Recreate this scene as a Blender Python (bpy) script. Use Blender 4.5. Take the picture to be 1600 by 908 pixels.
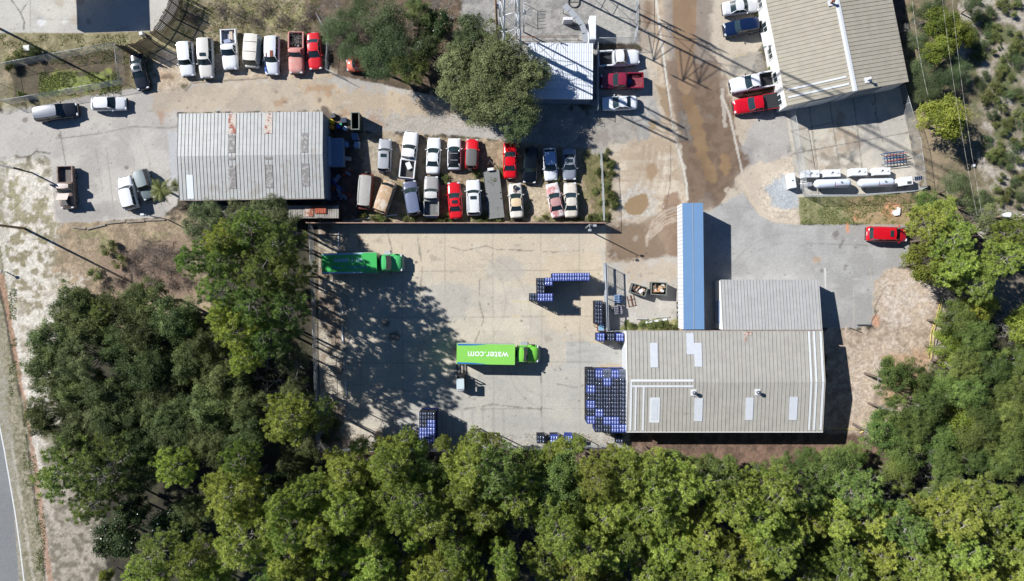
import bpy, bmesh, math, random
import numpy as np
from mathutils import Vector, Matrix

for o in list(bpy.data.objects):
    bpy.data.objects.remove(o, do_unlink=True)
scene = bpy.context.scene
COL = scene.collection

# ------------------------------------------------------------------ camera, sky, sun, exposure
CAM_H = 92.0          # metres above the ground
S = 11.6              # plan units per metre at ground level
cam_d = bpy.data.cameras.new("camera")
cam = bpy.data.objects.new("camera", cam_d)
COL.objects.link(cam)
cam.location = (0, 0, CAM_H)
cam.rotation_euler = (0, 0, 0)
cam_d.sensor_width = 36.0
cam_d.lens = 36.0 * (CAM_H * S) / 1600.0
cam_d.clip_start = 1.0
cam_d.clip_end = 3000.0
scene.camera = cam

SUN_EL = math.radians(36.5)
SUN_DIR = Vector((-0.893, 0.449, 0)).normalized()      # horizontal direction towards the sun
world = bpy.data.worlds.new("World")
scene.world = world
world.use_nodes = True
wn = world.node_tree
wn.nodes.clear()
sky = wn.nodes.new("ShaderNodeTexSky")
sky.sky_type = 'NISHITA'
sky.sun_disc = False
sky.sun_elevation = SUN_EL
sky.dust_density = 0.0
sky.ozone_density = 10.0
sky.air_density = 1.0
sky.sun_rotation = math.atan2(SUN_DIR.x, SUN_DIR.y)
bg = wn.nodes.new("ShaderNodeBackground")
bg.inputs['Strength'].default_value = 0.05
wo = wn.nodes.new("ShaderNodeOutputWorld")
wn.links.new(sky.outputs[0], bg.inputs[0])
wn.links.new(bg.outputs[0], wo.inputs[0])
sun_d = bpy.data.lights.new("sun", 'SUN')
sun_d.energy = 5.0
sun_d.angle = math.radians(0.55)
sun_d.color = (1.0, 0.985, 0.955)
sun = bpy.data.objects.new("sun", sun_d)
COL.objects.link(sun)
sv = Vector((SUN_DIR.x * math.cos(SUN_EL), SUN_DIR.y * math.cos(SUN_EL), math.sin(SUN_EL)))
sun.rotation_euler = sv.to_track_quat('Z', 'Y').to_euler()
sun.location = sv * 200
scene.view_settings.view_transform = 'Standard'
scene.view_settings.look = 'None'
scene.view_settings.exposure = 0.58
scene.view_settings.gamma = 1.0
scene.view_settings.use_curve_mapping = False
scene.render.engine = 'CYCLES'
try:
    scene.cycles.max_bounces = 5
    scene.cycles.diffuse_bounces = 2
    scene.cycles.use_denoising = True
except Exception:
    pass

# ------------------------------------------------------------------ helpers
R = random.Random(7)

def P(px, py, z=0.0):
    """Plan sheet coordinates (0..1600, 0..908) of a point at height z -> metres."""
    k = (1.0 - z / CAM_H) / S
    return ((px - 800.0) * k, (454.0 - py) * k)

def P3(px, py, z=0.0):
    x, y = P(px, py, z)
    return Vector((x, y, z))

def lin(c):
    return tuple(((v / 255.0) / 12.92 if v <= 10 else (((v / 255.0) + 0.055) / 1.055) ** 2.4) for v in c)

KSUN = 1.25
def base(r, g, b, k=KSUN):
    """Real base colour of a surface that measures (r,g,b) in sunlight."""
    return tuple(min(0.9, v / k) for v in lin((r, g, b)))

_mats = {}
def mat(name, color, rough=0.8, metal=0.0, var=0.12, scale=3.0, var2=None, coat=0.0, bump=0.0, spec=0.5, mix=0.5, objspace=True, det=5.0):
    """Principled material whose colour wanders with a noise (and towards var2 in patches)."""
    key = name
    if key in _mats:
        return _mats[key]
    m = bpy.data.materials.new(name)
    m.use_nodes = True
    nt = m.node_tree
    bs = nt.nodes['Principled BSDF']
    bs.inputs['Roughness'].default_value = rough
    bs.inputs['Metallic'].default_value = metal
    bs.inputs['Specular IOR Level'].default_value = spec
    bs.inputs['Coat Weight'].default_value = coat
    bs.inputs['Coat Roughness'].default_value = 0.06
    tc = nt.nodes.new('ShaderNodeTexCoord')
    nz = nt.nodes.new('ShaderNodeTexNoise')
    nz.inputs['Scale'].default_value = scale
    nz.inputs['Detail'].default_value = det
    nz.inputs['Roughness'].default_value = 0.65
    nt.links.new(tc.outputs['Object'], nz.inputs['Vector'])
    rp = nt.nodes.new('ShaderNodeValToRGB')
    c = color
    lo = tuple(max(0, v * (1 - var)) for v in c) + (1,)
    hi = tuple(min(1, v * (1 + var)) for v in c) + (1,)
    rp.color_ramp.elements[0].position = 0.3
    rp.color_ramp.elements[1].position = 0.7
    rp.color_ramp.elements[0].color = lo
    rp.color_ramp.elements[1].color = hi
    nt.links.new(nz.outputs['Fac'], rp.inputs['Fac'])
    out = rp.outputs['Color']
    if var2 is not None:
        n2 = nt.nodes.new('ShaderNodeTexNoise')
        n2.inputs['Scale'].default_value = scale * 0.45
        n2.inputs['Detail'].default_value = 8.0
        n2.inputs['Roughness'].default_value = 0.7
        nt.links.new(tc.outputs['Object'], n2.inputs['Vector'])
        r2 = nt.nodes.new('ShaderNodeValToRGB')
        r2.color_ramp.elements[0].position = mix - 0.03
        r2.color_ramp.elements[1].position = mix + 0.05
        nt.links.new(n2.outputs['Fac'], r2.inputs['Fac'])
        mx = nt.nodes.new('ShaderNodeMixRGB')
        nt.links.new(r2.outputs['Color'], mx.inputs['Fac'])
        nt.links.new(out, mx.inputs['Color1'])
        mx.inputs['Color2'].default_value = tuple(var2) + (1,)
        out = mx.outputs['Color']
    nt.links.new(out, bs.inputs['Base Color'])
    if bump > 0:
        bp = nt.nodes.new('ShaderNodeBump')
        bp.inputs['Strength'].default_value = bump
        bp.inputs['Distance'].default_value = 0.02
        nt.links.new(nz.outputs['Fac'], bp.inputs['Height'])
        nt.links.new(bp.outputs['Normal'], bs.inputs['Normal'])
    _mats[key] = m
    return m

def paint(name, rgb, rough=0.28, coat=0.6, dirt=None, mix=0.62, var=0.05):
    return mat('paint_' + name, base(*rgb), rough=rough, coat=coat, var=var, scale=1.7, var2=dirt, mix=mix)

M = {}
M['glass'] = mat('car_glass', (0.02, 0.035, 0.04), rough=0.08, var=0.2, scale=2, spec=0.8)
M['glass_blue'] = mat('sky_tinted_glass', (0.03, 0.06, 0.09), rough=0.08, var=0.2, scale=2, spec=0.9)
M['tyre'] = mat('tyre_rubber', (0.02, 0.02, 0.021), rough=0.85)
M['rim'] = mat('rim_alloy', (0.35, 0.35, 0.36), rough=0.35, metal=0.7)
M['black'] = mat('black_plastic', (0.018, 0.018, 0.02), rough=0.55)
M['lamp_white'] = mat('lamp_lens', (0.6, 0.62, 0.65), rough=0.12)
M['lamp_red'] = mat('lamp_red_lens', (0.35, 0.012, 0.01), rough=0.18)
M['chrome'] = mat('chrome', (0.55, 0.56, 0.58), rough=0.2, metal=0.9)
M['galv'] = mat('galvanised_steel', (0.42, 0.44, 0.46), rough=0.5, metal=0.35, scale=6)
M['wire'] = mat('weathered_wire', (0.42, 0.44, 0.45), rough=0.6, metal=0.1)
M['white_metal'] = mat('white_metal', base(238, 240, 242), rough=0.45, var=0.04)
M['wood'] = mat('weathered_wood', (0.20, 0.145, 0.10), rough=0.9, var=0.35, scale=5)
M['newwood'] = mat('sawn_timber', (0.42, 0.30, 0.18), rough=0.85, var=0.2, scale=5)
M['darkwood'] = mat('dark_board', (0.045, 0.038, 0.032), rough=0.9, var=0.4, scale=4)
M['conc'] = mat('concrete_block', (0.38, 0.37, 0.35), rough=0.9, var=0.15)
M['junk_dark'] = mat('scrap_dark', (0.05, 0.05, 0.055), rough=0.7, var=0.6, scale=4)
M['rust'] = mat('rusty_iron', (0.17, 0.06, 0.03), rough=0.85, var=0.4, scale=5)
M['bark'] = mat('pine_bark', (0.13, 0.10, 0.08), rough=0.95, var=0.3, scale=4)
M['greybark'] = mat('grey_bark', (0.30, 0.28, 0.26), rough=0.95, var=0.3, scale=4)

class MB:
    """Collects faces, links them as ONE mesh object."""
    def __init__(s):
        s.v = []; s.f = []; s.m = []; s.sm = []
    def add(s, vs, fs, mi=0, smooth=False, M4=None):
        n = len(s.v)
        for p in vs:
            p = Vector(p)
            if M4 is not None:
                p = M4 @ p
            s.v.append(tuple(p))
        for f in fs:
            s.f.append(tuple(n + i for i in f)); s.m.append(mi); s.sm.append(smooth)
        return s
    def box(s, c, d, rz=0, mi=0, M4=None, top=None, rx=0):
        """box centred at c with size d; top = (sx, sy) scales the top face"""
        hx, hy, hz = d[0] / 2, d[1] / 2, d[2] / 2
        tx, ty = top if top else (1, 1)
        vs = [(-hx, -hy, -hz), (hx, -hy, -hz), (hx, hy, -hz), (-hx, hy, -hz),
              (-hx * tx, -hy * ty, hz), (hx * tx, -hy * ty, hz), (hx * tx, hy * ty, hz), (-hx * tx, hy * ty, hz)]
        T = Matrix.Translation(c) @ Matrix.Rotation(rz, 4, 'Z') @ Matrix.Rotation(rx, 4, 'X')
        if M4 is not None:
            T = M4 @ T
        return s.add(vs, [(0, 3, 2, 1), (4, 5, 6, 7), (0, 1, 5, 4), (1, 2, 6, 5), (2, 3, 7, 6), (3, 0, 4, 7)], mi, False, T)
    def rbox(s, c, d, r=0.05, rz=0, mi=0, M4=None, seg=3):
        """box with rounded plan corners and a chamfered top"""
        hx, hy, hz = d[0] / 2, d[1] / 2, d[2] / 2
        def ring(inset, z):
            pts = []
            rr = r
            for qx, qy, a0 in ((1, 1, 0), (-1, 1, 90), (-1, -1, 180), (1, -1, 270)):
                for k in range(seg + 1):
                    a = math.radians(a0 + 90 * k / seg)
                    pts.append((qx * (hx - rr) + (rr - inset) * math.cos(a), qy * (hy - rr) + (rr - inset) * math.sin(a), z))
            return pts
        ch = min(r, hz) * 0.5
        rings = [ring(0, -hz), ring(0, hz - ch), ring(ch, hz)]
        n = len(rings[0]); vs = [p for g in rings for p in g]; fs = []
        for k in range(2):
            for i in range(n):
                j = (i + 1) % n
                fs.append((k * n + i, k * n + j, (k + 1) * n + j, (k + 1) * n + i))
        fs.append(tuple(range(2 * n, 3 * n)))
        fs.append(tuple(range(n - 1, -1, -1)))
        T = Matrix.Translation(c) @ Matrix.Rotation(rz, 4, 'Z')
        if M4 is not None:
            T = M4 @ T
        return s.add(vs, fs, mi, False, T)
    def tube(s, a, b, r1, r2=None, n=8, mi=0, cap=True, smooth=True):
        a = Vector(a); b = Vector(b); r2 = r1 if r2 is None else r2
        d = (b - a)
        if d.length < 1e-6:
            return s
        d.normalize()
        up = Vector((0, 0, 1)) if abs(d.z) < 0.9 else Vector((1, 0, 0))
        u = d.cross(up).normalized(); w = d.cross(u)
        vs = []
        for c, r in ((a, r1), (b, r2)):
            for i in range(n):
                t = 2 * math.pi * i / n
                vs.append(c + u * math.cos(t) * r + w * math.sin(t) * r)
        fs = [(i, n + i, n + (i + 1) % n, (i + 1) % n) for i in range(n)]
        s.add(vs, fs, mi, smooth)
        if cap:
            k = len(s.v) - 2 * n
            s.f.append(tuple(k + i for i in range(n))); s.m.append(mi); s.sm.append(False)
            s.f.append(tuple(k + n + i for i in reversed(range(n)))); s.m.append(mi); s.sm.append(False)
        return s
    def path(s, pts, r, n=6, mi=0):
        for a, b in zip(pts[:-1], pts[1:]):
            s.tube(a, b, r, r, n, mi)
        return s
    def prism(s, poly, z0, z1, mi=0, side_mi=None):
        n = len(poly)
        vs = [(x, y, z0) for x, y in poly] + [(x, y, z1) for x, y in poly]
        area = sum(poly[i][0] * poly[(i + 1) % n][1] - poly[(i + 1) % n][0] * poly[i][1] for i in range(n))
        order = range(n) if area > 0 else range(n - 1, -1, -1)
        o = list(order)
        fs = [tuple(n + i for i in o), tuple(reversed(o))]
        s.add(vs, fs, mi)
        k = len(s.v) - 2 * n
        for q in range(n):
            i, j = o[q], o[(q + 1) % n]
            s.f.append((k + i, k + j, k + n + j, k + n + i)); s.m.append(mi if side_mi is None else side_mi); s.sm.append(False)
        return s
    def build(s, name, mats, parent=None, loc=None, rz=None):
        me = bpy.data.meshes.new(name)
        me.from_pydata(s.v, [], s.f)
        if not isinstance(mats, (list, tuple)):
            mats = [mats]
        for m_ in mats:
            me.materials.append(m_)
        me.polygons.foreach_set('material_index', s.m)
        me.polygons.foreach_set('use_smooth', s.sm)
        me.update()
        o = bpy.data.objects.new(name, me)
        COL.objects.link(o)
        if parent is not None:
            o.parent = parent
        if loc is not None:
            o.location = loc
        if rz is not None:
            o.rotation_euler = (0, 0, rz)
        return o

def tag(o, label=None, cat=None, group=None, kind=None):
    if label: o['label'] = label
    if cat: o['category'] = cat
    if group: o['group'] = group
    if kind: o['kind'] = kind
    return o

def thing(name, label, cat, loc=(0, 0, 0), rz=0, group=None):
    o = bpy.data.objects.new(name, None)
    o.empty_display_size = 0.3
    COL.objects.link(o)
    o.location = loc
    o.rotation_euler = (0, 0, rz)
    return tag(o, label, cat, group)

def copy_thing(root, label=None, group=None):
    r = root.copy(); COL.objects.link(r)
    for ch in root.children:
        c = ch.copy(); COL.objects.link(c); c.parent = r
        for g in ch.children:
            d = g.copy(); COL.objects.link(d); d.parent = c
    if label: r['label'] = label
    if group: r['group'] = group
    return r

ORD = ['first', 'second', 'third', 'fourth', 'fifth', 'sixth', 'seventh', 'eighth', 'ninth', 'tenth', 'eleventh', 'twelfth',
       'thirteenth', 'fourteenth', 'fifteenth', 'sixteenth', 'seventeenth', 'eighteenth', 'nineteenth', 'twentieth']
def ordn(i):
    if i < 20:
        return ORD[i]
    t = ['', '', 'twenty', 'thirty', 'forty', 'fifty', 'sixty', 'seventy'][(i + 1) // 10]
    return (t[:-1] + 'ieth') if (i + 1) % 10 == 0 else t + '-' + ORD[(i + 1) % 10 - 1]

# ------------------------------------------------------------------ numpy noise
def _hash(ix, iy, seed):
    h = (ix.astype(np.int64) * 374761393 + iy.astype(np.int64) * 668265263 + seed * 1442695041) & 0xffffffff
    h = ((h ^ (h >> 13)) * 1274126177) & 0xffffffff
    h = h ^ (h >> 16)
    return (h & 0xffffff) / float(0xffffff)

def vnoise(x, y, seed=0):
    ix = np.floor(x); iy = np.floor(y)
    fx = x - ix; fy = y - iy
    fx = fx * fx * (3 - 2 * fx); fy = fy * fy * (3 - 2 * fy)
    a = _hash(ix, iy, seed); b = _hash(ix + 1, iy, seed); c = _hash(ix, iy + 1, seed); d = _hash(ix + 1, iy + 1, seed)
    return (a * (1 - fx) + b * fx) * (1 - fy) + (c * (1 - fx) + d * fx) * fy

def fbm(x, y, seed=0, octv=5, gain=0.55):
    t = 0; a = 1; s = 0
    for k in range(octv):
        t = t + a * vnoise(x * 2 ** k + 17.3 * k, y * 2 ** k - 9.1 * k, seed + k); s += a; a *= gain
    return t / s
# ------------------------------------------------------------------ the ground sheet (one grid, coloured by what lies where)
GS = 0.14
gx = np.arange(-80.0, 80.0 + GS / 2, GS); gy = np.arange(-47.0, 50.0 + GS / 2, GS)
NX, NY = len(gx), len(gy)
X, Y = np.meshgrid(gx, gy)
U = X * S + 800.0; V = 454.0 - Y * S          # plan units
n_big = fbm(U / 90, V / 90, 1)
n_mid = fbm(U / 28, V / 28, 2)
n_sml = fbm(U / 9, V / 9, 3)
n_fin = fbm(U / 3.2, V / 3.2, 4, 3)
n_str = fbm(U / 40, V / 6, 5)
C = np.zeros((NY, NX, 3)); WET = np.zeros((NY, NX)); LAB = np.zeros((NY, NX), int)
LABS = ['ground', 'concrete_yard', 'parking_lot', 'road', 'gravel_lane', 'puddle', 'lawn', 'concrete_slab', 'concrete_pad', 'dirt_path']

def sst(a, b, x):
    t = np.clip((x - a) / (b - a + 1e-9), 0, 1)
    return t * t * (3 - 2 * t)

def sdf(poly):
    px = np.array([p[0] for p in poly], float); py = np.array([p[1] for p in poly], float)
    d = np.full(U.shape, 1e18); ins = np.zeros(U.shape, bool)
    n = len(px)
    for i in range(n):
        j = (i - 1) % n
        ex, ey = px[j] - px[i], py[j] - py[i]
        wx, wy = U - px[i], V - py[i]
        t = np.clip((wx * ex + wy * ey) / (ex * ex + ey * ey + 1e-9), 0, 1)
        d = np.minimum(d, (wx - ex * t) ** 2 + (wy - ey * t) ** 2)
        c1 = (py[i] > V) != (py[j] > V)
        xi = (px[j] - px[i]) * (V - py[i]) / ((py[j] - py[i]) + 1e-12) + px[i]
        ins ^= c1 & (U < xi)
    d = np.sqrt(d)
    return np.where(ins, -d, d)

def sdline(pts):
    d = np.full(U.shape, 1e18)
    for (ax, ay), (bx, by) in zip(pts[:-1], pts[1:]):
        ex, ey = bx - ax, by - ay
        t = np.clip(((U - ax) * ex + (V - ay) * ey) / (ex * ex + ey * ey + 1e-9), 0, 1)
        d = np.minimum(d, (U - ax - ex * t) ** 2 + (V - ay - ey * t) ** 2)
    return np.sqrt(d)

def rgb(*c):
    return np.array(base(*c))

def blend(m, c1, c2=None, vary=None):
    global C
    col = rgb(*c1)
    if c2 is not None:
        v = (n_mid if vary is None else vary)
        v = sst(0.35, 0.65, v)[..., None]
        col = rgb(*c1) * (1 - v) + rgb(*c2) * v
    C[...] = C * (1 - m[..., None]) + col * m[..., None]

def fill(poly, c1, c2=None, soft=1.5, amp=3.0, op=1.0, nz=None, patch=None, lab=None, vary=None, wet=None):
    d = sdf(poly) + amp * 2 * ((n_sml if nz is None else nz) - 0.5) * 2
    m = 1 - sst(-soft, soft, d)
    if patch is not None:
        pn, t, w = patch
        m = m * sst(t - w, t + w, pn)
    if lab is not None:
        LAB[m > 0.5] = LABS.index(lab)
    m = m * op
    blend(m, c1, c2, vary)
    if wet is not None:
        WET[...] = WET * (1 - m) + wet * m
    return m

def ell(cx, cy, rx, ry, ang=0, n=20):
    a = math.radians(ang)
    return [(cx + rx * math.cos(t) * math.cos(a) - ry * math.sin(t) * math.sin(a), cy + rx * math.cos(t) * math.sin(a) + ry * math.sin(t) * math.cos(a))
            for t in [2 * math.pi * i / n for i in range(n)]]

def line(pts, w, c, op=0.6, amp=0.6, brk=0.0, wet=None):
    d = sdline(pts) + amp * (n_sml - 0.5) * 2
    m = (1 - sst(w * 0.5, w * 0.5 + 0.9, d)) * op
    if brk > 0:
        m = m * sst(brk - 0.06, brk + 0.06, n_mid)
    blend(m, c)

# leaf litter everywhere first
blend(np.ones_like(U), (105, 90, 74), (70, 62, 50), n_sml)
blend(sst(0.52, 0.62, n_mid) * 0.5, (112, 108, 78))
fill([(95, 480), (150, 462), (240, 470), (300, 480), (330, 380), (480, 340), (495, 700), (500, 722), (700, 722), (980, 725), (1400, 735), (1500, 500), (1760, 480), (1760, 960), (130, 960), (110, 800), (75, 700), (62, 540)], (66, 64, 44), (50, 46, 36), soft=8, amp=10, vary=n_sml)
# ---- far left verge and road
fill([(-160, 240), (90, 235), (150, 330), (170, 480), (110, 560), (120, 700), (160, 1020), (-160, 1020)], (172, 165, 148), (140, 133, 113), soft=8, amp=14, vary=n_sml)
fill([(10, 255), (70, 262), (100, 330), (80, 480), (72, 700), (100, 1020), (60, 1020), (40, 700), (18, 500)], (214, 207, 194), (172, 162, 144), soft=8, amp=9, vary=n_sml)
fill([(-160, 250), (60, 262), (110, 330), (60, 420), (20, 500), (-160, 430)], (150, 145, 110), soft=5, amp=10, patch=(n_sml, 0.55, 0.05), op=0.75)
fill([(0, 340), (60, 330), (110, 400), (110, 520), (60, 560), (10, 420)], (138, 128, 100), soft=6, amp=10, patch=(n_sml, 0.53, 0.04), op=0.7)
fill([(96, 340), (300, 335), (330, 480), (270, 520), (110, 480), (80, 430)], (172, 152, 126), (142, 126, 102), soft=8, amp=10, vary=n_sml)
fill([(120, 360), (290, 350), (280, 400), (130, 410)], (140, 138, 92), soft=8, amp=12, patch=(n_mid, 0.5, 0.06), op=0.7)
fill([(150, 400), (290, 370), (300, 460), (200, 470)], (160, 134, 116), (126, 104, 92), soft=8, amp=12, op=0.8, vary=n_fin)
fill([(70, 420), (140, 430), (120, 500), (60, 520)], (205, 196, 182), soft=8, amp=12, patch=(n_sml, 0.45, 0.06), op=0.8)
fill([(60, 700), (150, 780), (190, 1020), (90, 1020), (60, 800)], (166, 156, 142), (118, 110, 96), soft=8, amp=12, op=0.8, vary=n_sml)
# grass shoulder, clay gutter, road
fill([(-160, 340), (2, 360), (14, 470), (32, 600), (56, 760), (78, 1020), (-160, 1020)], (128, 124, 96), (150, 142, 122), soft=3, amp=3, vary=n_fin)
fill([(-160, 470), (-4, 480), (12, 620), (28, 740), (50, 1020), (-160, 1020)], (170, 164, 150), (140, 134, 112), soft=5, amp=5, vary=n_fin)
line([(0, 430), (10, 470), (26, 560), (42, 640), (54, 720), (66, 820), (80, 920)], 8, (172, 132, 108), op=0.7, amp=4)
line([(-2, 450), (6, 480), (20, 560), (36, 640), (48, 730), (60, 820), (72, 920)], 2.2, (44, 38, 32), op=0.75, amp=2.4, brk=0.36)
line([(-2, 350), (4, 380), (12, 430), (22, 500), (40, 600), (54, 690), (70, 760)], 6, (214, 208, 196), op=0.7, amp=3)
line([(18, 690), (36, 800), (54, 920)], 4, (190, 182, 168), op=0.6, amp=3)
fill([(-160, 560), (-18, 600), (0, 668), (20, 780), (38, 1020), (-160, 1020)], (138, 140, 140), (128, 130, 131), soft=0.8, amp=0.2, lab='road', vary=n_big)
# ---- upper left: slab, grass, chain link plot
fill([(-160, 40), (260, 40), (520, -40), (560, 110), (270, 110), (200, 150), (30, 170), (-160, 180)], (150, 142, 108), (130, 120, 88), soft=5, amp=8, vary=n_sml)
fill([(-160, 55), (70, 70), (60, 120), (-160, 175)], (178, 160, 132), soft=7, amp=12, patch=(n_mid, 0.48, 0.06), op=0.8)
fill([(20, 90), (200, 75), (205, 135), (20, 160)], (112, 98, 74), (86, 76, 58), soft=3, amp=4, vary=n_sml)
fill([(70, 118), (170, 112), (180, 134), (60, 152)], (132, 142, 66), (116, 124, 70), soft=5, amp=9, vary=n_sml, lab='lawn')
fill([(20, 100), (62, 110), (60, 152), (24, 158)], (92, 84, 66), soft=5, amp=8, op=0.8)
fill([(270, -30), (520, -30), (640, 40), (660, 120), (500, 120), (300, 60)], (150, 138, 112), (124, 112, 84), soft=6, amp=12, vary=n_sml)
fill([(330, -20), (480, -30), (500, 40), (380, 40)], (168, 162, 112), soft=8, amp=12, patch=(n_mid, 0.45, 0.08), op=0.7)
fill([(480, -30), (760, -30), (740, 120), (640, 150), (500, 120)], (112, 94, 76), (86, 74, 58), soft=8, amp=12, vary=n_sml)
fill([(-160, -140), (279, -140), (279, 8), (266, 32), (252, 48), (120, 52), (52, 51), (-160, 52)], (198, 194, 184), (188, 184, 176), soft=0.8, amp=0.4, lab='concrete_slab', vary=n_mid)
fill(ell(65, 34, 6, 6), (222, 222, 222), soft=2, amp=2, op=0.8)
fill(ell(101, 34, 4, 4), (218, 216, 212), soft=2, amp=2, op=0.7)
for cx_, cy_, r_ in ((126, 2, 7), (139, 34, 4), (93, 2, 7), (118, 32, 6)):
    fill(ell(cx_, cy_, r_, r_), (168, 150, 130) if r_ > 5 else (90, 84, 78), soft=2, amp=3, op=0.5)
line([(14, -5), (24, 8), (32, 20), (38, 34), (37, 46)], 0.8, (70, 66, 60), op=0.8, amp=1.5)
line([(32, 20), (44, 2)], 0.7, (80, 76, 70), op=0.6, amp=1.5)
line([(47, -4), (48, 50)], 0.6, (140, 136, 128), op=0.6)
line([(48, 30), (120, 31)], 0.6, (150, 146, 136), op=0.5)
# ---- left parking lot and lane
LOT = [(-160, 176), (14, 178), (60, 166), (140, 150), (206, 138), (246, 144), (292, 142), (296, 128), (430, 120), (520, 118), (600, 132), (680, 150), (760, 185),
       (840, 190), (1010, 195), (1010, 240), (900, 232), (820, 225), (720, 212), (600, 205), (560, 205), (510, 172), (278, 176), (278, 320), (250, 340),
       (160, 346), (88, 348), (80, 250), (56, 236), (40, 246), (24, 242), (6, 252), (-160, 258)]
fill(LOT, (192, 186, 178), (176, 170, 163), soft=1.3, amp=1.6, lab='parking_lot', vary=n_mid)
fill([(-160, 176), (70, 170), (100, 200), (80, 245), (-160, 258)], (188, 184, 176), soft=8, amp=8, op=0.6)
fill([(232, 140), (520, 114), (520, 176), (280, 176), (240, 180)], (190, 174, 152), (176, 162, 144), soft=7, amp=9, op=0.9)
fill([(240, 80), (520, 100), (520, 125), (300, 130), (240, 145)], (196, 180, 158), (178, 160, 136), soft=4, amp=5, vary=n_sml)
fill([(470, 130), (690, 152), (760, 190), (680, 208), (560, 205), (510, 172)], (198, 178, 150), (184, 166, 142), soft=7, amp=10, op=0.85)
fill([(560, 180), (720, 178), (840, 195), (840, 215), (700, 212), (580, 215)], (176, 170, 162), (164, 160, 152), soft=6, amp=9, op=0.8, vary=n_sml, lab='gravel_lane')
for cx_, cy_, rx_, ry_, a_ in ((500, 142, 26, 8, 12), (255, 182, 10, 6, 0), (590, 192, 14, 7, 20), (440, 158, 14, 4, -10), (262, 120, 12, 5, 0), (545, 178, 9, 4, 0)):
    fill(ell(cx_, cy_, rx_, ry_, a_), (160, 118, 82), soft=4, amp=7, op=0.5)
for cx_, cy_, rx_, ry_ in ((40, 187, 4, 4), (432, 144, 3, 2), (518, 144, 4, 2), (447, 160, 4, 2), (262, 120, 9, 4), (605, 195, 3, 2), (500, 156, 3, 4)):
    fill(ell(cx_, cy_, rx_, ry_), (110, 96, 82), soft=2, amp=2, op=0.7)
line([(90, 217), (160, 208), (205, 198), (262, 200), (278, 198)], 0.8, (110, 104, 96), op=0.55, amp=1.2)
line([(290, 142), (300, 130), (340, 127), (420, 122)], 0.9, (96, 88, 78), op=0.7, amp=1.2)
line([(24, 242), (30, 246), (48, 244), (56, 236), (78, 240)], 1.4, (92, 86, 78), op=0.8, amp=1.2)
line([(94, 205), (97, 225), (103, 258)], 0.9, (98, 92, 84), op=0.6)
line([(166, 230), (178, 330)], 0.6, (140, 134, 126), op=0.5)
line([(150, 235), (160, 300)], 0.6, (140, 134, 126), op=0.5)
fill([(262, 205), (280, 205), (280, 300), (268, 300)], (184, 186, 188), soft=2, amp=1, op=0.7)
fill([(176, 316), (258, 308), (262, 338), (96, 346), (90, 330)], (160, 156, 150), soft=4, amp=5, op=0.6)
for cx_, cy_ in ((198, 262), (93, 212)):
    fill(ell(cx_, cy_, 3.2, 3.2), (120, 112, 102), soft=1, amp=0.5, op=0.8)
# ---- used car lot (dirt)
fill([(512, 172), (560, 205), (700, 214), (830, 222), (945, 228), (962, 345), (500, 345), (505, 240)], (176, 156, 130), (148, 130, 106), soft=2, amp=4, vary=n_sml, lab='dirt_path')
fill([(560, 214), (620, 214), (620, 280), (570, 270)], (170, 160, 142), soft=5, amp=8, op=0.8, vary=n_fin)
fill([(600, 255), (940, 265), (945, 345), (560, 345)], (128, 122, 80), soft=6, amp=16, patch=(n_mid, 0.55, 0.05), op=0.8)
fill([(560, 328), (950, 335), (950, 346), (560, 346)], (120, 124, 74), soft=3, amp=6, patch=(n_sml, 0.5, 0.06), op=0.85)
fill([(820, 284), (860, 288), (862, 335), (832, 335)], (200, 184, 160), soft=5, amp=7, op=0.8)
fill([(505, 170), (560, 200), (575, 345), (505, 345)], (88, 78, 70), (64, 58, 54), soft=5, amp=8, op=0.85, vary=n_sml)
fill([(905, 225), (962, 222), (965, 350), (935, 345), (915, 290)], (126, 116, 80), (104, 102, 62), soft=4, amp=8, vary=n_sml)
# ---- compound with the lattice tower (top middle)
fill([(720, -140), (1000, -140), (1000, 70), (935, 66), (935, 180), (925, 160), (840, 160), (790, 60), (720, 40)], (166, 162, 156), (140, 138, 134), soft=3, amp=4, vary=n_sml, lab='gravel_lane')
fill([(930, -140), (980, -140), (985, 70), (930, 66)], (180, 176, 166), soft=2, amp=2, op=0.7)
fill([(938, 78), (1030, 78), (1040, 215), (1010, 240), (930, 240), (860, 200), (860, 160), (930, 182)], (180, 176, 168), (160, 156, 150), soft=3, amp=4, vary=n_sml, lab='parking_lot')
fill([(700, 130), (860, 160), (1000, 190), (1000, 230), (930, 240), (830, 222), (760, 190)], (168, 162, 152), (150, 142, 132), soft=5, amp=7, vary=n_sml)
# ---- muddy lane to the right
LANE = [(992, -140), (1190, -140), (1195, 60), (1150, 170), (1240, 190), (1225, 260), (1180, 300), (1200, 340), (1240, 350), (1110, 520), (1062, 430), (1062, 515), (945, 515), (945, 352), (962, 345), (950, 225), (1000, 225), (1035, 200), (1000, 70)]
fill(LANE, (196, 184, 166), (180, 166, 148), soft=2, amp=3, vary=n_mid, lab='parking_lot')
fill([(992, -140), (1030, -140), (1046, 120), (1060, 240), (1076, 330), (1050, 370), (960, 350), (950, 240), (1010, 215), (1035, 180)], (204, 186, 162), (180, 160, 136), soft=5, amp=7, vary=n_sml, op=0.9)
fill([(960, 240), (1045, 240), (1068, 300), (1050, 350), (960, 345)], (214, 202, 182), (184, 168, 146), soft=6, amp=9, op=0.7, vary=n_str)
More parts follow.
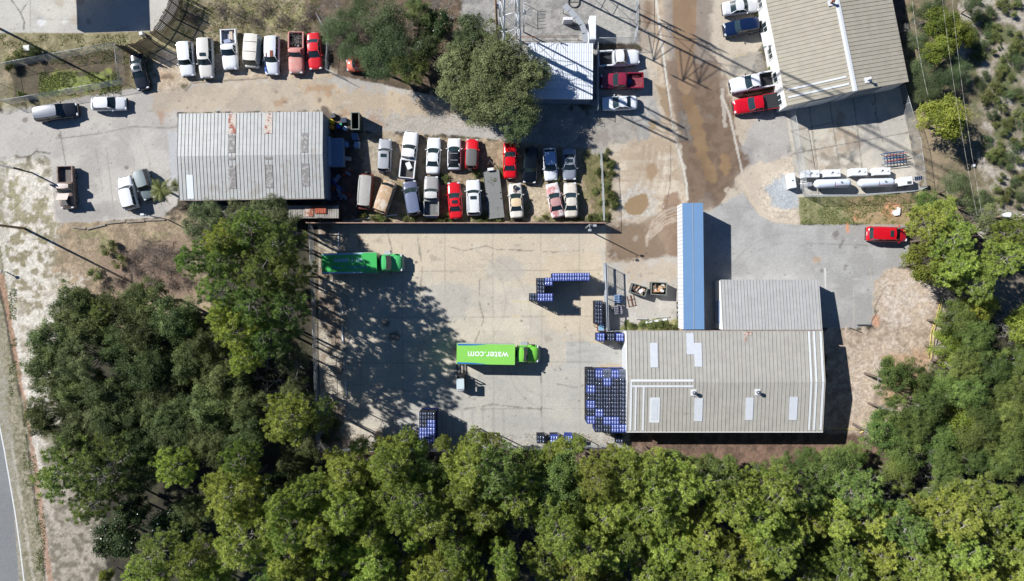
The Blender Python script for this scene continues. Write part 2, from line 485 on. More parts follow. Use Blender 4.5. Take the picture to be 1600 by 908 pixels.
# wet mud
wetc, wetd = (128, 110, 92), (112, 96, 80)
fill([(1036, -140), (1106, -140), (1108, 60), (1122, 130), (1142, 190), (1160, 230), (1180, 262), (1165, 270), (1150, 262), (1140, 290), (1118, 318), (1100, 310), (1076, 318), (1066, 240), (1058, 150), (1050, 60)], (152, 138, 124), (136, 122, 108), soft=3, amp=5, wet=0.35, op=0.9)
fill([(1066, 120), (1120, 120), (1146, 200), (1140, 250), (1118, 268), (1100, 250), (1074, 250)], (124, 108, 92), (110, 94, 80), soft=3, amp=6, wet=0.55)
fill([(1075, 245), (1150, 230), (1144, 285), (1120, 320), (1100, 300), (1078, 320)], (132, 114, 96), (116, 98, 82), soft=3, amp=7, wet=0.5)
fill([(1150, 225), (1175, 235), (1180, 262), (1170, 266), (1152, 250)], (120, 100, 82), soft=2, amp=5, wet=0.5)
fill([(1060, 160), (1092, 155), (1096, 200), (1080, 225), (1062, 210)], (118, 112, 106), soft=3, amp=6, wet=0.4, op=0.8)
fill([(946, 352), (975, 345), (1000, 350), (1060, 330), (1062, 400), (1052, 440), (1020, 428), (1000, 420), (946, 415)], (166, 146, 124), (150, 130, 108), soft=4, amp=6, wet=0.2)
fill([(948, 356), (1000, 350), (1035, 375), (1040, 395), (1020, 428), (1012, 418), (990, 408), (948, 404)], (132, 114, 96), (122, 104, 88), soft=2.5, amp=6, wet=0.5)
fill([(1035, 310), (1060, 300), (1066, 380), (1062, 430), (1048, 420), (1040, 370)], (160, 134, 112), (140, 114, 94), soft=3, amp=6, wet=0.2, vary=n_sml)
fill([(886, 388), (910, 372), (945, 362), (945, 395), (920, 392), (910, 396)], (150, 122, 96), soft=1.5, amp=4, wet=0.3)
fill([(905, 378), (925, 370), (945, 368), (945, 384)], (140, 112, 88), soft=1.5, amp=4, wet=0.3)
fill([(1048, 110), (1110, 90), (1130, 150), (1150, 215), (1168, 250), (1150, 285), (1120, 325), (1080, 330), (1072, 280), (1062, 200)], (126, 108, 92), (108, 92, 78), soft=5, amp=8, wet=0.6, op=0.75, vary=n_sml)
fill([(1030, -140), (1056, -140), (1058, 60), (1064, 120), (1050, 130), (1040, 70)], (150, 138, 126), soft=4, amp=4, wet=0.35, op=0.7)
fill([(1084, -140), (1112, -140), (1112, 60), (1120, 130), (1090, 130), (1090, 40)], (146, 134, 122), soft=4, amp=4, wet=0.35, op=0.7)
fill([(1000, 345), (1060, 320), (1064, 430), (1030, 430), (1000, 400)], (140, 120, 100), soft=5, amp=8, wet=0.45, op=0.65, vary=n_sml)
fill([(985, 225), (1020, 215), (1030, 260), (1020, 300), (990, 330), (975, 300)], (166, 146, 122), soft=5, amp=8, wet=0.3, op=0.5)
fill([(1036, 95), (1128, 100), (1142, 160), (1160, 262), (1150, 268), (1132, 308), (1104, 300), (1076, 318), (1066, 240), (1052, 170)], (134, 114, 95), (120, 100, 82), soft=3, amp=5, wet=0.6, op=0.8, vary=n_sml)
fill([(1062, 175), (1092, 165), (1096, 205), (1080, 222), (1064, 214)], (118, 112, 106), (134, 126, 116), soft=2, amp=6, wet=0.4, op=0.8, vary=n_fin)
# standing water
pud = (158, 134, 108)
fill([(1054, -140), (1084, -140), (1089, 20), (1087, 60), (1082, 100), (1084, 130), (1074, 150), (1060, 140), (1058, 100), (1052, 60), (1051, 20)], pud, (150, 126, 102), soft=1.2, amp=1.2, wet=1.0, lab='puddle')
fill([(1066, 150), (1084, 150), (1096, 190), (1108, 240), (1122, 275), (1118, 292), (1104, 280), (1088, 240), (1078, 200)], (150, 126, 96), (138, 114, 88), soft=2, amp=4, wet=0.95, lab='puddle')
fill([(1124, 245), (1136, 238), (1142, 262), (1134, 276), (1126, 266)], (152, 126, 96), soft=1.6, amp=3, wet=0.95, lab='puddle')
fill([(976, 318), (992, 306), (1008, 302), (1016, 312), (1012, 326), (1000, 337), (980, 334)], (164, 140, 108), soft=1.5, amp=2.5, wet=0.95, lab='puddle')
fill([(1008, 262), (1020, 256), (1028, 268), (1018, 282), (1008, 276)], (176, 152, 122), soft=3, amp=3, wet=0.8, lab='puddle')
fill(ell(1019, 196, 6, 10, 20), (176, 152, 118), soft=2, amp=2, wet=0.8, op=0.9)
fill([(1026, 134), (1042, 138), (1046, 158), (1052, 178), (1048, 196), (1034, 170)], (164, 142, 116), soft=2, amp=2.5, wet=0.8, lab='puddle')
fill(ell(1012, 22, 8, 20, 5), (142, 116, 92), soft=6, amp=4, wet=0.3, op=0.85)
fill([(955, 360), (1000, 352), (1026, 382), (1006, 410), (960, 400)], (144, 124, 102), soft=4, amp=4, wet=0.85, op=0.7)
# pale pavement edges along the lane, tyre tracks
line([(1022, -20), (1028, 20), (1034, 70), (1042, 130), (1050, 190), (1060, 235), (1068, 262), (1073, 290), (1074, 312)], 2.2, (216, 212, 200), op=0.9, amp=1.2)
line([(1032, 78), (1046, 170), (1060, 232)], 0.8, (106, 92, 78), op=0.6, amp=1.2)
line([(1128, 150), (1140, 180), (1150, 225), (1158, 262), (1162, 282)], 2.2, (206, 200, 188), op=0.85, amp=1.2)
line([(1128, 140), (1133, 196)], 4.5, (200, 192, 180), op=0.7, amp=3)
for q in range(9):
    line([(1046 - q * 5, 228), (1044 - q * 5.5, 270), (1036 - q * 6.4, 318), (1010 - q * 6, 345)], 0.9, (222, 214, 200) if q % 2 else (150, 132, 112), op=0.28, amp=2.2)
line([(1048, 228), (1047, 290), (1040, 326)], 0.9, (120, 108, 94), op=0.7, amp=1)
for q in range(5):
    line([(1062, 322 + q * 5), (1040, 330 + q * 5), (1020, 345 + q * 6), (1010, 370 + q * 4)], 1.6, (216, 202, 184), op=0.4, amp=3)
fill(ell(996, 318, 34, 26, -15), (206, 204, 198), (176, 168, 156), soft=5, amp=7, op=0.65, vary=n_fin)
fill([(976, 318), (992, 306), (1008, 302), (1016, 312), (1012, 326), (1000, 337), (980, 334)], (160, 136, 106), soft=1.5, amp=2.5, wet=0.95, lab='puddle')
fill([(1008, 262), (1020, 256), (1028, 268), (1018, 282), (1008, 276)], (170, 146, 118), soft=3, amp=3, wet=0.8, lab='puddle')
# ---- right: asphalt apron, curved concrete, gravel, lawn strip
fill([(1150, 280), (1188, 240), (1250, 235), (1252, 352), (1236, 350), (1206, 346), (1186, 334), (1166, 306)], (212, 198, 178), (198, 184, 166), soft=3, amp=3, vary=n_mid, op=0.95)
fill([(1110, 330), (1160, 300), (1186, 336), (1206, 347), (1250, 351), (1418, 350), (1420, 415), (1392, 420), (1370, 440), (1365, 508), (1340, 514), (1290, 512), (1100, 520), (1100, 330)], (178, 176, 172), (164, 162, 158), soft=1.4, amp=1.5, lab='parking_lot', vary=n_mid)
fill([(1186, 160), (1245, 170), (1240, 240), (1170, 260), (1160, 230)], (176, 172, 168), (164, 160, 156), soft=4, amp=5, op=0.8)
line([(1160, 282), (1172, 312), (1190, 336), (1212, 346), (1250, 350)], 2.6, (206, 190, 168), op=0.8, amp=1.6)
fill([(1196, 290), (1212, 278), (1234, 272), (1246, 292), (1250, 322), (1225, 326), (1206, 318)], (186, 190, 192), (172, 176, 178), soft=3, amp=4, vary=n_fin)
fill([(1248, 305), (1425, 298), (1425, 350), (1250, 351)], (140, 138, 98), (124, 124, 84), soft=1.5, amp=1.5, vary=n_sml, lab='lawn')
fill([(1320, 315), (1425, 300), (1425, 350), (1330, 350)], (176, 148, 114), soft=8, amp=9, op=0.75, vary=n_sml)
for cx_, cy_, rx_, ry_ in ((1388, 330, 8, 12), (1337, 341, 5, 6), (1400, 322, 10, 5)):
    fill(ell(cx_, cy_, rx_, ry_), (206, 150, 112), soft=3, amp=4, op=0.7)
line([(1324, 349), (1325, 362)], 3, (222, 152, 108), op=0.8, amp=1.5)
for cx_, cy_, rx_, ry_ in ((1315, 378, 4, 7), (1320, 420, 6, 4), (1284, 423, 4, 4), (1306, 366, 4, 3), (1276, 405, 4, 2)):
    fill(ell(cx_, cy_, rx_, ry_, 30), (112, 106, 98), soft=2, amp=4, op=0.7)
fill(ell(1276, 406, 8, 4), (190, 166, 140), soft=2, amp=3, op=0.7)
line([(1260, 380), (1310, 382), (1412, 385)], 0.7, (130, 128, 124), op=0.5, amp=1.5)
line([(1289, 420), (1290, 455)], 1.4, (226, 224, 216), op=0.85, amp=0.4)
line([(1360, 420), (1366, 512)], 0.8, (200, 190, 170), op=0.5)
line([(1334, 450), (1334, 512)], 1.0, (196, 190, 172), op=0.5, amp=0.6)
for yy in (82, 116, 145):
    line([(1150, yy + 6), (1190, yy)], 1.2, (214, 194, 140), op=0.7, amp=0.8)
line([(1142, 25), (1180, 20)], 1.2, (214, 194, 140), op=0.7, amp=0.8)
fill([(1142, 90), (1190, 78), (1196, 112), (1140, 120)], (150, 146, 138), (140, 136, 130), soft=2, amp=2, op=0.7)
# dirt field to the right of the warehouse
fill([(1290, 515), (1365, 510), (1368, 440), (1395, 418), (1440, 420), (1480, 455), (1470, 540), (1440, 620), (1400, 700), (1300, 700), (1285, 690)], (196, 178, 158), (164, 146, 128), soft=3, amp=6, vary=n_sml, lab='dirt_path')
fill([(1370, 430), (1430, 420), (1475, 455), (1455, 500), (1400, 520), (1368, 500)], (218, 204, 190), soft=6, amp=14, patch=(n_sml, 0.5, 0.06), op=0.75)
fill([(1318, 545), (1400, 520), (1440, 560), (1380, 600), (1330, 690), (1318, 640)], (214, 198, 182), soft=6, amp=14, patch=(n_sml, 0.53, 0.06), op=0.7)
fill([(1380, 560), (1450, 545), (1450, 600), (1380, 640)], (186, 146, 110), soft=7, amp=8, op=0.6)
fill(ell(1369, 502, 7, 9), (208, 148, 112), soft=4, amp=5, op=0.7)
line([(1372, 485), (1363, 500), (1356, 522)], 1.0, (70, 62, 56), op=0.7, amp=1)
line([(1410, 448), (1385, 446), (1372, 470), (1366, 482)], 0.8, (120, 108, 96), op=0.6, amp=1)
# mulch strip below the warehouse and the forest floor beside the fence
fill([(975, 676), (1330, 676), (1420, 690), (1330, 740), (1180, 735), (1000, 715), (800, 716), (500, 712), (500, 700), (970, 698)], (132, 106, 90), (98, 78, 66), soft=3, amp=5, vary=n_sml)
fill([(500, 640), (560, 660), (640, 690), (600, 712), (500, 708)], (120, 96, 80), (92, 76, 64), soft=4, amp=6, vary=n_sml)
# scrub on the right
fill([(1415, -140), (1760, -140), (1760, 420), (1480, 340), (1425, 300), (1418, 120)], (136, 122, 98), (112, 104, 80), soft=4, amp=6, vary=n_sml)
fill([(1500, -140), (1760, -140), (1760, 420), (1560, 330), (1530, 240), (1520, 150), (1500, 60)], (154, 144, 126), (128, 116, 96), soft=8, amp=10, vary=n_sml)
fill([(1490, -140), (1760, -140), (1760, 420), (1540, 330), (1530, 200), (1500, 60)], (196, 188, 176), soft=8, amp=14, patch=(n_mid, 0.55, 0.07), op=0.6)
fill([(1490, -140), (1760, -140), (1760, 420), (1540, 330), (1530, 200), (1500, 60)], (96, 104, 62), soft=8, amp=14, patch=(1 - n_mid, 0.56, 0.05), op=0.8)
fill([(1425, 160), (1470, 170), (1480, 280), (1430, 300)], (164, 146, 120), (146, 130, 104), soft=5, amp=8, vary=n_fin)
fill([(1545, 440), (1760, 380), (1760, 520), (1570, 520)], (160, 150, 134), soft=8, amp=8, op=0.4)
# ---- concrete pad inside the fenced yard (upper right)
fill([(1228, 172), (1405, 132), (1438, 300), (1246, 308)], (204, 196, 180), (186, 180, 170), soft=1.0, amp=0.5, lab='concrete_pad', vary=n_mid)
fill([(1240, 190), (1330, 172), (1340, 260), (1250, 270)], (176, 152, 124), soft=8, amp=12, patch=(n_mid, 0.5, 0.07), op=0.55)
for cx_, cy_, rx_, ry_ in ((1300, 246, 20, 5), (1252, 234, 4, 4), (1330, 258, 10, 6), (1305, 262, 14, 5)):
    fill(ell(cx_, cy_, rx_, ry_, -10), (120, 110, 98), soft=3, amp=5, op=0.6)
for a_, b_ in (((1264, 165), (1282, 300)), ((1296, 158), (1312, 262)), ((1333, 150), (1352, 300)), ((1366, 142), (1372, 200)), ((1240, 240), (1430, 205)), ((1236, 205), (1300, 192))):
    line([a_, b_], 0.8, (110, 104, 96), op=0.7, amp=0.8)
line([(1364, 160), (1370, 190), (1380, 222)], 0.8, (90, 86, 80), op=0.7, amp=2)
line([(1232, 170), (1258, 308)], 1.0, (120, 116, 108), op=0.6, amp=0.8)
# white apron beside the office front
fill([(1190, 45), (1222, 60), (1240, 170), (1212, 172), (1200, 110)], (214, 210, 200), (200, 194, 184), soft=1.5, amp=1, op=0.95)
# ---- the fenced concrete yard
YARD = [(497, 346), (946, 352), (946, 412), (946, 516), (984, 516), (984, 700), (500, 702)]
fill(YARD, (203, 193, 175), (190, 182, 168), soft=0.8, amp=0.2, lab='concrete_yard', vary=n_mid)
fill([(500, 352), (945, 352), (945, 450), (700, 440), (500, 410)], (206, 190, 166), soft=14, amp=14, op=0.6)
fill([(840, 395), (944, 395), (944, 510), (900, 530), (846, 500)], (204, 186, 158), soft=10, amp=12, op=0.45)
fill([(640, 590), (984, 560), (984, 700), (600, 700)], (176, 176, 172), soft=14, amp=12, op=0.6)
fill([(885, 534), (975, 532), (978, 577), (884, 577)], (182, 180, 174), (172, 170, 164), soft=0.8, amp=0.2, vary=n_str)
fill([(918, 532), (978, 526), (978, 536), (925, 537)], (206, 190, 150), soft=2, amp=2, op=0.7)
fill([(935, 568), (972, 568), (972, 578), (940, 577)], (190, 170, 136), soft=3, amp=2, op=0.7)
fill([(945, 412), (1062, 400), (1064, 516), (946, 516)], (196, 190, 180), (184, 178, 168), soft=4, amp=3, lab='concrete_yard', vary=n_mid)
fill([(975, 408), (1060, 412), (1050, 440), (980, 440)], (190, 170, 144), soft=6, amp=8, op=0.6)
fill([(972, 506), (1060, 498), (1062, 520), (970, 520)], (142, 146, 92), (160, 150, 110), soft=3, amp=4, vary=n_sml, lab='lawn')
for xx in (562, 628, 695, 770, 845, 905):
    line([(xx, 355), (xx + 2, 695)], 0.7, (138, 132, 122), op=0.38, amp=0.7, brk=0.30)
for yy in (425, 497, 568, 641):
    line([(500, yy), (944, yy - 3)], 0.7, (132, 128, 118), op=0.42, amp=0.7, brk=0.34)
for pts in (((700, 385), (725, 392), (760, 384), (775, 390), (812, 391)), ((812, 391), (860, 394), (905, 392)), ((750, 430), (748, 470), (756, 500), (740, 540)),
            ((845, 585), (846, 640), (850, 690)), ((650, 355), (660, 420), (655, 470)), ((540, 600), (600, 604), (640, 612)), ((720, 640), (770, 632), (845, 640)), ((605, 360), (612, 390), (618, 420)), ((870, 600), (900, 606), (915, 600))):
    line(list(pts), 0.8, (120, 114, 104), op=0.6, amp=2.2)
for cx_, cy_, rx_, ry_, k_ in ((679, 405, 5, 3, 0), (562, 377, 3, 4, 1), (725, 468, 6, 5, 0), (760, 600, 30, 12, 2), (880, 668, 60, 8, 2), (820, 660, 60, 12, 2), (854, 530, 4, 3, 0),
                               (700, 470, 40, 30, 2), (900, 625, 10, 30, 2), (790, 420, 30, 20, 2), (867, 578, 1.5, 1.5, 3), (651, 410, 2, 1, 3), (652, 434, 2, 1, 3), (616, 525, 10, 8, 3), (604, 505, 7, 6, 3), (590, 375, 5, 3, 0)):
    c_ = [(150, 140, 126), (150, 100, 66), (172, 170, 164), (110, 104, 96)][k_]
    fill(ell(cx_, cy_, rx_, ry_), c_, soft=3 if k_ != 3 else 1.5, amp=5 if k_ != 3 else 1.5, op=0.5 if k_ != 3 else 0.8)
for q in range(7):
    line([(690 + q * 16, 640), (692 + q * 16, 690)], 3.0, (156, 154, 148), op=0.45, amp=2.5)
fill([(497, 350), (520, 350), (535, 500), (545, 690), (500, 700)], (142, 120, 100), soft=4, amp=8, patch=(n_mid, 0.42, 0.06), op=0.75)
# parking line fragments
line([(800, 494), (812, 494)], 0.8, (214, 196, 120), op=0.5)
line([(800, 472), (838, 470)], 0.8, (214, 196, 120), op=0.5)
line([(823, 533), (838, 531)], 0.8, (214, 196, 120), op=0.5)

# oil drips, leaves and small litter on the hard surfaces
def stamp(px, py, rx, ry, c, op):
    j0 = int(((px - max(rx, ry) * 2 - 800) / S - gx[0]) / GS); j1 = int(((px + max(rx, ry) * 2 - 800) / S - gx[0]) / GS) + 2
    i0 = int(((454 - py - max(rx, ry) * 2) / S - gy[0]) / GS); i1 = int(((454 - py + max(rx, ry) * 2) / S - gy[0]) / GS) + 2
    if j0 < 0 or i0 < 0 or j1 >= NX or i1 >= NY: return
    sl = (slice(i0, i1), slice(j0, j1))
    d = np.sqrt(((U[sl] - px) / rx) ** 2 + ((V[sl] - py) / ry) ** 2) + (n_sml[sl] - .5) * 1.2
    m = (1 - sst(.6, 1.25, d)) * op * np.isin(LAB[sl], (1, 2, 7, 8))
    C[sl] = C[sl] * (1 - m[..., None]) + rgb(*c) * m[..., None]
sr = random.Random(99)
for k in range(1500):
    px, py = sr.uniform(-10, 1440), sr.uniform(0, 700)
    t_ = sr.random()
    if t_ < .45: stamp(px, py, sr.uniform(.8, 1.8), sr.uniform(.8, 1.8), (96, 92, 86), sr.uniform(.3, .75))
    elif t_ < .7: stamp(px, py, sr.uniform(2, 7), sr.uniform(1.5, 4), (140, 136, 128), sr.uniform(.15, .4))
    elif t_ < .85: stamp(px, py, sr.uniform(.7, 1.4), sr.uniform(.7, 1.4), (124, 96, 70), .7)
    elif t_ < .9: stamp(px, py, .9, .9, (235, 235, 230), .8)
    else: stamp(px, py, sr.uniform(3, 9), sr.uniform(2, 6), (214, 208, 198), sr.uniform(.15, .35))
for x0, y0, r0, a0, a1 in ((700, 470, 90, -60, 40), (720, 500, 110, -70, 30), (860, 560, 60, 90, 180), (868, 566, 74, 90, 175), (620, 470, 80, 0, 80), (1230, 470, 90, 200, 290), (1236, 474, 110, 205, 290), (150, 260, 60, -80, 10), (158, 262, 76, -80, 5), (780, 640, 60, 180, 260)):
    line([(x0 + r0 * math.cos(math.radians(a0 + (a1 - a0) * q / 10)), y0 + r0 * math.sin(math.radians(a0 + (a1 - a0) * q / 10))) for q in range(11)], 1.6, (146, 140, 132), op=0.22, amp=1.5)

# overall wear
C *= (0.93 + 0.14 * n_big)[..., None]
C *= (0.93 + 0.14 * n_fin)[..., None]
grit = np.random.RandomState(2).rand(NY, NX)
WM = (1 - WET) ** 0.5
C *= (1 + WM * np.where((LAB == 0) | (LAB == 9) | (LAB == 6) | (LAB == 4), 0.42, 0.13) * (grit - 0.5))[..., None]
soft_lab = (LAB == 0) | (LAB == 9) | (LAB == 6)
C *= np.where(soft_lab, 0.72 + 0.56 * n_fin, 1.0)[..., None]

# ground material: the sheet's own colours with fine grain; standing water is smooth
gm = bpy.data.materials.new('ground_surface'); gm.use_nodes = True
nt = gm.node_tree; bs = nt.nodes['Principled BSDF']
at = nt.nodes.new('ShaderNodeAttribute'); at.attribute_name = 'Col'
tc = nt.nodes.new('ShaderNodeTexCoord')
nz = nt.nodes.new('ShaderNodeTexNoise'); nz.inputs['Scale'].default_value = 6.5; nz.inputs['Detail'].default_value = 6; nz.inputs['Roughness'].default_value = 0.75
nt.links.new(tc.outputs['Object'], nz.inputs['Vector'])
mr = nt.nodes.new('ShaderNodeMapRange'); mr.inputs['From Min'].default_value = 0.25; mr.inputs['From Max'].default_value = 0.75
mr.inputs['To Min'].default_value = 0.74; mr.inputs['To Max'].default_value = 1.26
nt.links.new(nz.outputs['Fac'], mr.inputs['Value'])
sub = nt.nodes.new('ShaderNodeMath'); sub.operation = 'SUBTRACT'; sub.inputs[1].default_value = 1.0
nt.links.new(mr.outputs['Result'], sub.inputs[0])
inv = nt.nodes.new('ShaderNodeMath'); inv.operation = 'SUBTRACT'; inv.inputs[0].default_value = 1.0
nt.links.new(at.outputs['Alpha'], inv.inputs[1])
mu = nt.nodes.new('ShaderNodeMath'); mu.operation = 'MULTIPLY'
nt.links.new(sub.outputs[0], mu.inputs[0]); nt.links.new(inv.outputs[0], mu.inputs[1])
ad = nt.nodes.new('ShaderNodeMath'); ad.operation = 'ADD'; ad.inputs[1].default_value = 1.0
nt.links.new(mu.outputs[0], ad.inputs[0])
vm = nt.nodes.new('ShaderNodeVectorMath'); vm.operation = 'SCALE'
nt.links.new(at.outputs['Color'], vm.inputs[0]); nt.links.new(ad.outputs[0], vm.inputs['Scale'])
nt.links.new(vm.outputs[0], bs.inputs['Base Color'])
rr = nt.nodes.new('ShaderNodeMapRange'); rr.inputs['To Min'].default_value = 0.92; rr.inputs['To Max'].default_value = 0.12
nt.links.new(at.outputs['Alpha'], rr.inputs['Value']); nt.links.new(rr.outputs['Result'], bs.inputs['Roughness'])
bp = nt.nodes.new('ShaderNodeBump'); bp.inputs['Distance'].default_value = 0.03
bs2 = nt.nodes.new('ShaderNodeMath'); bs2.operation = 'MULTIPLY'; bs2.inputs[1].default_value = 0.45
nt.links.new(inv.outputs[0], bs2.inputs[0]); nt.links.new(bs2.outputs[0], bp.inputs['Strength'])
nt.links.new(nz.outputs['Fac'], bp.inputs['Height']); nt.links.new(bp.outputs['Normal'], bs.inputs['Normal'])

idx = np.arange(NX * NY).reshape(NY, NX)
quads = np.stack([idx[:-1, :-1], idx[:-1, 1:], idx[1:, 1:], idx[1:, :-1]], -1).reshape(-1, 4)
ql = LAB[:-1, :-1].reshape(-1)
VX = np.stack([X.ravel(), Y.ravel(), np.zeros(NX * NY)], -1)
CA = np.concatenate([C.reshape(-1, 3), WET.reshape(-1, 1)], -1)
# soft ground relief only where it is soil
soil = ((LAB == 0)).astype(float)
VX[:, 2] = (soil * (n_big - 0.5) * 0.10 * 0).ravel()
for li, nm in enumerate(LABS):
    q = quads[ql == li]
    if len(q) == 0:
        continue
    used, invq = np.unique(q, return_inverse=True)
    vv = VX[used]; cc = CA[used]; q2 = invq.reshape(-1, 4)
    if nm == 'ground':
        # carry the sheet out to the horizon
        far = 1500.0
        x0, x1, y0, y1 = gx[0], gx[-1], gy[0], gy[-1]
        nb = len(vv)
        ext = np.array([(-far, -far, 0), (far, -far, 0), (far, far, 0), (-far, far, 0), (x0, y0, 0), (x1, y0, 0), (x1, y1, 0), (x0, y1, 0)], float)
        vv = np.concatenate([vv, ext]); lc = np.array(list(base(88, 78, 60)) + [0.0])
        cc = np.concatenate([cc, np.tile(lc, (8, 1))])
        q2 = np.concatenate([q2, nb + np.array([(0, 1, 5, 4), (1, 2, 6, 5), (2, 3, 7, 6), (3, 0, 4, 7)])])
    me = bpy.data.meshes.new(nm)
    me.vertices.add(len(vv)); me.vertices.foreach_set('co', vv.astype(np.float32).ravel())
    me.loops.add(len(q2) * 4); me.loops.foreach_set('vertex_index', q2.astype(np.int32).ravel())
    me.polygons.add(len(q2)); me.polygons.foreach_set('loop_start', np.arange(0, len(q2) * 4, 4, dtype=np.int32))
    me.update(calc_edges=True)
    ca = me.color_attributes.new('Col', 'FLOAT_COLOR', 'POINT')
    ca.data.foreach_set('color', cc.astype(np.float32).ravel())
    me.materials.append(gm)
    o = bpy.data.objects.new(nm, me); COL.objects.link(o)
    o['kind'] = 'structure'
del X, Y, n_str

# white edge line on the road
mb = MB()
pts = [P(-40, 520), P(-18, 596), P(-2, 660), P(6, 700), P(15, 752), P(24, 805), P(31, 855), P(38, 912), P(48, 1000)]
for (ax, ay), (bx, by) in zip(pts[:-1], pts[1:]):
    d = Vector((bx - ax, by - ay)).normalized(); n = Vector((-d.y, d.x)) * 0.08
    mb.add([(ax + n.x, ay + n.y, 0.004), (ax - n.x, ay - n.y, 0.004), (bx - n.x, by - n.y, 0.004), (bx + n.x, by + n.y, 0.004)], [(0, 1, 2, 3)])
tag(mb.build('road_marking', mat('road_paint', base(225, 226, 224), rough=0.7, var=0.1)), kind='structure')
# ------------------------------------------------------------------ buildings
_rc = {}
def roof_mat(name, c, rust=(0.2, 0.09, 0.05), mix=0.74, var=0.10):
    _rc[name] = c
    return mat(name, c, rough=0.55, var=var, scale=0.9, var2=rust, mix=mix, metal=0.15)
M['roof_tan'] = roof_mat('warehouse_sheet', base(190, 187, 178), rust=base(178, 172, 162), mix=0.62)
M['roof_grey'] = roof_mat('old_sheet', base(180, 182, 180), rust=base(168, 164, 158), mix=0.58)
M['roof_pale'] = roof_mat('pale_sheet', base(192, 192, 190), rust=base(184, 184, 182), mix=0.6)
M['roof_khaki'] = roof_mat('khaki_sheet', base(192, 184, 166), rust=base(184, 175, 156), mix=0.6)
M['roof_white'] = roof_mat('white_sheet', base(238, 242, 248), rust=base(226, 230, 238), mix=0.65, var=0.03)
M['rib_dark'] = mat('sheet_seam', base(150, 142, 130), rough=0.6, var=0.25, scale=2)
M['rib_rust'] = mat('sheet_seam_rusty', base(166, 152, 142), rough=0.7, var=0.4, scale=1.2)
M['sky_light'] = mat('fibreglass_panel', base(214, 218, 224), rough=0.4, var=0.06)
M['sealant'] = mat('white_sealant', base(226, 229, 232), rough=0.6, var=0.06)
M['wall_white'] = mat('white_wall', base(236, 236, 234), rough=0.7, var=0.05)
M['wall_blue'] = mat('blue_grey_siding', (0.16, 0.22, 0.30), rough=0.6, var=0.15)
M['rust_sheet'] = mat('rust_stained_sheet', base(206, 196, 184), rough=0.8, var=0.1, scale=4.5, var2=base(160, 92, 74), mix=0.53)
M['worn_sheet'] = mat('worn_fibreglass', base(140, 136, 133), rough=0.8, var=0.3, scale=6, var2=base(184, 182, 178), mix=0.54)

def gable(name, label, cat, cx, cy, w, d, rz, eave, ridge, wallm, roofm, ribm, axis='x', rib=0.5, over=0.12, ridge_off=0.0, eave2=None, ribw=0.05):
    """gable building; ridge along local x; w = along x, d = along y; ribs run along y"""
    t = thing(name, label, cat, (cx, cy, 0), rz)
    e2 = eave if eave2 is None else eave2
    hw, hd = w / 2, d / 2
    mb = MB()
    wi, di = hw - over, hd - over
    th = 0.09
    zl = lambda y: (eave + (ridge - eave) * (hd - y) / (hd - ridge_off)) if y > ridge_off else (e2 + (ridge - e2) * (y + hd) / (hd + ridge_off))
    prof = [(di, 0), (di, zl(di) - th), (ridge_off, ridge - th), (-di, zl(-di) - th), (-di, 0)]
    vs = [(-wi, y, z) for y, z in prof] + [(wi, y, z) for y, z in prof]
    n = 5
    fs = [tuple(range(n)), tuple(range(2 * n - 1, n - 1, -1))] + [(i, n + i, n + i + 1, i + 1) for i in range(n - 1)]
    mb.add(vs, fs)
    # horizontal-lap siding as shallow battens
    wall = mb.build('wall', wallm, t)
    rb = MB()
    for s0, s1, z0, z1 in ((hd, ridge_off, eave, ridge), (-hd, ridge_off, e2, ridge)):
        vs = [(-hw, s0, z0 - th), (hw, s0, z0 - th), (hw, s1, z1 - th), (-hw, s1, z1 - th), (-hw, s0, z0), (hw, s0, z0), (hw, s1, z1), (-hw, s1, z1)]
        f = [(0, 3, 2, 1), (4, 5, 6, 7), (0, 1, 5, 4), (3, 7, 6, 2), (0, 4, 7, 3), (1, 2, 6, 5)]
        if s0 < s1:
            f = [tuple(q) for q in f]
        else:
            f = [tuple(reversed(q)) for q in f]
        rb.add(vs, f, 0)
        k = int(w / rib)
        for i in range(k + 1):
            x = -hw + 0.04 + (w - 0.08) * i / k
            if s0 < s1:
                a, b, za, zb = s0 + 0.01, s1 - 0.02, z0, z1
            else:
                a, b, za, zb = s0 - 0.01, s1 + 0.02, z0, z1
            hh = 0.045
            hb = ribw / 2
            vs = [(x - hb, a, za + 0.002), (x + hb, a, za + 0.002), (x + hb, b, zb + 0.002), (x - hb, b, zb + 0.002),
                  (x - hb * .4, a, za + hh), (x + hb * .4, a, za + hh), (x + hb * .4, b, zb + hh), (x - hb * .4, b, zb + hh)]
            f = [(4, 5, 6, 7), (0, 1, 5, 4), (3, 7, 6, 2), (0, 4, 7, 3), (1, 2, 6, 5)]
            if s0 > s1:
                f = [tuple(reversed(q)) for q in f]
            rb.add(vs, f, 1)
    roof = rb.build('roof', [roofm, ribm], t)
    fm = mat('fastener_line', tuple(v * .92 for v in _rc.get(roofm.name, (.4, .4, .4))), rough=.6, var=.3, scale=8)
    for s0, z0, sg in ((hd, eave, 1), (-hd, e2, -1)):
        Ls = abs(s0 - ridge_off); nrow = max(3, int(Ls / 1.3))
        for q in range(1, nrow):
            y = ridge_off + (s0 - ridge_off) * q / nrow; m2 = MB(); zz = zl(y)
            m2.box((0, y, zz + .004), (w - .2, .025 if q != nrow // 2 else .05, .006), rx=math.atan2((z0 - ridge), Ls) * sg)
            m2.build('fastener_row', fm, roof)
    return t, roof, zl

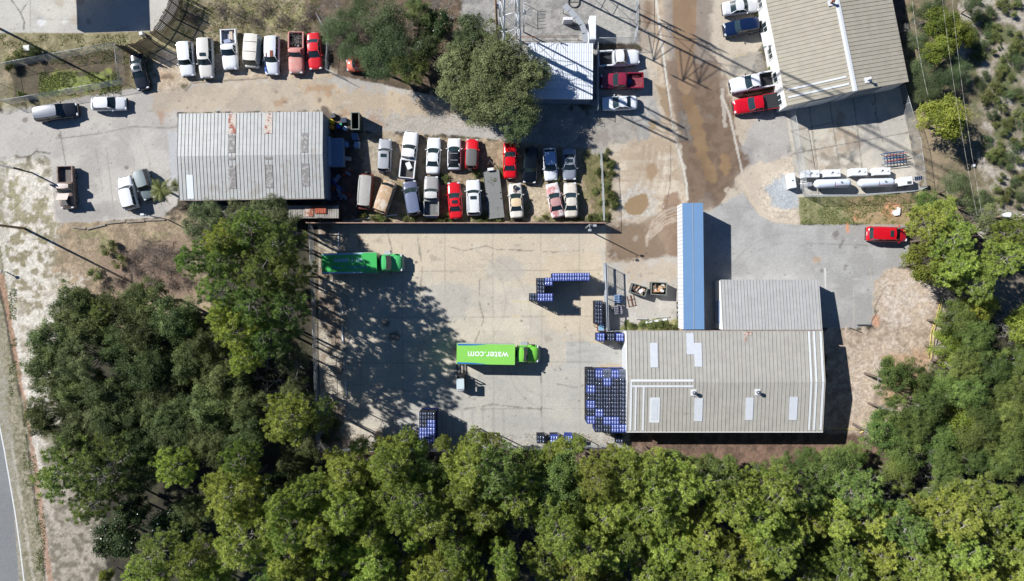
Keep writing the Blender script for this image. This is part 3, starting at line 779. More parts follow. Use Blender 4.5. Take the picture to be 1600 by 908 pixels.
def on_roof(t, zl, x0, x1, y0, y1, m, name, lift=0.05, th=0.012, steps=1):
    """sheet lying on the roof slope in local coordinates (a part)"""
    mb = MB()
    ya, yb = min(y0, y1), max(y0, y1)
    vs = [(x0, ya, zl(ya) + lift), (x1, ya, zl(ya) + lift), (x1, yb, zl(yb) + lift), (x0, yb, zl(yb) + lift)]
    vs += [(a, b, c - th) for a, b, c in vs]
    mb.add(vs, [(0, 1, 2, 3), (7, 6, 5, 4), (0, 4, 5, 1), (1, 5, 6, 2), (2, 6, 7, 3), (3, 7, 4, 0)])
    return mb.build(name, m, t)

# --- the big warehouse
wx0, wx1 = P(979, 0, 4.1)[0], P(1286.5, 0, 4.2)[0]
wy1, wy0 = P(0, 517.5, 4.1)[1], P(0, 674.5, 4.1)[1]
WX, WY = (wx0 + wx1) / 2, (wy0 + wy1) / 2
wh, whr, wz = gable('warehouse', 'long tan metal-roofed warehouse with white roof strips and skylights beside the blue racks', 'warehouse', WX, WY, wx1 - wx0, wy1 - wy0, 0, 4.1, 4.85,
                    M['wall_white'], M['roof_tan'], M['rib_dark'], rib=0.5)
def wl(px, py):
    x, y = P(px, py, 4.55)
    return x - WX, y - WY
def wpatch(x0, y0, x1, y1, m, name, lift=0.05):
    a = wl(x0, y0); b = wl(x1, y1)
    if a[1] * b[1] < 0:
        on_roof(wh, wz, a[0], b[0], 0.02, max(a[1], b[1]), m, name, lift)
        on_roof(wh, wz, a[0], b[0], -0.02, min(a[1], b[1]), m, name, lift)
    else:
        on_roof(wh, wz, a[0], b[0], a[1], b[1], m, name, lift)
for r_ in ((1016, 536, 1028, 574), (1085, 536, 1097, 573), (1073, 521, 1085, 554), (1085, 622, 1098, 659), (1165, 621, 1177, 657), (1233, 620, 1246, 657)):
    wpatch(*r_, M['sky_light'], 'skylight', 0.07)
wpatch(1015, 621, 1031, 661, M['sealant'], 'skylight_flashing', 0.055)
wpatch(1018, 624, 1028, 657, M['sky_light'], 'skylight', 0.075)
for r_ in ((985, 592.5, 1083, 595.8), (987, 601.5, 1083, 604.8), (992, 604.8, 994.6, 674), (1004, 604.8, 1006.8, 674), (984, 595.8, 987.4, 674), (1264.5, 518, 1267.6, 673), (1272.5, 518, 1275.4, 673), (1282.4, 518, 1286, 673)):
    wpatch(*r_, M['sealant'], 'roof_strip', 0.062)
wpatch(1164, 519, 1176, 524, M['rust_sheet'], 'rust_patch', 0.056)
wpatch(1165, 524, 1168, 534, M['rust_sheet'], 'rust_patch', 0.056)
def roof_vent(px, py):
    a = wl(px, py); z = wz(a[1])
    mb = MB(); mb.box((a[0], a[1], z + 0.09), (0.75, 0.8, 0.05)); b = mb.build('vent_flashing', M['sealant'], wh)
    mb = MB(); mb.tube((a[0], a[1], z + 0.1), (a[0], a[1], z + 0.62), 0.16, 0.16, 12); mb.build('vent_pipe', M['rust'], b)
    mb = MB(); mb.tube((a[0], a[1], z + 0.62), (a[0], a[1], z + 0.72), 0.26, 0.26, 12); mb.tube((a[0], a[1], z + 0.72), (a[0], a[1], z + 0.8), 0.2, 0.06, 12); mb.build('vent_cap', M['chrome'], b)
roof_vent(1083, 613); roof_vent(1182.5, 612.5)
# white roll door, personnel door and gutters on the yard side
mb = MB(); mb.box((-(wx1 - wx0) / 2 + 0.09, 2.2, 1.75), (0.05, 4.2, 3.4)); d_ = mb.build('roll_door', mat('roll_door_paint', base(220, 222, 222), rough=0.5), wh)
mb = MB()
for i in range(11): mb.box((-(wx1 - wx0) / 2 + 0.055, 2.2, 0.3 + i * 0.3), (0.02, 4.1, 0.03))
mb.build('door_rib', M['galv'], d_)
mb = MB(); mb.box((-(wx1 - wx0) / 2 + 0.09, -1.2, 1.05), (0.05, 1.0, 2.1)); mb.build('door', mat('door_paint', (0.2, 0.24, 0.3), rough=0.5), wh)
for sy_, nm_ in ((1, 'gutter'), (-1, 'gutter')):
    mb = MB(); mb.box((0, sy_ * ((wy1 - wy0) / 2 + 0.06), 4.02), (wx1 - wx0, 0.1, 0.12)); mb.build(nm_, M['rib_rust'] if sy_ > 0 else M['wall_white'], wh)

# --- lean-to building above the warehouse
ax0, ax1 = P(1127, 0, 3.1)[0], P(1281, 0, 3.0)[0]
ay1 = P(0, 437, 2.75)[1]; ay0 = wy1 + 0.14
t = thing('lean_to_shed', 'pale grey ribbed lean-to annex joined to the top side of the warehouse', 'building', ((ax0 + ax1) / 2, (ay0 + ay1) / 2, 0))
hw, hd = (ax1 - ax0) / 2, (ay1 - ay0) / 2
mb = MB(); z0, z1 = 3.75, 2.75
vs = [(-hw + .1, -hd, 0), (hw - .1, -hd, 0), (hw - .1, hd - .1, 0), (-hw + .1, hd - .1, 0), (-hw + .1, -hd, z0 - .09), (hw - .1, -hd, z0 - .09), (hw - .1, hd - .1, z1 - .08), (-hw + .1, hd - .1, z1 - .08)]
mb.add(vs, [(0, 3, 2, 1), (4, 5, 6, 7), (0, 1, 5, 4), (1, 2, 6, 5), (2, 3, 7, 6), (3, 0, 4, 7)]); mb.build('wall', M['wall_white'], t)
rb = MB()
vs = [(-hw, -hd, z0 - .08), (hw, -hd, z0 - .08), (hw, hd, z1 - .08), (-hw, hd, z1 - .08), (-hw, -hd, z0), (hw, -hd, z0), (hw, hd, z1), (-hw, hd, z1)]
rb.add(vs, [(0, 3, 2, 1), (4, 5, 6, 7), (0, 1, 5, 4), (1, 2, 6, 5), (2, 3, 7, 6), (3, 0, 4, 7)])
for i in range(int(2 * hw / 0.42) + 1):
    x = -hw + 0.05 + i * 0.42
    if x > hw - .04: break
    rb.add([(x - .022, -hd, z0 + .002), (x + .022, -hd, z0 + .002), (x + .022, hd, z1 + .002), (x - .022, hd, z1 + .002), (x - .01, -hd, z0 + .04), (x + .01, -hd, z0 + .04), (x + .01, hd, z1 + .04), (x - .01, hd, z1 + .04)],
           [(4, 5, 6, 7), (0, 1, 5, 4), (3, 7, 6, 2), (0, 4, 7, 3), (1, 2, 6, 5)], 1)
rb.build('roof', [M['roof_pale'], M['rib_dark']], t)
mb = MB(); mb.box((-hw + 0.07, -1.0, 1.2), (0.05, 3.0, 2.2)); mb.build('door', mat('steel_blue_door', base(160, 178, 206), rough=0.5), t)
mb = MB(); mb.box((hw - 0.07, 0.6, 1.2), (0.06, 1.6, 0.9)); w_ = mb.build('window', M['glass_blue'], t)

# --- old left workshop
lx0, lx1 = P(279, 0, 4.0)[0], P(506, 0, 4.0)[0]
ly1, ly0 = P(0, 176, 4.0)[1], P(0, 311, 4.0)[1]
LX, LY = (lx0 + lx1) / 2, (ly0 + ly1) / 2
ls, lsr, lz = gable('workshop', 'old grey ribbed-roof workshop with rusty and worn roof patches by the used car lot', 'building', LX, LY, lx1 - lx0, ly1 - ly0, math.radians(0.8), 4.0, 4.5,
                    M['wall_blue'], M['roof_grey'], M['rib_rust'], rib=0.46, ribw=0.035)
def lpatch(x0, y0, x1, y1, m, name, lift=0.05, lab=None):
    a = P(x0, y0, 4.25); b = P(x1, y1, 4.25)
    ya, yb = a[1] - LY, b[1] - LY
    if ya * yb < 0:
        yb = 0.03 if ya > 0 else -0.03
    o = on_roof(ls, lz, a[0] - LX, b[0] - LX, ya, yb, m, name, lift)
    if lab: o['label'] = lab
for x_ in (357, 414):
    lpatch(x_, 177, x_ + 12, 209, M['rust_sheet'], 'roof_panel', 0.052, 'rust streaked white roof panel')
for x_, ya_, yb_ in ((357, 211, 239), (471, 209, 240), (357, 259, 294), (415, 258, 294), (472, 257, 292), (415, 246, 250), (357, 246, 250)):
    lpatch(x_, ya_, x_ + 11, yb_, M['worn_sheet'], 'roof_panel', 0.052, 'worn dark fibreglass roof panel')
lpatch(291, 272, 301, 309, mat('white_patch', base(226, 232, 238), rough=0.5, var=0.04), 'roof_panel', 0.052, 'white patch panel')
# siding ribs on the right wall
mb = MB()
for i in range(36):
    mb.box(((lx1 - lx0) / 2 - 0.1, -(ly1 - ly0) / 2 + 0.3 + i * 0.3, 1.95), (0.04, 0.05, 3.8))
mb.build('siding_rib', M['wall_blue'], ls)
mb = MB(); mb.box((0, -(ly1 - ly0) / 2 - 0.05, 3.92), (lx1 - lx0, 0.1, 0.1)); mb.build('gutter', M['rib_rust'], ls)

# --- narrow shed along the bottom side of the workshop
sx0, sx1 = P(330, 0, 2.2)[0], P(529, 0, 2.2)[0]
sy1, sy0 = P(0, 321, 2.2)[1], P(0, 341, 2.2)[1]
t = thing('storage_shed', 'low lean-to shed with patched rusty roof sheets just below the workshop', 'shed', ((sx0 + sx1) / 2, (sy0 + sy1) / 2, 0))
hw, hd = (sx1 - sx0) / 2, (sy1 - sy0) / 2
mb = MB(); mb.box((0, 0, 1.03), (2 * hw - .2, 2 * hd - .2, 2.06)); mb.build('wall', M['darkwood'], t)
mb = MB(); mb.box((0, 0, 2.12), (2 * hw, 2 * hd, 0.08))
for i in range(int(2 * hw / 0.32)):
    mb.box((-hw + 0.1 + i * 0.32, 0, 2.175), (0.07, 2 * hd, 0.03))
mb.build('roof', mat('grey_shed_sheet', base(158, 152, 144), rough=0.8, var=0.3, scale=1.5, var2=base(126, 110, 98), mix=0.55), t)
mb = MB(); mb.box((hw - 3.85, 0.05, 2.24), (1.1, 1.35, 0.05)); o = mb.build('roof_sheet', mat('half_rust_sheet', base(196, 178, 166), rough=0.8, var=0.2, scale=2, var2=base(150, 88, 64), mix=0.5), t)
mb = MB(); mb.box((hw - 2.35, 0.25, 2.3), (1.5, 0.95, 0.05))
for i in range(6): mb.box((hw - 3.0 + i * 0.26, 0.25, 2.34), (0.05, 0.95, 0.03))
o = mb.build('roof_sheet', mat('rusty_sheet', base(176, 92, 66), rough=0.85, var=0.35, scale=3), t); o['label'] = 'rusty orange roof sheet'

# --- office building (upper right, rotated)
c0 = P3(1230, 166, 3.7); c1 = P3(1420, 128, 3.7)
rz = math.atan2(c1.y - c0.y, c1.x - c0.x)
u = Vector((math.cos(rz), math.sin(rz), 0)); v = Vector((-u.y, u.x, 0))
gw = (c1 - c0).xy.length
leng = 26.0
cc = c0 + u * gw / 2 + v * leng / 2
# ridge runs along v: build with local x along v
ob, obr, oz = gable('office_building', 'big khaki ribbed-roof building with white front wall facing the puddled lane', 'building', cc.x, cc.y, leng, gw, rz + math.pi / 2, 3.7, 4.75,
                    M['wall_white'], M['roof_khaki'], mat('khaki_seam', base(172, 162, 140), rough=0.6), rib=0.52, ridge_off=-0.9 * 0 - 0.4, ribw=0.045)
def ol(px, py, z=4.3):
    p = P3(px, py, z) - Vector((cc.x, cc.y, z)); a = Vector((math.cos(rz + math.pi / 2), math.sin(rz + math.pi / 2), 0)); b = Vector((-a.y, a.x, 0))
    return p.dot(a), p.dot(b)
def obox(name, x0, x1, y0, y1, m, lift=0.06):
    return on_roof(ob, oz, min(x0, x1), max(x0, x1), y0, y1, m, name, lift)
obox('ridge_cap', -13, 13, -0.4, -0.72, M['sealant'], 0.07); obox('ridge_cap', -13, 13, -0.4, -0.08, M['sealant'], 0.07)
for (pa, pb) in (((1233, 139), (1320, 121)), ((1234, 151), (1324, 132))):
    a = ol(*pa); b = ol(*pb); xm = (a[0] + b[0]) / 2
    obox('roof_strip', xm - 0.12, xm + 0.12, b[1], a[1], M['sealant'], 0.075)
for (px, py, cm) in ((1296, 7, 'vent_pipe'), (1354, 126, 'vent_pipe')):
    a = ol(px, py); z = oz(a[1])
    mb = MB(); mb.box((a[0], a[1], z + 0.1), (0.7, 0.8, 0.05)); b = mb.build('vent_flashing', M['sealant'], ob)
    mb = MB(); mb.tube((a[0], a[1], z + 0.1), (a[0], a[1], z + 0.8), 0.13, 0.13, 10); mb.tube((a[0], a[1], z + 0.8), (a[0], a[1], z + 0.95), 0.24, 0.1, 10); mb.build(cm, M['rust'] if px < 1300 else M['wall_white'], b)
# front facade (local +y side): windows and doors;  end facade (local -x side)
hwL, hdL = leng / 2, gw / 2
ywall = hdL - 0.12
for x_ in (-11.6, -8.6, -5.4, -1.8, 1.5, 5.0):
    mb = MB(); mb.box((x_, ywall + 0.03, 1.75), (1.5, 0.06, 1.2)); f = mb.build('window', M['wall_white'], ob)
    mb = MB(); mb.box((x_ - 0.33, ywall + 0.07, 1.75), (0.55, 0.03, 1.0)); mb.build('pane', M['glass'], f)
    mb = MB(); mb.box((x_ + 0.33, ywall + 0.07, 1.75), (0.55, 0.03, 1.0)); mb.build('pane', M['glass'], f)
    mb = MB(); mb.box((x_, ywall + 0.1, 1.1), (1.6, 0.14, 0.06)); mb.build('sill', M['conc'], f)
for x_ in (-3.6, 3.2):
    mb = MB(); mb.box((x_, ywall + 0.03, 1.1), (1.0, 0.06, 2.15)); mb.build('door', mat('green_grey_door', (0.2, 0.27, 0.26), rough=0.5), ob)
    mb = MB(); mb.box((x_, ywall + 0.55, 2.5), (1.8, 1.1, 0.08)); mb.build('door_canopy', M['wall_white'], ob)
mb = MB(); mb.box((-hwL + 0.05, -3.0, 1.7), (0.06, 3.4, 3.2)); mb.build('roll_door', mat('roll_door_grey', base(150, 156, 164), rough=0.5), ob)
mb = MB(); mb.box((-hwL + 0.05, 3.2, 1.7), (0.06, 3.2, 3.2)); mb.build('roll_door', M['wall_white'], ob)
mb = MB(); mb.tube((-hwL + 0.02, 0.4, 0), (-hwL + 0.02, 0.4, 3.6), 0.06); mb.build('downpipe', M['wall_white'], ob)

# --- white-roofed shelter by the compound
hx0, hx1 = P(824, 0, 2.9)[0], P(926.5, 0, 2.9)[0]; hy1, hy0 = P(0, 67, 2.9)[1], P(0, 154.5, 2.9)[1]
gable('equipment_shelter', 'small building with bright white metal roof half hidden by the big oak', 'building', (hx0 + hx1) / 2, (hy0 + hy1) / 2, hx1 - hx0, hy1 - hy0, math.radians(-0.6), 2.85, 2.98,
      M['wall_blue'], M['roof_white'], mat('white_seam', base(230, 236, 246), rough=0.5), rib=0.3, ribw=0.03)

# --- fuel canopy outside the top-left corner (its shadow falls on the slab)
t = thing('fuel_canopy', 'flat forecourt canopy throwing its shadow over the pale slab', 'canopy', (*P(112, -26), 0), math.radians(2))
mb = MB(); mb.box((0, 0, 4.6), (8.9, 7.0, 0.8)); mb.build('canopy_deck', M['white_metal'], t)
for sx_ in (-3, 3):
    for sy_ in (0, 2):
        mb = MB(); mb.box((sx_, sy_, 2.1), (0.3, 0.3, 4.2)); mb.build('column', M['white_metal'], t)

# ------------------------------------------------------------------ semi-trailer standing beside the dumpsters
t = thing('box_trailer', 'long semi-trailer with blue-grey roof parked against the warehouse', 'trailer', (*P(1083.5, 416, 4.1), 0), math.radians(90.6))
tl, tw = 16.25, 2.6
mb = MB(); mb.box((0, 0, 2.55), (tl, tw, 2.9)); body = mb.build('trailer_body', mat('scuffed_white_side', base(222, 224, 228), rough=0.5, var=0.06, scale=1, var2=(0.12, 0.12, 0.16), mix=0.72), t)
mb = MB(); mb.box((0, 0, 4.03), (tl + .04, tw + .06, 0.07)); mb.build('trailer_roof', mat('blue_grey_roof', base(120, 156, 196), rough=0.35, var=0.03, scale=.5), t)
mb = MB()
for i in range(33): mb.box((-tl / 2 + 0.25 + i * 0.49, tw / 2 + 0.015, 2.5), (0.05, 0.03, 2.7))
for i in range(33): mb.box((-tl / 2 + 0.25 + i * 0.49, -tw / 2 - 0.015, 2.5), (0.05, 0.03, 2.7))
mb.build('side_post', M['galv'], t)
mb = MB(); mb.box((0, 0.0, 4.09), (tl, 0.08, 0.015))
mb.build('roof_bow', M['galv'], t)
mb = MB(); mb.box((-1, 0.45, 0.95), (tl - 3, 0.15, 0.3)); mb.box((-1, -0.45, 0.95), (tl - 3, 0.15, 0.3)); mb.build('chassis', M['black'], t)
for x_ in (-6.4, -5.1):
    for s_ in (-1, 1):
        mb = MB(); mb.tube((x_, s_ * 0.75, 0.5), (x_, s_ * 1.28, 0.5), 0.5, 0.5, 16); w_ = mb.build('wheel', M['tyre'], t)
        mb = MB(); mb.tube((x_, s_ * 1.26, 0.5), (x_, s_ * 1.3, 0.5), 0.28, 0.28, 12); mb.build('rim', M['rim'], w_)
for s_ in (-1, 1):
    mb = MB(); mb.box((4.6, s_ * 0.9, 0.55), (0.15, 0.15, 1.0)); mb.box((4.6, s_ * 0.9, 0.05), (0.35, 0.3, 0.08)); mb.build('landing_leg', M['galv'], t)
# board fence standing along its left side
t = thing('timber_fence', 'raw timber board fence running beside the long trailer', 'fence', (*P(1061.5, 470), 0))
for i in range(10):
    mb = MB(); y_ = 3.9 - i * 0.86; mb.box((0, y_, 0.75), (0.1, 0.1, 1.5)); mb.build('post', M['newwood'], t)
mb = MB()
for z_ in (0.45, 0.95, 1.4): mb.box((0.07, 0.03, z_), (0.035, 7.9, 0.2))
mb.build('rail', M['newwood'], t)

# ------------------------------------------------------------------ fences
def chain_link(name, label, pts, h, group=None, spacing=2.6, step=0.19, top=True, slats=None, cat='fence', wr=0.0062):
    """posts, rails and woven wire along plan points"""
    p0 = P(*pts[0]); t = thing(name, label, cat, (p0[0], p0[1], 0), 0, group)
    W = [Vector((*P(*q), 0)) - Vector((p0[0], p0[1], 0)) for q in pts]
    for a, b in zip(W[:-1], W[1:]):
        L = (b - a).length; d = (b - a).normalized(); n = max(1, round(L / spacing)); nv = Vector((-d.y, d.x, 0))
        for i in range(n + (1 if b == W[-1] else 0)):
            q = a + d * (L * i / n)
            mb = MB(); mb.tube(q, q + Vector((0, 0, h + 0.03)), 0.03, 0.03, 6); mb.tube(q + Vector((0, 0, h + 0.03)), q + Vector((0, 0, h + 0.08)), 0.04, 0.01, 6)
            mb.build('post', M['galv'], t)
        mb = MB()
        if top: mb.tube(a + Vector((0, 0, h)), b + Vector((0, 0, h)), 0.024, 0.024, 5)
        mb.tube(a + Vector((0, 0, 0.05)), b + Vector((0, 0, 0.05)), 0.008, 0.008, 4)
        mb.build('rail', M['galv'], t)
        mb = MB(); k = int((L + h) / step)
        for i in range(k):
            for sgn in (1, -1):
                s0 = i * step - (h if sgn > 0 else 0); s1 = s0 + h if sgn > 0 else s0 - h
                if sgn < 0: s0, s1 = i * step, i * step - h
                z0, z1 = 0.05, h
                # clip to 0..L
                def cl(s, z, so, zo):
                    if s < 0: z = z + (zo - z) * (0 - s) / (so - s); s = 0
                    if s > L: z = z + (zo - z) * (L - s) / (so - s); s = L
                    return s, z
                if max(s0, s1) <= 0 or min(s0, s1) >= L: continue
                A = cl(s0, z0, s1, z1); B_ = cl(s1, z1, s0, z0)
                if abs(A[0] - B_[0]) < 0.02: continue
                pa = a + d * A[0] + Vector((0, 0, A[1])); pb = a + d * B_[0] + Vector((0, 0, B_[1]))
                off = nv * wr; dz = Vector((0, 0, wr))
                mb.add([pa - off, pa + off, pb + off, pb - off, pa + dz * 1.7, pb + dz * 1.7], [(0, 3, 2, 1), (1, 2, 5, 4), (3, 0, 4, 5)])
        mb.build('wire_mesh', M['wire'], t)
    return t

chain_link('chain_link_fence', 'chain-link fence round the grassy plot at the top left', [(190.5, 74), (197, 131), (104, 148), (16, 163), (6, 108), (90, 92), (190.5, 74)], 1.9)
chain_link('chain_link_fence', 'long chain-link fence along the left side of the concrete yard', [(489.5, 350), (494, 480), (498, 600), (503, 700)], 2.1)
chain_link('chain_link_fence', 'chain-link fence along the bottom side of the concrete yard', [(503, 700), (700, 700), (830, 697), (978, 694)], 2.1)
chain_link('chain_link_fence', 'chain-link fence between the used car lot and the muddy lane', [(937, 240), (940, 290), (942, 346)], 2.1)
chain_link('chain_link_fence', 'chain-link fence round the pad with the gas tanks', [(1231, 172), (1243, 240), (1252, 300), (1258, 308), (1340, 307), (1425, 300), (1434, 296), (1424, 220), (1400, 140)], 2.1)
chain_link('chain_link_fence', 'chain-link fence round the tower compound', [(993, -20), (994, 40), (990, 68), (932, 68), (932, 176)], 2.1)
chain_link('chain_link_fence', 'fallen-in wire fence beside the red sedan and the pine', [(497, 25), (515, 60), (512, 112), (545, 128)], 1.2, step=0.2)

# sliding gate standing open at the yard entrance, and the fence below it
def gate(name, label, a, b, h, cat='gate'):
    A = Vector((*P(*a), 0)); B_ = Vector((*P(*b), 0)); d = (B_ - A); L = d.length
    t = thing(name, label, cat, A, math.atan2(d.y, d.x))
    mb = MB()
    for z in (0.12, h * 0.5, h): mb.tube((0, 0, z), (L, 0, z), 0.045, 0.045, 6)
    n = 4
    for i in range(n + 1): mb.tube((L * i / n, 0, 0.12), (L * i / n, 0, h), 0.04, 0.04, 6)
    mb.tube((0, 0, 0.12), (L / n, 0, h), 0.02, 0.02, 5); mb.tube((L, 0, 0.12), (L - L / n, 0, h), 0.02, 0.02, 5)
    mb.build('gate_frame', M['galv'], t)
    mb = MB(); mb.box((L / 2, 0.12, h * 0.5), (L, 0.3, 0.06)); mb.box((L / 2, 0.12, h - 0.1), (L, 0.22, 0.04)); mb.build('track', M['galv'], t)
    mb = MB(); k = int(L / 0.13)
    for i in range(k):
        x = (i + 0.5) * L / k; mb.box((x, 0.01, h * 0.5), (0.014, 0.014, h - 0.2))
    for i in range(int(h / 0.2)): mb.box((L / 2, -0.01, 0.2 + i * 0.2), (L, 0.012, 0.012))
    mb.build('wire_mesh', M['wire'], t)
    return t
gate('sliding_gate', 'tall steel sliding gate on its track at the yard entrance', (942, 412), (945.5, 515), 2.4)
chain_link('chain_link_fence', 'short chain-link fence closing the pallet corner above the warehouse', [(946, 517), (980, 516)], 1.6)

# board wall between car lot and yard
A = Vector((*P(485, 350.5), 0)); B_ = Vector((*P(943, 350.5), 0)); L = B_.x - A.x
t = thing('board_wall', 'long dark board wall with rusty top edge between the used cars and the concrete yard', 'fence', A)
mb = MB(); rnd = random.Random(5)
n = int(L / 0.6)
for i in range(n):
    mb.box((L * (i + .5) / n, rnd.uniform(-.01, .01), 0.97), (L / n - 0.02, 0.05, 1.94))
mb.build('board', mat('tin_wall', (0.06, 0.055, 0.055), rough=0.8, var=0.4), t)
mb = MB(); mb.box((L / 2, 0, 1.98), (L, 0.12, 0.08)); mb.build('top_rail', mat('rusty_rail', base(176, 140, 124), rough=0.8, var=0.3, scale=1.5), t)
for i in range(14):
    mb = MB(); mb.box((L * i / 13, 0.1, 1.0), (0.1, 0.1, 2.0)); mb.build('post', M['wood'], t)

# curved dark picket screen at the top
t = thing('picket_screen', 'tall curved screen of dark pickets beside the pale slab', 'fence', (*P(252, 60), 0))
o0 = Vector((*P(252, 60), 0))
cv = [(201, 83), (216, 84), (232, 80), (247, 72), (259, 60), (268, 45), (276, 30), (283, 15), (287, -6)]
W = [Vector((*P(*q), 0)) - o0 for q in cv]
rnd = random.Random(3)
for a, b in zip(W[:-1], W[1:]):
    L = (b - a).length; d = (b - a).normalized(); n = max(2, int(L / 0.17)); ang = math.atan2(d.y, d.x)
    mb = MB()
    for i in range(n):
        hh = 3.2 + rnd.uniform(-.25, .15)
        if rnd.random() < 0.06: continue
        mb.box(a + d * L * (i + .5) / n + Vector((0, 0, hh / 2)), (0.13, 0.025, hh), rz=ang + rnd.uniform(-.06, .06))
    mb.build('picket', M['darkwood'], t)
    mb = MB()
    for z in (0.6, 2.4): mb.box((a + b) / 2 + Vector((-d.y, d.x, 0)) * 0.06 + Vector((0, 0, z)), (L, 0.06, 0.1), rz=ang)
    mb.build('rail', M['wood'], t)
    mb = MB(); mb.box(a + Vector((0, 0, 1.6)), (0.12, 0.12, 3.3), rz=ang); mb.build('post', M['newwood'], t)
# ------------------------------------------------------------------ vehicles
def wheels(t, xs, y, r=0.34, w=0.22):
    for x in xs:
        for s in (-1, 1):
            mb = MB(); mb.tube((x, s * (y - w), r), (x, s * y, r), r, r, 18); wl_ = mb.build('wheel', M['tyre'], t)
            mb = MB(); mb.tube((x, s * (y - 0.02), r), (x, s * (y + 0.012), r), r * .62, r * .55, 14); mb.build('rim', M['rim'], wl_)

def lerp_prof(pf, t):
    for (a, za), (b, zb) in zip(pf[:-1], pf[1:]):
        if a <= t <= b:
            k = (t - a) / (b - a + 1e-9); return za + (zb - za) * k
    return pf[-1][1] if t > pf[-1][0] else pf[0][1]

def shell(W, L, prof, x0=-1.0, x1=1.0, nose=5.0, tail=6.0, n=26, zb=0.24, crown=0.05, tuck=0.93):
    """lofted lower body between fractions x0..x1 of the half length; prof = top height over x"""
    mb = MB(); ys = [-1.0, -1.0, -0.985, -0.90, -0.66, -0.33, 0, 0.33, 0.66, 0.90, 0.985, 1.0, 1.0]
    rings = []
    ts = [x0 + (x1 - x0) * (0.5 - 0.5 * math.cos(math.pi * i / n)) for i in range(n + 1)]
    for tt in ts:
        e = nose if tt > 0 else tail
        k = max(0.0, 1 - abs(tt) ** e) ** (1 / 3.2)
        k = 0.70 + 0.30 * k if abs(tt) < 0.999 else 0.66
        w = W / 2 * k
        zt = lerp_prof(prof, tt)
        endf = max(0, abs(tt) - 0.93) / 0.07
        zt = zt - 0.10 * endf ** 2
        zbb = zb + 0.06 * endf
        zz = [zbb, zbb + (zt - zbb) * .45, zt - 0.14, zt - 0.045, zt + crown * .35, zt + crown * .8, zt + crown, zt + crown * .8, zt + crown * .35, zt - 0.045, zt - 0.14, zbb + (zt - zbb) * .45, zbb]
        yy = [y * w for y in ys]; yy[0] *= .96; yy[-1] *= .96
        yy[3] *= tuck / .9 * .9; yy[9] *= tuck / .9 * .9
        rings.append([(tt * L / 2, a, b) for a, b in zip(yy, zz)])
    m_ = len(ys); vs = [p for r_ in rings for p in r_]; fs = []
    for i in range(n):
        for j in range(m_ - 1):
            a = i * m_ + j
            fs.append((a, a + m_, a + m_ + 1, a + 1))
        fs.append((i * m_ + m_ - 1, (i + 1) * m_ + m_ - 1, (i + 1) * m_, i * m_))
    fs.append(tuple(range(m_))); fs.append(tuple(range(len(vs) - 1, len(vs) - m_ - 1, -1)))
    mb.add(vs, fs, 0, True)
    return mb

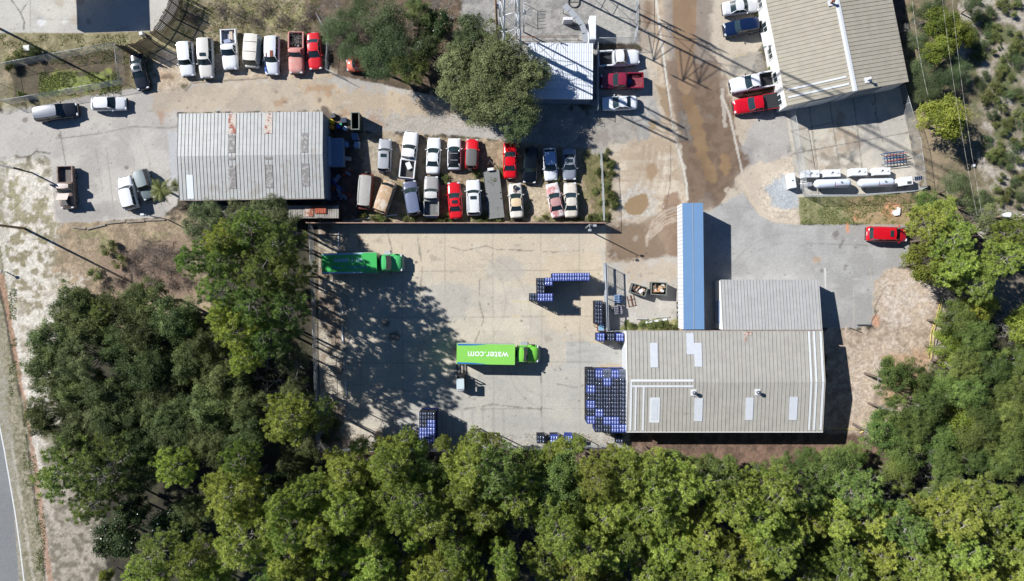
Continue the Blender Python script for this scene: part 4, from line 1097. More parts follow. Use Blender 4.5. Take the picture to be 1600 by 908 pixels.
def greenhouse(t, body, W, xf, xrf, xrr, xr, zb_, zt, gm_, paint_, inset=0.80, base_in=0.90, roof_m=None, rear=True, rails=False, body_rear=False, side_m=None):
    """windscreen, side and rear windows, pillars and roof; x positions front base, roof front, roof rear, rear base"""
    bw = W / 2 * base_in; rw = W / 2 * inset
    bf = [(xf + 0.10, 0), (xf, bw * .8), (xf - .16, bw)]
    # windscreen (curved, 5 columns)
    def strip(x_base, x_top, cb, ct, name, m_, pr=0.0):
        mb = MB(); vs = []; cols = (-1, -.6, -.2, .2, .6, 1)
        sgn = 1 if x_base > x_top else -1
        for q in cols:
            vs.append((x_base + sgn * (-(q * q) * cb), q * bw * .97, zb_ + .01)); vs.append((x_top + sgn * (-(q * q) * ct), q * rw * .97, zt - .02))
        fs = []
        for i in range(5):
            a = 2 * i; f = (a, a + 2, a + 3, a + 1)
            fs.append(f if sgn > 0 else tuple(reversed(f)))
        mb.add(vs, fs, 0, True)
        return mb.build(name, m_, t)
    strip(xf, xrf, .16, .08, 'windscreen', gm_)
    if rear: strip(xr, xrr, .12, .07, 'rear_window', paint_ if body_rear else gm_)
    fx, rx_ = xf - .16, xr + .12
    fxt, rxt = xrf - .08, xrr + .07
    for s in (-1, 1):
        mb = MB()
        n_ = 4 if (xrf - xrr) > 1.6 else 2
        mb.add([(fx, s * bw, zb_), (rx_, s * bw, zb_), (rxt, s * rw, zt - .02), (fxt, s * rw, zt - .02)], [(0, 3, 2, 1) if s > 0 else (0, 1, 2, 3)])
        mb.build('side_window', side_m or gm_, t)
    pm = MB()
    for s in (-1, 1):
        pm.tube((fx, s * bw, zb_), (fxt, s * rw, zt - .02), .045, .04, 6); pm.tube((rx_, s * bw, zb_), (rxt, s * rw, zt - .02), .06, .055, 6)
        mid = (fx + rx_) / 2 - .05; pm.tube((mid, s * bw * 1.005, zb_), ((fxt + rxt) / 2, s * rw * 1.01, zt - .02), .045, .04, 6)
    pm.build('window_pillars', paint_, body)  # the separate pillars between the windows, gathered in one mesh
    # roof: slightly domed
    mb = MB(); nx, ny = 8, 6; vs = []
    for i in range(nx + 1):
        tx = i / nx
        for j in range(ny + 1):
            q = -1 + 2 * j / ny
            x = rxt - .02 + (fxt - rxt + .04) * tx
            ex = 1 - abs(2 * tx - 1) ** 6 * .10
            cx_ = (xrf - fxt) * (1 - q * q) * max(0, (tx - .5) * 2) ** 3 - (rxt - xrr) * (1 - q * q) * max(0, (.5 - tx) * 2) ** 3
            vs.append((x + cx_, q * (rw + .03) * ex, zt - .02 + .055 * (1 - q * q) + .03 * (1 - (2 * tx - 1) ** 2) - (.02 if abs(q) == 1 else 0)))
    fs = [((i) * (ny + 1) + j, (i + 1) * (ny + 1) + j, (i + 1) * (ny + 1) + j + 1, i * (ny + 1) + j + 1) for i in range(nx) for j in range(ny)]
    mb.add(vs, fs, 0, True)
    roof = mb.build('roof', roof_m or paint_, t)
    if rails:
        for s in (-1, 1):
            mb = MB(); mb.tube((rxt + .15, s * rw * .9, zt + .09), (fxt - .2, s * rw * .9, zt + .09), .025, .025, 5); mb.build('roof_rail', M['galv'] if rails is True else rails, roof)
    return roof, rw, fxt, rxt

def lamps(t, L, W, zf, zr):
    for s in (-1, 1):
        mb = MB(); mb.rbox((L / 2 - .13, s * W * .34, zf), (.22, .34, .14), .05); mb.build('headlight', M['lamp_white'], t)
        mb = MB(); mb.rbox((-L / 2 + .12, s * W * .33, zr - .07), (.16, .22, .12), .04); mb.build('tail_light', M['lamp_red'], t)
    mb = MB(); mb.box((L / 2 - .02, 0, zf - .16), (.07, W * .5, .2)); mb.build('grille', M['black'], t)
    for s, nm_ in ((1, 'bumper'), (-1, 'bumper')):
        mb = MB(); mb.rbox((s * (L / 2 - .02), 0, .45), (.16, W * .84, .2), .06); mb.build(nm_, M['black'], t)

def mirrors(t, x, W, z, m_):
    for s in (-1, 1):
        mb = MB(); mb.rbox((x, s * (W / 2 + .09), z), (.13, .2, .14), .04); mb.build('mirror', m_, t)

def place(spec_rear, spec_front, zc=0.8):
    a = P3(*spec_rear, zc); b = P3(*spec_front, zc)
    d = b - a; c = (a + b) / 2
    return (c.x, c.y, 0), math.atan2(d.y, d.x), d.xy.length

def car(kind, rear, front, color, label, cat='car', name=None, W=None, dirt=None, mix=0.6, group=None, sunroof=False, roof=None, rough=.28, hood_c=None, rack=False, glass=None, H=None,
        bed_c=None, cover=None, cab=None, hood_open=False, spare=False, stripe=None, name_extra=None, flat_glass=None, cabf=None):
    loc, rz, L = place(rear, front)
    nm = name or {'sedan': 'sedan_car', 'suv': 'suv', 'van': 'minivan', 'pickup': 'pickup_truck', 'hatch': 'hatchback_car', 'jeep': 'off_road_car', 'bigvan': 'panel_van', 'wagon': 'station_wagon'}[kind]
    t = thing(nm, label, cat, loc, rz, group)
    key = f"{color}_{rough}_{dirt}_{mix}"
    pm_ = paint(key, color, rough=rough, dirt=dirt, mix=mix, var=0.04 if dirt is None else 0.12)
    rm_ = pm_ if roof is None else paint('roof_%s' % (roof,), roof, rough=max(rough, .35), var=.08)
    g_ = glass or M['glass']
    W = W or {'sedan': 1.80, 'suv': 1.88, 'van': 1.94, 'pickup': 1.96, 'hatch': 1.76, 'jeep': 1.72, 'bigvan': 2.0, 'wagon': 1.82}[kind]
    W *= 1.035
    h = L / 2
    if kind in ('sedan', 'hatch'):
        H = H or 1.45
        prof = [(-1, .82), (-.93, .97), (-.55, 1.02), (0, .98), (.35, .95), (.62, .86), (.9, .74), (1, .62)] if kind == 'sedan' else [(-1, .9), (-.9, 1.0), (0, .99), (.4, .95), (.7, .84), (.9, .74), (1, .62)]
        body = shell(W, L, prof, nose=4.0, tail=5.0).build('body', pm_, t)
        if kind == 'sedan': rf = greenhouse(t, body, W, h * .42, h * .10, -h * .36, -h * .68, .95, H, g_, pm_, inset=.70, base_in=.88, roof_m=rm_)
        else: rf = greenhouse(t, body, W, h * .46, h * .10, -h * .70, -h * .92, .96, H + .05, g_, pm_, inset=.74, base_in=.89, roof_m=rm_)
        wheels(t, (h * .60, -h * .58), W / 2 - .02, .33); lamps(t, L, W, .66, .82); mirrors(t, h * .30, W, 1.0, pm_)
        mb = MB(); mb.box((-h + .02, 0, .72), (.05, .5, .14)); mb.build('number_plate', M['wall_white'], t)
        zroof = H
    elif kind in ('suv', 'van', 'jeep', 'bigvan', 'wagon'):
        H = H or {'suv': 1.75, 'van': 1.78, 'jeep': 1.78, 'bigvan': 2.1, 'wagon': 1.5}[kind]
        fx = {'suv': .42, 'van': .60, 'jeep': .32, 'bigvan': .66, 'wagon': .36}[kind]
        ft = {'suv': .20, 'van': .28, 'jeep': .24, 'bigvan': .42, 'wagon': .08}[kind]
        if cabf: fx, ft = cabf
        zbelt = 1.12 if kind != 'wagon' else .95
        prof = [(-1, zbelt - .12), (-.92, zbelt), (fx - .05, zbelt - .01), (fx + .1, zbelt - .06), (.8, zbelt - .2), (.95, zbelt - .32), (1, zbelt - .46)] if fx < .7 else [(-1, zbelt - .12), (-.92, zbelt), (fx - .02, zbelt - .01), (1, zbelt - .12)]
        body = shell(W, L, prof, nose=5.0, tail=9.0, tuck=.96).build('body', pm_, t)
        rf = greenhouse(t, body, W, h * fx, h * ft, -h * (.86 if kind != 'wagon' else .76), -h * .95, zbelt, H, g_, pm_, inset=.76 if kind != 'bigvan' else .86, base_in=.90 if kind != 'bigvan' else .95, roof_m=rm_, rails=rack, side_m=pm_ if kind == 'bigvan' else None)
        wheels(t, (h * .62, -h * .58), W / 2 - .01, .37); lamps(t, L, W, zbelt - .36, zbelt - .08); mirrors(t, h * (fx - .08), W, zbelt + .06, pm_ if kind != 'bigvan' else M['black'])
        mb = MB(); mb.box((-h + .02, 0, .8), (.05, .5, .14)); mb.build('number_plate', M['wall_white'], t)
        zroof = H
        if spare:
            mb = MB(); mb.tube((-h - .02, .1, .95), (-h - .24, .1, .95), .36, .36, 18); sp = mb.build('spare_wheel', M['tyre'], t)
            mb = MB(); mb.tube((-h - .24, .1, .95), (-h - .26, .1, .95), .2, .18, 12); mb.build('wheel_cover', M['rim'], sp)
    elif kind == 'pickup':
        H = H or 1.85
        cf = cab or (.40, .18, -.20, -.24)       # windscreen base, roof front, roof rear, rear glass base
        bedx = cf[3] - .035
        zbelt = 1.18
        prof = [(-1, zbelt), (cf[0] - .05, zbelt), (cf[0] + .08, zbelt - .05), (.82, zbelt - .14), (.94, zbelt - .24), (1, zbelt - .36)]
        body = shell(W, L, prof, x0=bedx, x1=1.0, nose=6.0, tail=20, tuck=.95, crown=.05, n=18).build('body', pm_, t)
        rf = greenhouse(t, body, W, h * cf[0], h * cf[1], h * cf[2], h * cf[3], zbelt, H, g_, pm_, inset=.77, base_in=.90, roof_m=rm_)
        x0, x1 = -h + .06, h * bedx - .03; bl = x1 - x0; xc = (x0 + x1) / 2
        fm_ = mat('bed_floor_%s' % (bed_c,), base(*(bed_c or (70, 72, 76))), rough=.8, var=.15)
        bp_ = pm_
        mb = MB()
        for s in (-1, 1):
            mb.box((xc, s * (W / 2 - .07), .86), (bl, .12, .66)); mb.box((xc, s * (W / 2 - .05), 1.2), (bl, .16, .035))
        mb.box((x1 - .03, 0, .86), (.06, W - .25, .66))
        bd = mb.build('bed', bp_, t)
        mb = MB(); mb.box((xc, 0, .60), (bl, W - .24, .06))
        for q in range(9): mb.box((xc, -W * .36 + q * W * .09, .645), (bl - .08, .05, .03))
        mb.build('bed_floor', fm_, bd)
        mb = MB()
        for s in (-1, 1): mb.box((xc - bl * .05, s * (W / 2 - .28), .74), (.9, .24, .22))
        mb.build('wheel_arch', fm_, bd)
        mb = MB(); mb.box((x0 - .0, 0, .88), (.08, W - .06, .62)); mb.build('tailgate', bp_, t)
        if cover:
            mb = MB(); mb.rbox((xc, 0, 1.24), (bl + .04, W - .08, .07), .06); mb.build('bed_cover', mat('cover_%s' % (cover,), base(*cover), rough=.6), t)
        wheels(t, (h * .62, -h * .56), W / 2 - .01, .39, .26); lamps(t, L, W, zbelt - .3, zbelt - .16); mirrors(t, h * (cf[0] - .08), W, zbelt + .08, M['black'])
        mb = MB(); mb.rbox((-h - .04, 0, .52), (.18, W * .86, .16), .04); mb.build('step_bumper', M['chrome'], t)
        zroof = H
        t['_bed'] = [xc, bl]
    if sunroof:
        roof_o, rw, fxt, rxt = rf
        mb = MB(); mb.rbox((fxt - .55 if kind != 'sedan' else fxt - .45, 0, zroof + .095), (.45, rw * 1.1, .03), .05); mb.build('sunroof', M['glass'], roof_o)
    if hood_c is not None:
        mb = MB(); fr = {'sedan': .42, 'suv': .42, 'pickup': (cab or (.40,))[0]}.get(kind, .4)
        xa, xb = h * (fr + .06), h * .93
        mb.rbox(((xa + xb) / 2, 0, prof[2][1] * 0 + lerp_prof(prof, (xa + xb) / 2 / h) + .075), (xb - xa, W * .74, .02), .12)
        mb.build('bonnet', paint('hood_%s' % (hood_c,), hood_c, rough=.5), t)
    t['_L'] = L; t['_W'] = W; t['_z'] = zroof
    return t

G1 = 'cars lined up below the scrub at the top left'
G2 = 'front row of the used car lot'
G3 = 'back row of the used car lot beside the board wall'
G4 = 'vehicles parked by the white-roofed building'
G5 = 'vehicles parked nose out at the white front wall'
WH = (244, 246, 248)
# upper left row (noses down)
car('suv', (289.5, 65), (293.5, 119), WH, 'plain white SUV at the left end of the top row, beside the beige SUV', group=G1, rough=.35)
car('suv', (321, 59), (323, 122), (226, 222, 214), 'pearl beige SUV with a small sunroof between two white vehicles', group=G1, sunroof=True, H=1.85)
t = car('pickup', (357.5, 47), (360.5, 109), WH, 'white pickup with loose boxes in its open bed in the top row', cat='pickup', group=G1, bed_c=(190, 194, 204), cab=(.36, .12, -.14, -.2))
t_white_bed = t
t = car('bigvan', (397, 54), (393.5, 106), (232, 226, 214), 'old cream delivery van with three roof panels in the top row', cat='van', group=G1, rough=.6, dirt=base(190, 168, 140), mix=.68, W=1.95, H=2.0, cabf=(.93, .72))
mb = MB()
for x_ in (-.85, .45): mb.box((x_, 0, 2.07), (.05, 1.6, .04))
mb.build('roof_seam', M['black'], t)
t = car('suv', (425.5, 56), (424.5, 117), (232, 236, 244), 'white utility vehicle with brown peeled roof patches and blue fender', cat='car', group=G1, rough=.4, H=1.72)
mb = MB(); mb.box((.1, .25, 1.79), (.85, .38, .02)); o = mb.build('peeled_patch', mat('peeled_brown', base(136, 78, 52), rough=.9, var=.3), t)
mb = MB(); mb.box((.25, -.45, 1.785), (.5, .14, .02)); mb.build('peeled_patch', mat('peeled_brown2', base(140, 96, 76), rough=.9, var=.3), t)
mb = MB(); mb.box((1.75, -.74, 1.02), (1.0, .2, .06)); o = mb.build('fender', paint('blue_fender', (70, 110, 200)), t); o['label'] = 'blue front fender'
t_pink = car('pickup', (463.5, 51), (463, 115), (212, 140, 130), 'faded pink pickup with branches and a tyre in its bed', cat='pickup', group=G1, rough=.6, dirt=base(200, 160, 150), mix=.55, bed_c=(50, 46, 44), cab=(.26, .10, -.10, -.15))
car('sedan', (489, 51), (493, 108), (226, 44, 52), 'bright red sedan at the right end of the top row under bare branches', group=G1)
t = car('hatch', (575, 99), (541, 102), (206, 92, 62), 'small orange-red car half hidden under the feathery tree', rough=.6, dirt=base(160, 80, 60), mix=.6, W=1.6)
# left lot
car('sedan', (212, 84), (223, 139), (40, 44, 50), 'black sedan parked beside the chain-link plot', rough=.2, roof=(84, 90, 100), sunroof=True)
car('suv', (54, 180), (121, 170.5), (34, 36, 44), 'dark navy SUV parked at the left edge below the fenced plot', rough=.2, roof=(120, 126, 138))
car('hatch', (142, 162.5), (197, 161.5), (236, 238, 242), 'white hatchback parked next to the dark navy SUV', rough=.25)
t_open = car('pickup', (103.5, 260), (106, 326), (150, 128, 116), 'old brown pickup with its bonnet raised, alone on the left lot', cat='pickup', rough=.7, dirt=base(120, 96, 80), mix=.5, roof=(226, 208, 198), bed_c=(130, 122, 116), cab=(.30, .10, -.12, -.17))
mb = MB(); o_ = MB()
o_.box((1.62, 0, 1.62), (1.05, 1.5, .05), M4=Matrix.Translation((1.1, 0, 1.25)) @ Matrix.Rotation(-.5, 4, 'Y') @ Matrix.Translation((-1.1, 0, -1.25)))
o_.build('bonnet', paint('raised_bonnet', (222, 204, 192), rough=.6), t_open)
mb.box((1.9, 0, 1.14), (1.1, 1.15, .06)); mb.build('engine_bay', M['black'], t_open)
car('suv', (206, 327), (193.5, 276), (240, 242, 246), 'white SUV parked tight beside the grey-green one on the left lot', rough=.3, H=1.7)
car('suv', (219, 266), (234, 311), (120, 132, 136), 'grey-green SUV parked tight beside the white one on the left lot', rough=.4, roof=(138, 150, 152), H=1.75, W=1.72)
# used car lot, front row
car('suv', (600.5, 269), (602, 217), (176, 178, 184), 'silver SUV with sunroof and spare wheel at the left end of the front row', group=G2, sunroof=True, spare=True, W=1.72)
t_bedbox = car('pickup', (635.5, 279), (643, 206), (246, 246, 248), 'long white pickup carrying a white box in its bed', cat='pickup', group=G2, bed_c=(90, 88, 84), cab=(.44, .22, -.12, -.18))
car('sedan', (676, 272), (678.5, 214.5), (246, 247, 248), 'white sedan between the long white pickup and the black-roofed car', group=G2, rough=.22)
t = car('hatch', (709.5, 265.5), (710, 215.5), (238, 238, 242), 'white coupe with black roof and hatch in the front row', group=G2, roof=(18, 19, 22), rough=.25, W=1.78, H=1.36)
mb = MB()
for x_ in (-.05, -.95): mb.box((x_, 0, 1.46), (.05, 1.0, .02))
mb.build('roof_bar', M['galv'], t)
car('jeep', (736.5, 264), (738, 217), (226, 22, 40), 'red off-road car with grey soft top and spare wheel', group=G2, roof=(110, 108, 106), spare=True, rough=.4, W=1.7)
car('sedan', (797, 279), (797, 220), (222, 22, 34), 'red sedan parked beside the black one near the oak shadow', group=G2, rough=.2)
car('suv', (830, 230), (827, 286), (16, 22, 26), 'black SUV beside the red sedan in the front row', group=G2, rough=.2, H=1.6)
car('hatch', (858, 231), (861.5, 282), (238, 242, 248), 'white hatchback with a sky reflection painted into its roof in the front row', group=G2, rough=.12, roof=(170, 196, 232), W=1.78)  # white car; the blue roof colour is a painted sky reflection
car('sedan', (889, 232), (890.5, 281), (150, 156, 168), 'silver-grey sedan at the right end of the front row', group=G2, rough=.2, sunroof=True)
# back row
car('bigvan', (573.5, 272), (569.5, 328), (128, 70, 58), 'maroon-trimmed SUV with a grey ribbed roof beside the tan van', group=G3, roof=(178, 174, 168), rough=.5, rack=True, H=1.85, W=1.85, spare=True, cabf=(.92, .80))
car('bigvan', (593.5, 333), (610, 284), (198, 166, 130), 'tan van parked askew beside the maroon-trimmed SUV', cat='van', group=G3, rough=.5, dirt=base(222, 208, 190), mix=.5, H=1.95, W=1.85, cabf=(.88, .66))
car('van', (649, 337), (639.5, 283), (92, 98, 122), 'faded slate-blue minivan with red tail lights, parked askew', cat='van', group=G3, rough=.4, roof=(112, 122, 150), dirt=base(130, 136, 150), mix=.6)
car('pickup', (674, 338), (674.5, 275.5), (164, 162, 160), 'grey pickup with an empty half-shaded bed in the back row', cat='pickup', group=G3, rough=.35, roof=(216, 214, 210), bed_c=(126, 126, 126), cab=(.38, .18, -.14, -.2))
car('sedan', (713, 342), (708.5, 284.5), (220, 34, 42), 'red sedan with a black sunroof in the back row', group=G3, sunroof=True, rough=.2)
car('suv', (741, 337), (739, 280.5), (234, 236, 238), 'white SUV with sunroof and roof rack next to the flat trailer', group=G3, rough=.3, sunroof=True, rack=True, H=1.72)
t_wreck = car('sedan', (808, 341), (804.5, 286), (232, 226, 214), 'stripped white sedan with a wheel on its bonnet and a peach roof', group=G3, rough=.5, roof=(232, 206, 168), dirt=base(206, 190, 168), mix=.62)
car('sedan', (872.5, 340), (862, 286), (196, 132, 130), 'rust-blotched pink old sedan parked askew', group=G3, rough=.7, dirt=base(232, 222, 220), mix=.47, roof=(196, 150, 146))
car('sedan', (893, 340), (891, 285), (222, 214, 200), 'old cream saloon at the right end of the back row', group=G3, rough=.5, dirt=base(196, 186, 170), mix=.58)
# by the compound
car('pickup', (934.5, 93), (999, 89), (244, 246, 250), 'white pickup with an empty dark bed under the tower shadow', cat='pickup', group=G4, bed_c=(64, 66, 70), cab=(.42, .20, -.20, -.25))
t_mar = car('pickup', (1005, 126.5), (938.5, 127), (142, 42, 66), 'maroon pickup parked between the white pickup and the white sedan', cat='pickup', group=G4, bed_c=(150, 70, 80), cab=(.46, .24, -.14, -.2))
car('sedan', (996, 160), (940.5, 162), (242, 246, 252), 'white sedan parked nose to the white-roofed building', group=G4, rough=.2)
# by the office front
car('sedan', (1129.5, 14), (1185, 7), (226, 228, 232), 'pale silver sedan at the top of the office parking row', group=G5, rough=.2)
car('suv', (1186, 38), (1131, 47), (22, 38, 72), 'dark blue SUV parked below the silver sedan at the office', group=G5, rough=.15)
car('pickup', (1212, 122), (1141, 135), (242, 244, 250), 'white pickup with an open bed parked at the office corner', cat='pickup', group=G5, bed_c=(40, 42, 46), cab=(.40, .18, -.16, -.22))
car('pickup', (1218, 157), (1146, 168), (206, 22, 40), 'red pickup with a black bed cover beside the office corner', cat='pickup', group=G5, rough=.15, cover=(42, 44, 48), cab=(.42, .20, -.18, -.24))
t = car('van', (1354.5, 365), (1417.5, 367), (214, 18, 40), 'red minivan alone on the grey asphalt by the right-hand trees', cat='minivan', rough=.18, sunroof=True, H=1.75)

# things lying in beds and on cars
def local(t, x, y, z=0):
    c, s = math.cos(t.rotation_euler.z), math.sin(t.rotation_euler.z)
    return (t.location.x + x * c - y * s, t.location.y + x * s + y * c, z)
def small(name, label, cat, mb, m_, loc, rz=0, group=None):
    o = mb.build(name, m_, None, loc, rz); return tag(o, label, cat, group)
mb = MB(); mb.rbox((0, 0, .25), (.95, .65, .5), .05); small('storage_box', 'white box lying in the bed of the long white pickup', 'box', mb, M['white_metal'], local(t_bedbox, -1.45, -.15, .67), t_bedbox.rotation_euler.z + .5)
mb = MB(); mb.rbox((0, 0, .14), (1.2, .4, .28), .04); small('cardboard_box', 'pale carton in the bed of the white pickup in the top row', 'box', mb, mat('carton', base(214, 196, 176), rough=.9), local(t_white_bed, -1.9, .3, .67), t_white_bed.rotation_euler.z)
mb = MB(); mb.rbox((0, 0, .2), (.5, .9, .4), .04); small('blue_crate', 'blue-grey crate in the bed of the white pickup in the top row', 'crate', mb, mat('bluegrey_plastic', base(150, 160, 190), rough=.6), local(t_white_bed, -1.1, -.2, .67), t_white_bed.rotation_euler.z + .2)
def tyre(name, label, loc, r=.33, w=.22, group=None):
    t = thing(name, label, 'tyre', loc, 0, group)
    mb = MB(); n = 18
    for k in range(n):
        a0, a1 = 2 * math.pi * k / n, 2 * math.pi * (k + 1) / n
        prof = [(r, .04), (r, w - .04), (r - .05, w), (r * .6, w), (r * .55, w - .04), (r * .55, .04), (r * .6, 0), (r - .05, 0)]
        for (ra, za), (rb_, zb_) in zip(prof, prof[1:] + prof[:1]):
            mb.add([(ra * math.cos(a0), ra * math.sin(a0), za), (ra * math.cos(a1), ra * math.sin(a1), za), (rb_ * math.cos(a1), rb_ * math.sin(a1), zb_), (rb_ * math.cos(a0), rb_ * math.sin(a0), zb_)], [(0, 1, 2, 3)], 0, True)
    mb.build('tread', M['tyre'], t); return t
tp = tyre('loose_tyre', 'worn tyre lying in the bed of the faded pink pickup', local(t_pink, -.95, .15, .67))
mb = MB(); mb.tube((0, 0, .05), (0, 0, .12), .19, .19, 12); mb.build('rim', M['rim'], tp)
tw_ = tyre('loose_wheel', 'wheel lying on the bonnet of the stripped white sedan', local(t_wreck, 1.72, 0, .99), .3)
mb = MB(); mb.tube((0, 0, .05), (0, 0, .14), .17, .17, 12); mb.build('rim', M['rim'], tw_)
mb = MB()
rr_ = random.Random(8)
for k in range(14): 
    a = Vector((rr_.uniform(-.3, .3), rr_.uniform(-.6, .6), rr_.uniform(.02, .12))); b = a + Vector((rr_.uniform(-.3, .3), rr_.uniform(-.4, .4), rr_.uniform(-.02, .05))); mb.tube(a, b, .03, .03, 5)
small('engine_scrap', 'rusty engine scrap heaped before the windscreen of the stripped sedan', 'scrap', mb, M['rust'], local(t_wreck, 1.15, 0, 1.0))
mb = MB(); mb.rbox((0, 0, .12), (.55, .7, .24), .08); small('tarp_bundle', 'blue bundle in the bed of the maroon pickup', 'bundle', mb, mat('blue_tarp', base(60, 80, 140), rough=.7), local(t_mar, -1.0, .1, .67))
def brush(name, label, loc, size, n, seed, m_=None, h=.4, cat='brushwood'):
    mb = MB(); r_ = random.Random(seed)
    for k in range(n):
        a = Vector((r_.uniform(-size[0], size[0]), r_.uniform(-size[1], size[1]), r_.uniform(.0, h)))
        an = r_.uniform(0, 6.28); l_ = r_.uniform(.3, 1.0)
        b = a + Vector((math.cos(an) * l_, math.sin(an) * l_, r_.uniform(-.1, .3)))
        mid = (a + b) / 2 + Vector((r_.uniform(-.1, .1), r_.uniform(-.1, .1), r_.uniform(0, .12)))
        mb.tube(a, mid, .016, .012, 4); mb.tube(mid, b, .012, .005, 4)
    o = mb.build(name, m_ or M['greybark'], None, loc); return tag(o, label, cat)
brush('cut_branches', 'grey cut branches piled in the bed of the faded pink pickup', local(t_pink, -1.75, 0, .68), (.55, .75), 60, 2, h=.5)

# flat trailer
a = P3(767, 264, .6); b = P3(776, 341, .6); d = b - a
t = thing('flatbed_trailer', 'long flat grey steel trailer parked between the white SUV and the stripped sedan', 'trailer', ((a.x + b.x) / 2, (a.y + b.y) / 2, 0), math.atan2(d.y, d.x))
Lt = d.length; mb = MB(); mb.box((.1, 0, .62), (Lt - .2, 2.1, .1)); mb.build('deck', mat('grey_plate', base(132, 132, 130), rough=.7, var=.1, scale=2, var2=base(112, 106, 100), mix=.62), t)
mb = MB(); mb.box((0, 1.07, .6), (Lt - .2, .05, .2)); mb.box((0, -1.07, .6), (Lt - .2, .05, .2)); mb.build('side_rail', M['junk_dark'], t)
for s in (-1, 1):
    mb = MB(); mb.tube((-Lt / 2 + .1, s * .7, .55), (-Lt / 2 - 1.2, 0, .5), .05, .05, 6); mb.build('drawbar', M['junk_dark'], t)
mb = MB(); mb.rbox((-Lt / 2 + .1, -.05, .85), (.36, .8, .3), .03); mb.build('tool_box', M['white_metal'], t)
for x_ in (0, .8):
    for s in (-1, 1):
        mb = MB(); mb.tube((x_, s * .8, .34), (x_, s * 1.02, .34), .34, .34, 14); mb.build('wheel', M['tyre'], t)

